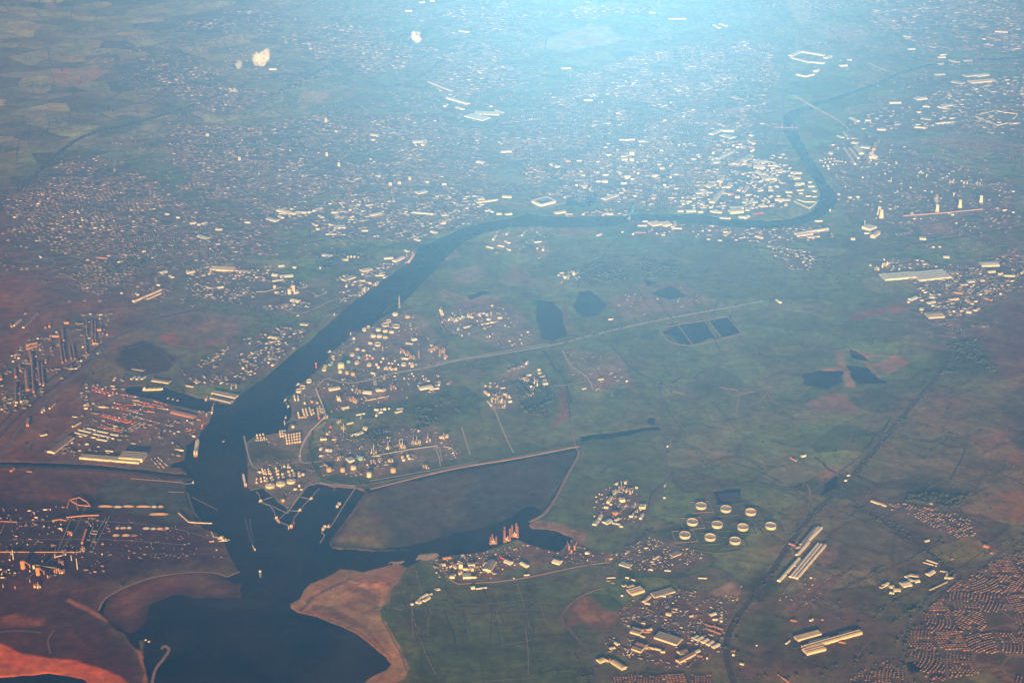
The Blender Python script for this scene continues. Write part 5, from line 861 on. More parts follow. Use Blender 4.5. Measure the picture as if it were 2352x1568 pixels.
# tower blocks of flats
for (r, c, cx, cy, h, w, lab) in ((1, 2, 642, 1122, 44, 26, 'pale tower block above the left towns, topmost of three'), (1, 2, 650, 1434, 44, 26, 'pale tower block above the left towns, middle of three'), (1, 2, 762, 1530, 46, 24, 'pale tower block above the left towns, lowest of three'),
    (1, 1, 1907, 1252, 34, 32, 'lone cream tower block at the town edge on the left'), (1, 1, 2200, 1474, 44, 26, 'cream tower block standing right of the hillside town'), (2, 2, 1234, 135, 34, 28, 'square tower block, left of three by the railway town'),
    (2, 2, 1318, 122, 30, 28, 'square tower block, middle of three by the railway town'), (2, 2, 1412, 88, 40, 26, 'square tower block, right of three by the railway town'), (2, 3, 1055, 75, 40, 34, 'tall office block in the town centre'), (2, 3, 1310, 60, 34, 50, 'broad civic block in the town centre'),
    (1, 3, 1110, 785, 34, 24, 'far thin block above the town centre'), (1, 3, 1852, 1020, 10, 10, 'far low block beyond the terraces'), (2, 3, 485, 255, 22, 18, 'small cream tower beside the dock basin')):
    x, y = at(*C(r, c, cx, cy)); t = empty('tower_block', x, y, 2.5, .35, lab, 'tower block', 'tower blocks'); s = MB(); s.box(0, 0, 0, w, w * .8, h); wo = obj('wall', s.mesh('wall', W_CREAM), t)
    s = MB()
    for k in range(1, int(h / 3.2)):
        for sg in (-1, 1): s.box(0, sg * (w * .4 + .05), k * 3.2, w * .86, .3, 1.1)
    obj('window_band', s.mesh('window_band', mat('window_glass', (0.05, 0.06, 0.07), .2)), wo)
    s = MB(); s.box(0, 0, h, w * .4, w * .35, 3.5); s.box(0, 0, h - .2, w + .8, w * .8 + .8, .8); obj('roof', s.mesh('roof', R_GREY), t)

# ------------------------------------------------------------------ stadium
x, y = at(1249, 465); t = empty('stadium', x, y, 2.8, .62, 'white rounded square football stadium beside the river', 'stadium')
def ring(hx, hy, rad, n=8):
    o = []
    for (sx_, sy_, a0) in ((1, 1, 0), (-1, 1, 90), (-1, -1, 180), (1, -1, 270)):
        for k in range(n + 1):
            a = math.radians(a0 + 90 * k / n); o.append((sx_ * (hx - rad) + rad * math.cos(a), sy_ * (hy - rad) + rad * math.sin(a)))
    return o
def ringwall(mb, prof, mi=0):
    n = None; v = []
    for (hx, hy, rad, z) in prof:
        q = ring(hx, hy, rad); n = len(q); v += [(a, b, z) for a, b in q]
    f = []
    for k in range(len(prof) - 1): f += [(k * n + i, k * n + (i + 1) % n, (k + 1) * n + (i + 1) % n, (k + 1) * n + i) for i in range(n)]
    mb.add(v, f, mi)
s = MB(); ringwall(s, [(112, 92, 34, 0), (112, 92, 34, 22)]); obj('wall', s.mesh('wall', W_WHITE), t)
s = MB(); ringwall(s, [(113.5, 93.5, 35, 21), (113.5, 93.5, 35, 23), (84, 66, 16, 23.4), (84, 66, 16, 22.2)]); obj('roof', s.mesh('roof', W_WHITE), t)
s = MB(); ringwall(s, [(104, 86, 30, 17), (62, 44, 8, 1.5)]); obj('seating', s.mesh('seating', mat('blue_grey_seats', (0.10, 0.10, 0.13))), t)
s = MB(); s.box(0, 0, .2, 110, 72, .4); obj('pitch', s.mesh('pitch', mat('pitch_grass', (0.03, 0.09, 0.03))), t)

# ------------------------------------------------------------------ bridges
def bridge(name, A, B, z, w, label, m, towers=0, th=0, piers=8, arch=False):
    (ax, ay), (bx, by) = at(*A), at(*B); L = math.hypot(bx - ax, by - ay); a = math.atan2(by - ay, bx - ax)
    t = empty(name, (ax + bx) / 2, (ay + by) / 2, 0, a, label, 'bridge'); s = MB(); s.box(0, 0, z, L, w, 2.5); obj('deck', s.mesh('deck', M_PALE if not arch else m), t)
    s = MB()
    for k in range(piers): s.box(-L / 2 + L * (k + .5) / piers, 0, -3, 4, w * .7, z + 3)
    obj('pier', s.mesh('pier', W_CONC), t)
    for k in range(towers):
        q = MB(); xx = (-.5 + (k + (.5 if towers == 1 else 0)) / max(1, towers - 1)) * L * .42
        for sgn in (-1, 1): lattice(q, xx, sgn * w * .45, 0, 7, 4, th, 7, 1.0)
        q.box(xx, 0, th - 4, 6, w * 1.2, 4); obj('tower', q.mesh('tower', m), t)
    if arch:
        q = MB(); n = 18
        for sgn in (-1, 1):
            P0 = None
            for k in range(n + 1):
                u = k / n * 2 - 1; zt = z + 6 + 20 * math.exp(-((abs(u) - .5) / .2) ** 2); p = (u * L / 2, sgn * w * .45, zt)
                if P0: q.bar(P0, p, 1.2); q.bar((P0[0], P0[1], z + 1), p, .7)
                P0 = p
        obj('truss', q.mesh('truss', m), t)
bridge('transporter_bridge', (1458, 478), (1441, 513), 46, 14, 'blue steel transporter bridge spanning the river near town', mat('bridge_blue', (0.10, 0.32, 0.50)), 2, 68, 2, True)
bridge('lift_bridge', (1782, 294), (1834, 296), 12, 18, 'red lift bridge with two towers at the narrow upper river', W_RED, 2, 54, 6)
bridge('viaduct', (1820, 220), (1928, 280), 16, 22, 'long pale road viaduct crossing the upper river', W_CREAM, 0, 0, 22)
bridge('road_bridge', (1995, 146), (2034, 164), 10, 18, 'short tan road bridge far up the river valley', W_CREAM, 0, 0, 8)

# ------------------------------------------------------------------ conveyors, gantries and pipe runs
def gantry(r, c, s, z, w, m, label, group, name='conveyor'):
    P = [at(*C(r, c, *q)) for q in pts(s)]; x0, y0 = P[0]; t = empty(name, x0, y0, gz(x0, y0) - .5, 0, label, 'conveyor', group); b = MB(); lm = MB(); lm.box(0, 0, 0, 2, w * .8, z); lm = lm.mesh('leg', W_DARK); nl = 0
    for (ax, ay), (bx, by) in zip(P[:-1], P[1:]):
        L = math.hypot(bx - ax, by - ay); a = math.atan2(by - ay, bx - ax); b.box((ax + bx) / 2 - x0, (ay + by) / 2 - y0, z, L, w, w * .9, a)
        for k in range(max(1, int(L / 60))): f = (k + .5) / max(1, int(L / 60)); obj('leg', lm, t, (ax + (bx - ax) * f - x0, ay + (by - ay) * f - y0, 0), a)
    obj('gallery', b.mesh('gallery', m), t)
for i, (s, z, w, m) in enumerate((("610 65 780 48 910 45", 14, 7, W_ORANGE), ("480 95 560 84 615 97", 16, 6, W_ORANGE), ("795 175 755 300", 9, 14, W_ORANGE), ("860 140 832 208 888 215 900 188 850 184", 12, 5, W_CONC), ("1010 42 935 200 860 350", 8, 4, W_CONC), ("975 60 900 180 835 320", 8, 4, W_CONC),
    ("0 376 360 378 730 378", 10, 5, W_ORANGE), ("500 430 575 412", 14, 5, W_CREAM), ("1640 20 1735 105 1825 112 1950 116", 12, 6, W_CREAM), ("330 505 520 535", 18, 4, W_CONC), ("0 95 160 100", 10, 4, W_ORANGE), ("40 130 5 200", 8, 4, W_ORANGE), ("660 60 560 300 530 370", 9, 4, W_CONC))):
    gantry(4, 1, s, z, w, m, f"raised ore conveyor gallery, number {ORD[i]} counted by length of run, in the lower left works" if False else f"raised ore conveyor gallery in the steelworks, {('long bright run', 'short angled run', 'thick orange run', 'small looped run', 'long sloping right run', 'long sloping left run', 'level back run', 'short upper run', 'zigzag run by the river', 'run between the furnaces', 'edge run', 'short edge run', 'thin slanting run')[i]}", 'steelworks conveyors')
gantry(3, 1, "640 1472 728 1448 800 1490 832 1528 725 1520 640 1472 618 1545", 14, 6, W_ORANGE, 'square looped conveyor gallery at the top of the lower left works', 'steelworks conveyors')
gantry(3, 1, "708 1460 700 1510 720 1560", 14, 5, W_ORANGE, 'short conveyor inside the square loop of the steelworks', 'steelworks conveyors')
gantry(2, 4, "1240 428 1600 402 1970 366", 12, 12, W_OCHRE, 'long straight tan conveyor gallery beyond the cooling towers', None)
gantry(2, 2, "0 1125 90 1122 240 1082", 12, 6, W_CONC, 'thin conveyor to the cream towers on the left bank', None)
gantry(3, 2, "1060 1062 1400 1000 1670 962", 6, 6, W_CONC, 'long pipe rack across the power works on the peninsula', None, 'pipe_rack')
gantry(3, 2, "1640 970 1690 1080", 6, 3, W_CREAM, 'left pale pipe rack in the open yard of the power works', 'yard pipe racks', 'pipe_rack')
gantry(3, 2, "1725 970 1800 985 1835 1078", 6, 3, W_CREAM, 'right pale pipe rack in the open yard of the power works', 'yard pipe racks', 'pipe_rack')
gantry(3, 2, "548 435 600 560 640 680", 4, 8, W_CREAM, 'pale pipe track beside the road on the peninsula', None, 'pipe_rack')
gantry(3, 2, "640 690 500 830 450 905 410 1000 405 1060", 4, 7, W_CREAM, 'curving pipe track down to the peninsula point', None, 'pipe_rack')
gantry(3, 2, "1670 1370 1720 1460", 6, 4, W_CONC, 'x', None, 'pipe_rack') if False else None
gantry(2, 2, "1672 1365 1735 1490", 7, 5, W_CONC, 'slanting conveyor left of the inland chemical works', None)
# stockpiles of ore and coal
def pile(r, c, x0, y0, x1, y1, w, h, m, label, group='ore and coal stockpiles'):
    A, B = at(*C(r, c, x0, y0)), at(*C(r, c, x1, y1)); L = math.hypot(B[0] - A[0], B[1] - A[1]); a = math.atan2(B[1] - A[1], B[0] - A[0])
    s = MB(); n = max(6, int(L / 14)); v = []; rows = 5
    for k in range(n + 1):
        f = k / n; e = min(1, min(f, 1 - f) * n / 2.2); e = math.sqrt(max(e, .02)); hh = h * e * random.uniform(.85, 1.1)
        for j, (yy, zz) in enumerate(((-1, 0), (-.5, .55), (0, 1), (.5, .55), (1, 0))): v.append(((f - .5) * L, yy * w / 2 * (.4 + .6 * e) + random.uniform(-1, 1), zz * hh - .3))
    f_ = [(i * 5 + j, i * 5 + 5 + j, i * 5 + 6 + j, i * 5 + 1 + j) for i in range(n) for j in range(4)] + [(0, 1, 2, 3, 4), tuple(n * 5 + j for j in (4, 3, 2, 1, 0))]
    s.add(v, f_); o = obj('stockpile', s.mesh('stockpile', m), None, ((A[0] + B[0]) / 2, (A[1] + B[1]) / 2, gz(*A)), a); tag(o, label, 'stockpile', group)
P_TAN, P_BLU, P_ORE = mat('sinter_heap', (0.45, 0.30, 0.16)), mat('limestone_heap', (0.40, 0.42, 0.42)), mat('ore_heap', (0.22, 0.11, 0.07))
for i, q in enumerate(((1035, 212, 1100, 210, P_TAN), (1120, 212, 1195, 210, P_TAN), (1100, 145, 1165, 142, P_TAN), (1060, 145, 1098, 143, P_BLU), (1168, 143, 1210, 142, P_BLU), (1440, 152, 1510, 150, P_TAN), (1310, 148, 1380, 146, P_BLU), (1385, 150, 1436, 150, P_BLU), (1512, 148, 1555, 146, P_BLU), (1370, 18, 1550, 16, P_TAN), (1200, 213, 1270, 212, P_ORE))):
    pile(4, 1, *q[:4], 34, 11, q[4], f"{'tan' if q[4] is P_TAN else 'pale grey' if q[4] is P_BLU else 'brown'} ore stockpile by the river works, {ordw(i if i < 9 else 9, 11) if i else 'near row left end'} as laid out")
for i, q in enumerate(((900, 1512, 1040, 1515, P_TAN), (1045, 1518, 1125, 1518, P_BLU), (1130, 1512, 1235, 1515, P_TAN), (1250, 1515, 1390, 1516, P_TAN), (1392, 1518, 1445, 1518, P_BLU), (1450, 1517, 1505, 1517, P_TAN))):
    pile(3, 1, *q[:4], 32, 11, q[4], f"{'tan' if q[4] is P_TAN else 'pale grey'} heap, {ordw(i, 6)} in the long back row of stockpiles", 'back row of stockpiles')

# ------------------------------------------------------------------ container stacks
CM = [W_RED, W_ORANGE, mat('container_brown', (0.35, 0.10, 0.05)), W_BLUE, W_STEEL, W_WHITE]
CS = []
def boxes_row(r, c, x0, y0, x1, y1, label, reds=.8, tall=3):
    A, B = at(*C(r, c, x0, y0)), at(*C(r, c, x1, y1)); L = math.hypot(B[0] - A[0], B[1] - A[1]); a = math.atan2(B[1] - A[1], B[0] - A[0]); n = int(L / 14.5); s_ = random.Random(int(x0 * 7 + y0))
    for k in range(n):
        if s_.random() < .16: continue
        mi = (s_.choice((0, 1, 1, 2)) if s_.random() < reds else s_.choice((3, 4, 5))); f = (k + .5) / n
        CS.append((A[0] + (B[0] - A[0]) * f, A[1] + (B[1] - A[1]) * f, a, mi, s_.randint(1, tall), s_.randint(1, 3), label))
CR = ((950, 672, 1255, 742), (945, 690, 1225, 762), (930, 682, 1240, 752), (905, 762, 1120, 835), (900, 785, 1110, 832), (950, 740, 1085, 790), (1045, 565, 1200, 602), (1030, 605, 1190, 640), (1040, 590, 1180, 620), (1225, 565, 1420, 625), (1230, 540, 1500, 600), (1300, 585, 1560, 630), (1400, 545, 1560, 590), (1260, 550, 1400, 590),
      (850, 413, 1050, 468), (860, 433, 1045, 490), (880, 458, 970, 482), (1085, 485, 1285, 515), (840, 440, 900, 460), (1690, 802, 1800, 812), (1700, 820, 1790, 832), (1730, 842, 1775, 865), (1810, 720, 1865, 728), (1690, 745, 1720, 755), (780, 488, 805, 494), (1190, 630, 1300, 645), (1320, 640, 1440, 655), (1160, 575, 1230, 590), (900, 575, 990, 600), (1390, 1080, 1480, 1180), (1420, 1070, 1510, 1165), (1450, 1065, 1545, 1150))
for i, q in enumerate(CR): boxes_row(3, 1, *q, 'in the main blocks of the container dock' if i < 14 else 'in the back corner of the container dock' if i < 19 else 'by the river berth of the container dock' if i < 24 else 'around the edges of the container dock', .85 if i < 29 else .2, 3 if i < 29 else 2)
for i, q in enumerate(((1150, 820, 1290, 745), (1160, 830, 1330, 745), (1175, 835, 1340, 755), (1120, 660, 1500, 760))): boxes_row(3, 1, *q, 'beside the grassy middle of the container dock', .1 if i < 3 else .3, 1)

CS.sort(key=lambda q: q[1]); CMESH = {}; CNAME = ('red', 'orange', 'rust brown', 'blue', 'grey', 'white'); left = MB()
for i, (x, y, a, mi, hh, wd, label) in enumerate(CS):
    if i < 290:
        if (mi, hh, wd) not in CMESH:
            s = MB(); s.box(0, 0, 0, 12.2, 4.2 * wd, 2.6 * hh)
            for q in range(wd): s.box(0, (q - (wd - 1) / 2) * 4.2, 2.6 * hh, 11.6, 3.8, .35)
            CMESH[(mi, hh, wd)] = s.mesh('container_stack', CM[mi])
        o = obj('container_stack', CMESH[(mi, hh, wd)], None, (x, y, gz(x, y)), a); tag(o, f"{CNAME[mi]} container stack {('one', 'two', 'three')[hh - 1]} high {label}", 'container stack', f"{CNAME[mi]} container stacks {label}")
    else: left.box(x, y, gz(x, y), 12.2, 4.2 * wd, 2.6 * hh, a, mi)
obj('container_stacks_behind', left.mesh('container_stacks_behind', CM), kind='stuff')
# ------------------------------------------------------------------ ships
def ship(r, c, x0, y0, x1, y1, beam, label, hull=W_RUST, deck=W_ORANGE, hgt=14, name='cargo_ship', house=W_CREAM):
    """bow at the first point, stern with the bridge at the second"""
    A, B = at(*C(r, c, x0, y0)), at(*C(r, c, x1, y1)); L = math.hypot(B[0] - A[0], B[1] - A[1]); a = math.atan2(A[1] - B[1], A[0] - B[0])
    t = empty(name, (A[0] + B[0]) / 2, (A[1] + B[1]) / 2, -1.0, a, label, 'ship'); out = [(-.5, .42), (-.48, .5), (.3, .5), (.4, .4), (.46, .2), (.5, 0)]
    ol = [(x * L, y * beam) for x, y in out] + [(x * L, -y * beam) for x, y in reversed(out[:-1])]
    s = MB(); n = len(ol); v = [(x * .97, y * .85, 0) for x, y in ol] + [(x, y, hgt + (3 if x > L * .38 else 0)) for x, y in ol]; s.add(v, [(i, (i + 1) % n, n + (i + 1) % n, n + i) for i in range(n)]); obj('hull', s.mesh('hull', hull), t)
    s = MB(); s.add([(x, y, hgt + (1.8 if x > L * .38 else -1.0)) for x, y in [(p * .985, q * .97) for p, q in ol]], [tuple(range(n))])
    for k in range(int(L / 30)): s.box(-L * .28 + (k + .5) * L * .66 / max(1, int(L / 30)), 0, hgt - 1, L * .66 / max(1, int(L / 30)) * .8, beam * .6, 2.6)
    obj('deck', s.mesh('deck', deck), t)
    s = MB(); hl = max(8, L * .09); s.box(-L * .4, 0, hgt - 1, hl, beam * .8, hgt * .9); s.box(-L * .4 + hl * .2, 0, hgt * 1.9 - 1, hl * .5, beam * .98, 3); bo = obj('bridge_house', s.mesh('bridge_house', house), t)
    s = MB(); s.cyl(-L * .46, 0, hgt, beam * .1, hgt * 1.1, 10); obj('funnel', s.mesh('funnel', W_RED), bo)
    if L > 90:
        s = MB()
        for f in (-.15, .05, .25): s.cyl(f * L, 0, hgt, .9, 14, 6); s.bar((f * L, 0, hgt + 3), (f * L + 14, 0, hgt + 12), .6)
        obj('deck_crane', s.mesh('deck_crane', W_CREAM), t)
ship(3, 1, 1500, 440, 1310, 445, 26, 'orange cargo ship moored at the back quay of the dock basin', W_CREAM, W_ORANGE, 14)
ship(3, 1, 1908, 508, 1892, 545, 18, 'small orange ship at the right end of the dock basin quay', W_ORANGE, W_CREAM, 10)
ship(3, 1, 1818, 908, 1797, 1058, 34, 'large bulk ship at the riverside dock berth with white bridge', W_RUST, W_CREAM, 18)
ship(3, 1, 2232, 1218, 2258, 1335, 20, 'red and white tanker at the jetty on the peninsula tip', W_RED, W_CREAM, 10)
ship(3, 1, 1955, 620, 1945, 665, 16, 'small cream ship at the mouth of the dock basin', W_CREAM, W_STEEL, 9)
ship(4, 2, 218, 96, 182, 55, 18, 'orange tanker at the left head of the peninsula jetties', W_ORANGE, W_CREAM, 9)
ship(4, 2, 352, 92, 322, 145, 20, 'red tanker with white bridge at the pointed jetty', W_RED, W_RUST, 10)
ship(4, 2, 632, 122, 614, 170, 18, 'cream and brown tanker at the outer right jetty', W_RUST, W_CREAM, 9)
ship(4, 2, 42, 605, 38, 545, 16, 'lone ship with lit bridge heading out through the river mouth', W_DARK, W_STEEL, 9)
ship(4, 1, 2318, 300, 2345, 348, 9, 'small boat trailing a wake in the river mouth', W_WHITE, W_STEEL, 5)
ship(3, 2, 762, 1478, 745, 1530, 20, 'cargo ship at the head of the straight right jetty', W_DARK, W_CREAM, 10)
ship(2, 2, 1455, 770, 1400, 850, 24, 'red and cream ship moored at the left bank below the bend', W_RED, W_CREAM, 12)
ship(2, 3, 850, 402, 930, 406, 20, 'cream ship moored on the north quay in front of town', W_CREAM, W_CREAM, 12)
ship(2, 3, 1905, 436, 2010, 442, 18, 'pale ship moored by the town wharf', W_CREAM, W_STEEL, 9)
ship(4, 1, 1920, 270, 1965, 268, 12, 'small red boat beside the ore jetty', W_RED, W_CREAM, 6)
for i, (r, c, cx, cy) in enumerate(((3, 1, 2055, 916), (3, 1, 1545, 520), (3, 1, 1590, 530), (3, 1, 1633, 541), (4, 1, 1993, 345), (4, 1, 1370, 1185), (4, 1, 1340, 1170), (2, 4, 570, 352))):
    ship(r, c, cx + 9, cy - 4, cx - 7, cy + 4, 7, ('small white launch alone in mid river beside the docks', 'leftmost of three small launches in the dock basin', 'middle of three small launches in the dock basin', 'rightmost of three small launches in the dock basin', 'small pale workboat below the ore jetty', 'right small boat in the breakwater harbour', 'left small boat in the breakwater harbour', 'small launch on the right bank of the bow')[i], W_WHITE, W_STEEL, 4, 'launch')
# wake of the small boat
m = mat('foam', (0.12, 0.14, 0.15)); b = MB(); A = [at(*C(4, 1, *q)) for q in ((2345, 340), (2325, 290), (2305, 220), (2285, 120), (2275, 60))]
v = []; 
for i, (x, y) in enumerate(A): w = 4 + i * 4; v += [(x - w, y, .25), (x - w * .55, y, .25), (x + w * .55, y, .25), (x + w, y, .25)]
b.add(v, [f for i in range(4) for f in ((i * 4, i * 4 + 1, i * 4 + 5, i * 4 + 4), (i * 4 + 2, i * 4 + 3, i * 4 + 7, i * 4 + 6))]); obj('water_wake', b.mesh('water_wake', m), kind='stuff')

# ------------------------------------------------------------------ jetties
def jetty(label, specs, heads, w=7, m=W_CONC):
    P0 = at(*C(*specs[0][0], *specs[0][1])); t = empty('jetty', P0[0], P0[1], 0, 0, label, 'jetty', 'jetties of the estuary'); d = MB(); p = MB(); h_ = MB()
    Q = [at(*C(*q[0], *q[1])) for q in specs]
    for (ax, ay), (bx, by) in zip(Q[:-1], Q[1:]):
        L = math.hypot(bx - ax, by - ay); a = math.atan2(by - ay, bx - ax); d.box((ax + bx) / 2 - P0[0], (ay + by) / 2 - P0[1], 5, L, w, 1.6, a)
        n = max(2, int(L / 22))
        for k in range(n): f = (k + .5) / n; p.box(ax + (bx - ax) * f - P0[0], ay + (by - ay) * f - P0[1], -6, 1.6, w * .9, 11, a)
    for (rc, q, l_, w_, a) in heads: x, y = at(*C(*rc, *q)); h_.box(x - P0[0], y - P0[1], 4.5, l_, w_, 3, a); h_.box(x - P0[0], y - P0[1], 7, l_ * .3, w_ * .6, 12, a); h_.cyl(x - P0[0] + l_ * .3, y - P0[1], 7, 1.2, 20, 8)
    obj('deck', d.mesh('deck', m), t); obj('pile', p.mesh('pile', W_DARK), t)
    if heads: obj('loading_platform', h_.mesh('loading_platform', W_CREAM), t)
a32, a42, a31, a41, a22 = (3, 2), (4, 2), (3, 1), (4, 1), (2, 2)
jetty('left angled jetty off the peninsula point', [(a32, (150, 1430)), (a32, (70, 1455)), (a32, (35, 1470))], [(a32, (40, 1470), 26, 16, .9)])
jetty('long walkway linking the left jetty heads', [(a32, (0, 1380)), (a32, (30, 1410)), (a32, (40, 1470)), (a32, (75, 1492)), (a32, (130, 1510)), (a32, (170, 1568)), (a42, (180, 55)), (a42, (240, 102)), (a42, (295, 120)), (a42, (298, 165))], [(a42, (188, 58), 24, 14, -.8)], 5)
jetty('middle jetty running to the pointed head', [(a32, (290, 1550)), (a32, (345, 1556)), (a32, (400, 1562)), (a42, (360, 40)), (a42, (320, 130))], [(a32, (400, 1555), 26, 16, .4), (a42, (318, 132), 22, 16, .9), (a42, (300, 150), 8, 20, .3)], 6)
jetty('short jetty to the right of the peninsula triangle', [(a32, (415, 1430)), (a32, (500, 1450)), (a32, (530, 1405)), (a32, (582, 1350))], [(a32, (505, 1448), 30, 14, .7)], 6)
jetty('walkway from the triangle to the lower head', [(a42, (215, 62)), (a42, (262, 20)), (a32, (290, 1560))], [], 5)
jetty('zigzag walkway up the basin', [(a32, (405, 1560)), (a32, (440, 1500)), (a32, (500, 1450))], [], 5)
jetty('long straight right jetty across the basin', [(a32, (920, 1338)), (a32, (830, 1470)), (a32, (770, 1568)), (a42, (720, 82)), (a42, (680, 142)), (a42, (622, 140)), (a42, (602, 188)), (a42, (632, 214)), (a42, (590, 282))], [(a32, (765, 1500), 30, 16, 1.0), (a42, (630, 140), 34, 18, .9), (a42, (665, 135), 18, 14, 0)], 8)
jetty('small jetty at the upper corner of the basin', [(a32, (735, 1330)), (a32, (712, 1372))], [], 5)
jetty('short jetty by the canal mouth on the left bank', [(a31, (1700, 1310)), (a31, (1778, 1302))], [(a31, (1774, 1302), 12, 12, 0)], 5)
jetty('thin outfall jetty below the canal mouth', [(a31, (1690, 1388)), (a31, (1545, 1380))], [], 4)
jetty('ore terminal jetty at the lower left works', [(a41, (1940, 180)), (a41, (1960, 225)), (a41, (2030, 240)), (a41, (2112, 258))], [(a41, (2030, 240), 46, 22, .1), (a41, (2050, 265), 60, 10, .1)], 8, W_CREAM)
jetty('tanker jetty near the river bend', [(a32, (345, 700)), (a32, (300, 740)), (a32, (262, 752))], [(a32, (262, 750), 10, 60, .2), (a32, (272, 705), 14, 14, 0)], 5)
jetty('upper tanker jetty of the refinery', [(a32, (760, 120)), (a32, (700, 100)), (a32, (670, 102))], [(a32, (675, 100), 36, 10, .6)], 6)
jetty('middle tanker jetty of the refinery', [(a32, (440, 390)), (a32, (378, 402))], [(a32, (385, 400), 36, 10, .7)], 6)
jetty('lower tanker jetty of the refinery', [(a32, (300, 500)), (a32, (262, 545)), (a32, (300, 600))], [(a32, (268, 545), 30, 10, 1.1), (a32, (296, 605), 20, 9, 1.1)], 6)
jetty('small loading jetty by the flare stack tank farm', [(a22, (920, 1480)), (a22, (870, 1500))], [(a22, (868, 1502), 14, 14, .4)], 6, W_RED)

# loading towers and cranes
def crane(r, c, cx, cy, h, label, m=W_RED, jib=30, rz=.5, group='dock cranes'):
    x, y = at(*C(r, c, cx, cy)); t = empty('dock_crane', x, y, max(gz(x, y), 2.0), rz, label, 'crane', group)
    s = MB(); lattice(s, 0, 0, 0, 9, 4, h, 5, .9); to = obj('tower', s.mesh('tower', m), t)
    s = MB(); s.box(-3, 0, h, 10, 6, 5); obj('cab', s.mesh('cab', W_CREAM), to); s = MB(); s.bar((0, 0, h + 3), (jib, 0, h + jib * .7), 1.0); s.bar((-3, 0, h + 8), (jib, 0, h + jib * .7), .5); obj('jib', s.mesh('jib', m), to)
crane(3, 2, 553, 245, 42, 'red loading tower on the refinery bank', W_RED, 14)
crane(4, 3, 525, 345, 26, 'orange crane, left of two at the end of the rig dock', W_ORANGE, 34, 2.0); crane(4, 3, 575, 345, 26, 'orange crane, right of two at the end of the rig dock', W_ORANGE, 34, .9); crane(4, 3, 545, 375, 16, 'small orange crane in front of the rig dock pair', W_ORANGE, 24, 4.0)
crane(3, 1, 1955, 640, 34, 'dock crane at the basin mouth', W_CONC, 40, 1.2); crane(3, 1, 1900, 690, 20, 'dock crane beside the white ore heap', W_CONC, 30, .4); crane(3, 1, 1860, 800, 26, 'quay crane at the riverside container berth', W_RED, 34, .2)
crane(2, 3, 2290, 590, 34, 'red yard crane on the inner bank of the bow', W_RED, 26, 1.9); crane(3, 1, 2125, 440, 24, 'left crane behind the quay warehouse', W_STEEL, 20, 1.4); crane(3, 1, 2170, 430, 24, 'right crane behind the quay warehouse', W_STEEL, 20, 1.7)
crane(2, 2, 1385, 800, 30, 'left red crane over the moored ship below the bend', W_RED, 24, 1.3); crane(2, 2, 1440, 785, 34, 'right red crane over the moored ship below the bend', W_RED, 24, 1.0)
# jack-up drilling rigs
M_LEG = mat('rig_leg_paint', (0.42, 0.20, 0.12))
def rig(r, c, cx, cy, legs, H, R, label, rz):
    x, y = at(*C(r, c, cx, cy)); t = empty('drilling_rig', x, y, 0, rz, label, 'drilling rig', 'jack up rigs at the quay'); s = MB()
    v = [(R * math.cos(a), R * math.sin(a)) for a in [math.radians(q) for q in (80, 100, 200, 220, 320, 340)]]
    s.add([(a, b, 9) for a, b in v] + [(a, b, 17) for a, b in v], [tuple(range(5, -1, -1)), tuple(range(6, 12))] + [(i, (i + 1) % 6, 6 + (i + 1) % 6, 6 + i) for i in range(6)]); obj('hull', s.mesh('hull', W_RUST), t)
    s = MB(); s.box(0, 0, 17, R * .7, R * .5, 9); s.cyl(R * .2, -R * .5, 17, 8, 2, 12); obj('deck_house', s.mesh('deck_house', W_CREAM), t)
    for k in range(legs):
        a = math.radians(90 + 120 * k); q = MB(); lattice(q, R * .72 * math.cos(a), R * .72 * math.sin(a), -8, 8, 8, H + 8, int(H / 8), .55); obj('leg', q.mesh('leg', M_LEG), t)
    q = MB(); lattice(q, 0, -R * .55, 17, 9, 3, 34, 5, .8); obj('derrick', q.mesh('derrick', W_STEEL), t)
rig(4, 2, 2178, 285, 3, 62, 32, 'leftmost jack up drilling rig with short red legs', .2); rig(4, 2, 2300, 262, 3, 100, 34, 'middle jack up drilling rig with tall orange legs', .5); rig(4, 3, 30, 222, 3, 96, 32, 'right jack up drilling rig against the quay', -.3)
# dome of the power station
x, y = at(*C(4, 2, 1900, 412)); t = empty('domed_tank', x, y, 2.5, 0, 'white domed round building behind the headland works', 'tank'); s = MB(); s.lathe([(15, 0), (15, 9), (14, 14), (11, 18), (6, 21), (1, 22)], 24); obj('dome', s.mesh('dome', W_WHITE), t); s = MB(); s.lathe([(17, 0), (17, 4), (15.2, 4.2)], 24); obj('base', s.mesh('base', W_CONC), t)
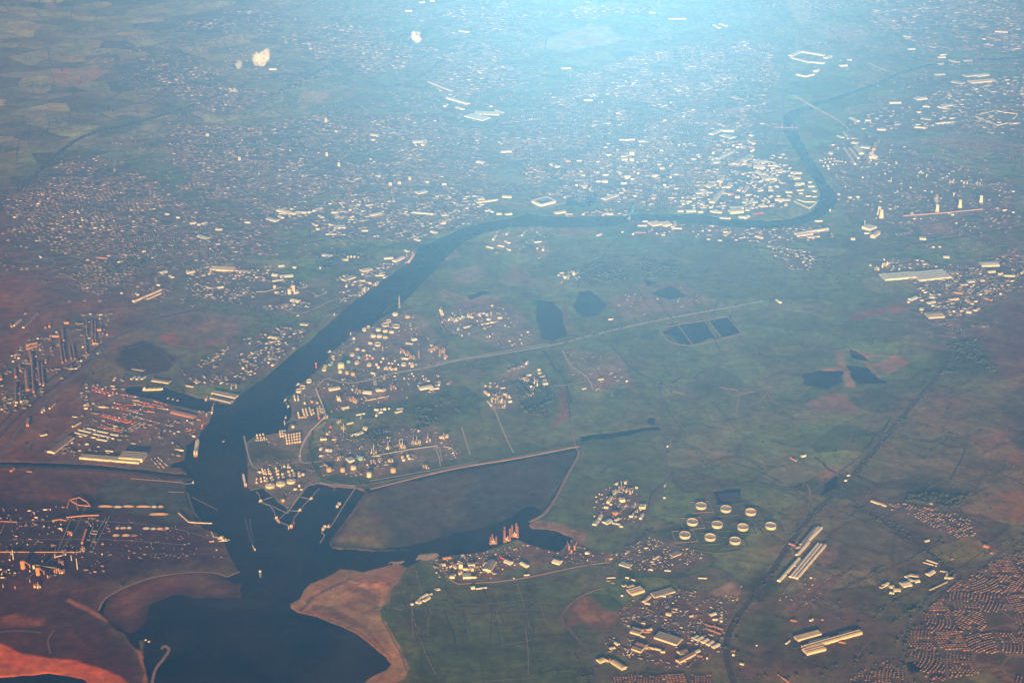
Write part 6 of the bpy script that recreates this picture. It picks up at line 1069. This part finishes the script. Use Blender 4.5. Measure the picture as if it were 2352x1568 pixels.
# ------------------------------------------------------------------ houses, small works buildings and woods laid out by the hundred
def house_mesh(name, rows, mats):
    """rows: x, y, z, angle, length, width, wall height, roof rise, wall material, roof material"""
    R = np.array(rows, float); n = len(R)
    lx = np.array([-1, 1, 1, -1, -1, 1, 1, -1, -1, 1]) * .5; ly = np.array([-1, -1, 1, 1, -1, -1, 1, 1, 0, 0]) * .5; lz = np.array([0, 0, 0, 0, 1, 1, 1, 1, 1, 1.0]); lr = np.array([0] * 8 + [1, 1])
    ca, sa = np.cos(R[:, 3])[:, None], np.sin(R[:, 3])[:, None]; X_ = lx[None] * R[:, 4:5]; Y_ = ly[None] * R[:, 5:6]
    V = np.stack([R[:, 0:1] + X_ * ca - Y_ * sa, R[:, 1:2] + X_ * sa + Y_ * ca, R[:, 2:3] + lz[None] * R[:, 6:7] + lr[None] * R[:, 7:8]], 2).reshape(-1, 3)
    fl = [(0, 1, 5, 4), (2, 3, 7, 6), (1, 2, 6, 9, 5), (3, 0, 4, 8, 7), (4, 5, 9, 8), (6, 7, 8, 9)]; cnt = [len(f) for f in fl]; flat = np.concatenate(fl)
    loops = (np.arange(n)[:, None] * 10 + flat[None]).ravel().astype(np.int32); tot = np.tile(cnt, n).astype(np.int32); st = np.concatenate([[0], np.cumsum(tot)[:-1]]).astype(np.int32)
    me = bpy.data.meshes.new(name); me.vertices.add(len(V)); me.vertices.foreach_set('co', V.astype(np.float32).ravel()); me.loops.add(len(loops)); me.loops.foreach_set('vertex_index', loops)
    me.polygons.add(len(tot)); me.polygons.foreach_set('loop_start', st); me.polygons.foreach_set('loop_total', tot)
    for m in mats: me.materials.append(m)
    me.polygons.foreach_set('material_index', np.stack([R[:, 8]] * 4 + [R[:, 9]] * 2, 1).astype(np.int32).ravel()); me.update(calc_edges=True); return me
HM = [mat('house_brick', (0.20, 0.11, 0.08)), mat('render_cream', (0.34, 0.29, 0.23)), mat('buff_brick', (0.28, 0.19, 0.125)), R_TILE, R_SLATE, mat('orange_tile', (0.30, 0.17, 0.085)), mat('grey_tile', (0.20, 0.18, 0.17)), W_WHITE, R_WHITE, R_GREY, W_RUST, W_STEEL, R_BROWN, W_CREAM, mat('dull_cladding', (0.24, 0.23, 0.21)), mat('dark_cladding', (0.13, 0.12, 0.11)), mat('dull_brown_cladding', (0.20, 0.14, 0.10)), mat('weathered_brick', (0.13, 0.085, 0.068)), mat('sooty_brick', (0.10, 0.075, 0.062))]
def rect_rot(cx, cy, a, x, y): ca, sa = math.cos(a), math.sin(a); return cx + x * ca - y * sa, cy + x * sa + y * ca
def district(ring, block, street, house, gap, w, angles, dens=.9, far=False, seed=1, warp=0.0):
    """streets of houses: each block of the town keeps a direction of its own"""
    g = np.random.default_rng(seed); P = atn(ring); x0, y0 = P.min(0); x1, y1 = P.max(0); out = []
    bx, by = block
    for i in range(int((x1 - x0) / bx) + 1):
        for j in range(int((y1 - y0) / by) + 1):
            cx = x0 + (i + .5) * bx + g.uniform(-.12, .12) * bx; cy = y0 + (j + .5) * by + g.uniform(-.12, .12) * by
            if g.random() > .94: continue          # a green
            a = angles[int(g.integers(len(angles)))] + g.uniform(-.12, .12); hx, hy = bx * .5, by * .5; R_ = math.hypot(hx, hy); curv = g.uniform(-warp, warp)
            xs = np.arange(-R_, R_, house + gap); ys = np.arange(-R_, R_, street)
            for yv in ys:
                brk = g.uniform(-R_, R_)
                for xv in xs:
                    if abs(xv - brk) < house * .8 or g.random() > dens: continue
                    for off in (-street * .22, street * .22):
                        yy = yv + off + curv * xv * xv / 100; X1, Y1 = rect_rot(cx, cy, a, xv, yy)
                        if abs(X1 - cx) > hx * .95 or abs(Y1 - cy) > hy * .95: continue
                        out.append((X1, Y1, a + math.atan(2 * curv * xv / 100), house * g.uniform(.85, 1.05), w * g.uniform(.9, 1.1)))
    if not out: return []
    A = np.array(out); ok = inside(A[:, 0] + (260 if far else 20) * (fbm(A[:, 0], A[:, 1], 420, 3, 7) - .5) * 2, A[:, 1] + (420 if far else 20) * (fbm(A[:, 0], A[:, 1], 420, 3, 8) - .5) * 2, ring)
    if far: ok &= fbm(A[:, 0], A[:, 1], 520, 3, 12) > .34
    return [tuple(q) for q in A[ok]]
def dress(L, roofs, walls, seed, h=(5, 6), z=None):
    g = np.random.default_rng(seed); o = []
    for (x, y, a, l, w) in L: o.append((x, y, (gz(x, y) if z is None else z) - .4, a, l, w, g.uniform(*h), w * .3, walls[int(g.integers(len(walls)))], roofs[int(g.integers(len(roofs)))]))
    return o
near = []
near += dress(district(ESTATE['a'], (190, 230), 46, 19, 3.5, 9, (.15, .5, 1.2, 1.5, 2.4), .95, seed=3, warp=.25), (3, 3, 5, 6, 4), (0, 0, 2, 1), 5)
near += dress(district(ESTATE['b'], (150, 150), 44, 18, 4, 9, (.3, 1.4), .85, seed=4, warp=.2), (3, 5, 6), (0, 2), 6)
near += dress(district(ESTATE['c'], (160, 120), 36, 18, 3, 9, (.05, 1.5), .95, seed=8), (3, 5, 5), (0, 2), 7)
near += dress(district(TOWNS['q'], (180, 200), 50, 18, 8, 10, (.4, 1.1, 2.2), .7, seed=9, warp=.3), (3, 6, 5), (0, 1), 8)
# the houses that show largest stand as things of their own
def shows(q):
    Zd = q[1] * CP + (CAM_H - q[2]) * SP; px = 1176 + q[0] / Zd * F_PX; v = (q[1] * SP - (CAM_H - q[2]) * CP) / Zd * F_PX; py = 784 - v
    return px, py
vis = [q for q in near if 8 < shows(q)[0] < 2344 and shows(q)[1] < 1560]; vis.sort(key=lambda q: q[1]); solo = vis[:290]; ss = set(id(q) for q in solo)
NAMES = {3: 'red-tiled', 4: 'slate-roofed', 5: 'orange-tiled', 6: 'grey-roofed'}; WN = {0: 'red brick', 1: 'cream rendered', 2: 'buff brick'}
for q in solo:
    me = house_mesh('house', [(0, 0, 0, 0) + q[4:]], HM); px, py = shows(q)
    where = 'on the bottom edge estate below the white barrel-roofed sheds' if px < 1660 else 'in the small estate left of the curving ring road' if px < 2085 else 'on the big estate inside the curve of the ring road'
    o = obj('house', me, None, (q[0], q[1], q[2]), q[3]); tag(o, f"{NAMES[q[9]]} {WN[q[8]]} house {where}", 'house', 'houses ' + where)
rest = [q for q in near if id(q) not in ss]
T = TOWNS; i = 0
for key, blk, st, hs, gp, w, ang, dn in (('a', (300, 340), 62, 24, 7, 11, (.3, .9, 1.7, 2.5), .72), ('b', (320, 420), 72, 28, 8, 12, (.2, .9, 2.2, 2.7), .68), ('c', (420, 700), 95, 34, 14, 14, (.3, 2.6), .55), ('d', (420, 700), 95, 36, 12, 14, (.2, 2.7), .6),
    ('e', (360, 560), 80, 34, 8, 12, (.1, 1.5, 1.6, 2.8), .8), ('f', (260, 340), 58, 26, 5, 11, (1.5, 1.55, .05), .8), ('g', (400, 700), 95, 36, 12, 14, (.4, 2), .7), ('h', (420, 700), 100, 38, 14, 15, (.3, 2.4), .6), ('i', (420, 700), 100, 38, 12, 15, (.3, 2.7), .6),
    ('j', (500, 900), 120, 38, 18, 15, (.3, 2.5), .5), ('k', (420, 700), 90, 36, 10, 14, (.3, 2.6), .65), ('l', (500, 900), 110, 38, 16, 15, (.3, 2.6), .55), ('m', (280, 360), 66, 24, 8, 11, (.4, 2.4), .6), ('n', (220, 220), 48, 22, 4, 10, (.3, 1.1), .85),
    ('o', (260, 300), 60, 22, 10, 11, (.4, 1.2), .6), ('r', (300, 360), 66, 24, 8, 11, (.2, 2.7), .6)):
    i += 1; rest += dress(district(T[key], blk, st * .82, hs * 1.5, 5, w * .72, ang, dn, seed=20 + i, warp=.12, far=True), (3, 3, 6, 4, 4, 9), (0, 17, 17, 18, 17, 2, 18, 17, 0, 1, 17, 18, 13, 17), 40 + i, (3.5, 6))
for j, q in enumerate(FRINGE): rest += dress(district(q, (360, 520), 74, 34, 12, 9, (.2, .9, 1.6, 2.6), .26, seed=60 + j, warp=.12, far=True), (3, 6, 4, 4), (0, 17, 18, 17, 1), 80 + j, (4, 6))
o = obj('distant_houses', house_mesh('distant_houses', rest, HM), kind='stuff')
# small buildings of works and business quarters
g = np.random.default_rng(77); small = []
def scatter(ring, n, a0, L=(10, 40), W=(8, 20), H=(4, 12), walls=(7, 13, 11, 14, 14, 15, 16, 14, 15, 16, 2, 15), roofs=(8, 9, 15, 12, 14, 6)):
    P = atn(ring); x0, y0 = P.min(0); x1, y1 = P.max(0); xs = g.uniform(x0, x1, n * 3); ys = g.uniform(y0, y1, n * 3); ok = inside(xs, ys, ring); cl = fbm(xs, ys, 160, 2, 91) > .42; k = 0
    for x, y in zip(xs[ok & cl], ys[ok & cl]):
        k += 1
        if k > n: break
        zz = gz(x, y)
        if zz < 1: continue
        small.append((x, y, zz - .4, a0 + (math.pi / 2 if g.random() < .4 else 0) + g.normal(0, .06), g.uniform(*L) * (1.8 if g.random() < .12 else 1), g.uniform(*W), g.uniform(*H), 1.5, walls[int(g.integers(len(walls)))], roofs[int(g.integers(len(roofs)))]))
WK = WORKS
for key, n, a0, kw in (('a', 260, 1.55, dict(walls=(16, 15, 14, 13, 16), roofs=(12, 15, 9))), ('b', 260, .5, {}), ('c', 240, .7, {}), ('d', 160, -.2, dict(walls=(16, 13, 15, 14))), ('e', 190, .6, dict(L=(4, 14), W=(3, 7), H=(2, 9))), ('f', 100, .5, dict(L=(4, 12), W=(3, 6), H=(2, 7))), ('g', 90, .6, dict(L=(4, 10), W=(3, 6), H=(2, 6))),
    ('h', 300, .25, dict(L=(4, 20), W=(3, 7), H=(2, 11))), ('i', 130, .2, dict(L=(5, 20), W=(4, 9), H=(3, 14))), ('j', 130, .2, dict(L=(6, 24), W=(5, 12), H=(4, 20))), ('k', 120, .2, dict(L=(4, 16), W=(3, 8), H=(3, 11))), ('l', 190, .3, dict(L=(4, 16), W=(3, 8), H=(2, 7))),
    ('m', 260, .5, dict(L=(4, 14), W=(3, 8), H=(2, 6))), ('n', 430, -.5, dict(L=(4, 22), W=(3, 12), H=(2, 6), walls=(7, 14, 15, 14, 2, 16, 15, 16, 15))), ('o', 380, .3, dict(L=(14, 60), W=(12, 40))), ('p', 260, .2, dict(L=(8, 30), W=(6, 18), H=(4, 16))), ('q', 420, .3, dict(L=(14, 60), W=(10, 34))), ('r', 150, .1, dict(L=(10, 40))),
    ('s', 90, .3, {}), ('t', 120, .6, {}), ('u', 260, .5, dict(L=(10, 40), W=(8, 24))), ('v', 90, .3, {}), ('w', 130, .2, dict(L=(6, 20), W=(5, 10))), ('x', 60, .1, dict(L=(10, 40)))): scatter(WK[key], n, a0, **kw)
scatter(TOWNS['t'], 330, .1, (16, 55), (12, 34), (5, 12), (7, 13, 14, 11, 14), (8, 8, 9, 8, 14)); scatter(TOWNS['f'], 330, .1, (18, 60), (14, 34), (6, 22)); scatter(TOWNS['e'], 160, .1, (20, 60), (14, 30), (6, 16)); scatter(TOWNS['b'], 150, .3, (16, 50), (12, 26)); scatter(TOWNS['h'], 90, .3, (30, 80), (18, 40)); scatter(TOWNS['a'], 110, .5, (14, 40), (10, 20), (6, 12), (13, 14, 1, 0), (9, 12))
scatter(pts("0,1170 150,1160 250,1200 240,1320 0,1330"), 150, .05, (5, 26), (4, 9), (3, 12), (16, 15, 10, 13, 15), (12, 15)); scatter(pts("230,1180 500,1210 510,1280 240,1290"), 90, .05, (5, 20), (3, 8), (2, 6), (16, 15, 10, 14), (12, 15)); scatter(pts("1900,1350 1850,1400 1780,1380 1870,1300 1930,1310"), 70, .8, (4, 12), (3, 6), (2, 4)); scatter(pts("1630,1360 1680,1335 1705,1345 1690,1385 1650,1370"), 60, .3, (5, 12), (4, 7), (2, 5))
scatter(pts("1290,800 1400,810 1450,880 1400,920 1310,870"), 60, .2, (8, 30), (3, 7), (1, 3)); scatter(pts("985,1285 1120,1265 1130,1320 1010,1330"), 110, .1, (4, 14), (3, 8), (3, 10)); scatter(pts("350,1490 372,1478 385,1490 372,1520 350,1540"), 40, 1.0, (5, 10), (3, 6), (2, 4))
for (A, B, w, hh, sty) in EXTRA:
    L_ = math.hypot(B[0] - A[0], B[1] - A[1]); cx, cy = (A[0] + B[0]) / 2, (A[1] + B[1]) / 2
    small.append((cx, cy, gz(cx, cy) - .4, math.atan2(B[1] - A[1], B[0] - A[0]), max(L_, 6), w, hh, min(4, w * .12), {'w': 7, 'c': 13, 'g': 13, 'b': 7, 'r': 10, 'o': 10, 'd': 11}.get(sty[0], 13), {'w': 8, 'c': 8, 'b': 8, 'r': 12, 'o': 12, 'y': 12}.get(sty[0], 9)))
for q in ("1120,530 1260,525 1262,600 1130,585", "1285,625 1335,620 1340,650 1285,655", "1380,690 1560,655 1640,690 1450,730", "620,470 820,460 1120,440 1120,500 960,540 700,530", "430,620 700,640 780,680 700,730 560,700"): scatter(pts(q), 60 if q[0] != '6' and q[0] != '4' else 150, .3, (6, 26), (5, 13), (2, 7), (7, 14, 15, 15, 16), (8, 9, 15, 12, 14))
obj('small_works_buildings', house_mesh('small_works_buildings', small, HM), kind='stuff')

# woods, hedgerow trees and scrub
g = np.random.default_rng(5); TR = []
def wood(ring, n, s=(9, 22)):
    P = atn(pts(ring)); x0, y0 = P.min(0); x1, y1 = P.max(0); xs = g.uniform(x0, x1, n * 2); ys = g.uniform(y0, y1, n * 2); ok = inside(xs, ys, pts(ring)) & (fbm(xs, ys, 180, 3, 95) > .5)
    for x, y in zip(xs[ok], ys[ok]): TR.append((x, y, g.uniform(*s) * g.uniform(.45, 1)))
def hedge(s, w, every=22, size=(7, 15)):
    ln = smooth([at(*q) for q in pts(s)], every)
    for p in ln:
        for k in range(max(1, int(w / 25))):
            if g.random() < .9 * vnoise(np.array([p[0] / 90]), np.array([p[1] / 90]), 3)[0] + .1: TR.append((p[0] + g.normal(0, w) / 2.2, p[1] + g.normal(0, w) / 2.2, g.uniform(*size) * g.uniform(.5, 1)))
WF = 1.3
for s, n in (("560,330 620,300 640,330 580,360", 300), ("780,330 860,330 840,380 760,370", 300), ("1010,300 1080,310 1090,350 1010,340", 260), ("1340,290 1480,270 1500,290 1440,320 1350,330", 420), ("1620,210 1700,180 1760,200 1720,240 1640,250", 460), ("720,580 860,560 830,600 740,620", 260), ("950,930 1040,900 1060,950 960,990", 420),
    ("1180,880 1280,870 1270,960 1200,950", 330), ("1470,590 1560,600 1560,640 1470,640", 300), ("1320,620 1420,590 1440,640 1340,660", 260), ("2140,800 2240,780 2300,860 2160,860", 420), ("230,600 330,560 350,600 250,640", 260), ("800,1010 900,980 960,980 880,1010", 300),
    ("2110,1110 2230,1130 2200,1170 2080,1150", 380), ("2050,1430 2120,1390 2150,1370 2090,1400", 140), ("2100,640 2300,560 2352,540 2352,500 2250,540", 260),
    ("1700,560 1960,600 2000,640 1900,660 1740,600", 300), ("100,150 200,120 260,130 220,110 120,130", 120), ("0,200 200,210 330,190 420,170 400,150 260,170", 340), ("0,360 180,290 300,260 260,240 60,300", 320), ("500,330 620,250 700,240 760,200 700,190 560,260", 260)): wood(s, int(n * WF))
for s, w in (("2200,815 2100,925 1960,1090 1850,1200 1760,1330 1690,1430 1672,1500 1694,1580", 60), ("-20,500 60,420 180,320 300,285 420,250 560,195", 120), ("600,230 700,180 800,130 930,80 1130,40", 110), ("880,200 960,180 1060,110 1180,95", 90), ("560,575 740,552 900,520 1050,468 1200,436", 70), ("2080,1570 2078,1500 2090,1440 2120,1400 2180,1350 2250,1310 2352,1245", 70),
    ("1441,527 1400,565 1363,600 1331,630", 30), ("1700,1555 1900,1540 2080,1460", 40), ("1960,1160 2100,1240 2200,1330", 50), ("2160,1280 2120,1262 2220,1228", 30), ("1900,1040 2000,1000 2100,1010", 30), ("2010,1010 2120,1050 2260,1080", 26), ("2060,960 2220,1010 2340,1080", 26), ("2180,925 2160,1000 2110,1040", 26), ("1800,1420 1840,1500 1900,1540", 30), ("560,440 700,450 820,440 1000,460", 60),
    ("420,470 520,440 620,400", 60), ("330,400 480,480 600,600", 60), ("1750,690 1500,738 1290,790", 26), ("1540,895 1530,960 1536,1060", 24), ("430,1030 300,1000 200,965", 20), ("650,210 760,330 900,360", 80), ("1180,95 1300,170 1330,250 1310,330 1290,400", 90), ("1480,30 1640,60 1800,55 2000,60", 110), ("1240,30 1420,60 1560,60", 100), ("1900,160 2050,100 2200,60 2352,30", 100)): hedge(s, w)
for q in ESTATE.values(): wood(' '.join(f'{a},{b}' for a, b in q), 420, (3, 7))
for k in range(2600):                                                                   # field trees
    x = g.uniform(-.4, .4); y = g.uniform(9000, 28000)
    if gz(x * y, y) > 1 and gfield(x * y, y) > .12: TR.append((x * y, y, g.uniform(7, 14)))
for (x, y, a, L, w, q) in LINES:
    if .3 < q < .85:
        for t in np.arange(-L / 2, L / 2, 17):
            if vnoise(np.array([(x + t) / 60]), np.array([y / 60]), 8)[0] > .45: TR.append((x + t * math.cos(a) + g.normal(0, 4), y + t * math.sin(a) + g.normal(0, 4), g.uniform(3.5, 8.5)))
T_ = np.array([q for q in TR if gz(q[0], q[1]) > 1.2]); n = len(T_)
phi = (1 + 5 ** .5) / 2; ico = np.array([(-1, phi, 0), (1, phi, 0), (-1, -phi, 0), (1, -phi, 0), (0, -1, phi), (0, 1, phi), (0, -1, -phi), (0, 1, -phi), (phi, 0, -1), (phi, 0, 1), (-phi, 0, -1), (-phi, 0, 1)]) / 1.902
icf = np.array([(0, 11, 5), (0, 5, 1), (0, 1, 7), (0, 7, 10), (0, 10, 11), (1, 5, 9), (5, 11, 4), (11, 10, 2), (10, 7, 6), (7, 1, 8), (3, 9, 4), (3, 4, 2), (3, 2, 6), (3, 6, 8), (3, 8, 9), (4, 9, 5), (2, 4, 11), (6, 2, 10), (8, 6, 7), (9, 8, 1)])
jit = g.uniform(.6, 1.25, (n, 12, 1)); V = ico[None] * jit * T_[:, None, 2:3]; V[:, :, 2] *= .62
zb = np.array([gz(a, b) for a, b in T_[:, :2]]); V[:, :, 0] += T_[:, None, 0]; V[:, :, 1] += T_[:, None, 1]; V[:, :, 2] += zb[:, None] + T_[:, None, 2] * .3
F = (np.arange(n)[:, None, None] * 12 + icf[None]).reshape(-1).astype(np.int32)
me = bpy.data.meshes.new('woodland'); me.vertices.add(n * 12); me.vertices.foreach_set('co', V.astype(np.float32).ravel()); me.loops.add(len(F)); me.loops.foreach_set('vertex_index', F); me.polygons.add(len(F) // 3)
me.polygons.foreach_set('loop_start', np.arange(0, len(F), 3, dtype=np.int32)); me.polygons.foreach_set('loop_total', np.full(len(F) // 3, 3, np.int32)); me.update(calc_edges=True)
me.materials.append(mat('foliage', (0.055, 0.072, 0.030), .9, .4, .01)); obj('woodland', me, kind='stuff')

# ------------------------------------------------------------------ steam and small low clouds
def puff(px, py, z, parts, label, dens=.02, name='steam_cloud'):
    x, y = at(px, py, z); s = MB(); r_ = random.Random(int(px))
    v0 = [Vector(q) for q in ico]
    import bmesh
    bm = bmesh.new()
    for (dx, dy, dz, R) in parts:
        res = bmesh.ops.create_icosphere(bm, subdivisions=3, radius=1)
        for v in res['verts']:
            c = v.co.normalized(); k = 1 + .28 * math.sin(c.x * 4 + dx) * math.cos(c.y * 5 + dz) + .16 * math.sin(c.z * 9 + dy + c.x * 7); v.co = Vector((dx, dy, dz)) * .75 + c * R * k * .72
    me = bpy.data.meshes.new(name); bm.to_mesh(me); bm.free(); me.materials.append(CLOUD); o = obj(name, me, None, (x, y, z)); me.polygons.foreach_set('use_smooth', [True] * len(me.polygons)); tag(o, label, 'cloud'); return o
CLOUD = bpy.data.materials.new('steam'); CLOUD.use_nodes = True; nt = CLOUD.node_tree
nt.nodes.remove(nt.nodes['Principled BSDF']); pv = nt.nodes.new('ShaderNodeVolumePrincipled'); pv.inputs['Color'].default_value = (.88, .95, 1, 1); pv.inputs['Density'].default_value = 0.0035; pv.inputs['Anisotropy'].default_value = -.6
nt.links.new(pv.outputs[0], nt.nodes['Material Output'].inputs['Volume'])
puff(601, 136, 250, ((-60, 0, 0, 110), (50, 30, 30, 95), (90, 10, 130, 60), (-110, 0, -20, 60), (0, 0, -60, 80), (20, 0, 70, 70)), 'largest bright white cloud puff above the far left towns')
puff(549, 149, 220, ((0, 0, 0, 60), (10, 0, 30, 50), (-5, 0, -50, 34)), 'small round white cloud puff left of the largest one')
puff(535, 209, 200, ((-40, 0, 0, 34), (30, 0, 10, 40), (60, 0, -10, 22)), 'faint wispy cloud puff below the bright ones')
puff(955, 86, 250, ((0, 0, 0, 80), (30, 0, -40, 70), (-30, 0, 60, 60), (40, 20, 60, 50)), 'bluish white cloud puff at the top centre')
puff(*C(2, 4, 1552, 290), 110, ((0, 0, 0, 26), (-4, 0, 28, 34), (-16, 0, 62, 36), (-4, 6, 90, 26)), 'white steam plume over the cooling tower')
puff(*C(2, 4, 1320, 390), 20, ((0, 0, 0, 20), (6, 0, 16, 18)), 'small white steam puff left of the steaming tower')
puff(*C(3, 2, 1030, 462), 24, ((-24, 0, 0, 14), (0, 0, 4, 18), (24, 0, 0, 15), (-42, 0, -2, 9)), 'low white steam drifting over the peninsula plant')
puff(*C(3, 3, 1030, 1520), 26, ((-18, 0, 0, 16), (10, 0, 5, 20), (30, 10, 12, 14)), 'left white steam cloud over the plant near the round tanks')
puff(*C(3, 3, 1120, 1515), 26, ((-16, 0, 0, 16), (14, 0, 8, 22), (36, 8, 16, 14)), 'right white steam cloud over the plant near the round tanks')
puff(*C(3, 2, 1130, 360), 22, ((0, 0, 0, 12), (14, 0, 6, 10)), 'small pale steam puff by the teal towers')
puff(*C(1, 4, 960, 1430), 60, ((0, 0, 0, 50), (40, 0, -30, 44), (-20, 0, 30, 34)), 'pale blue steam cloud beside the rusty right bank halls')
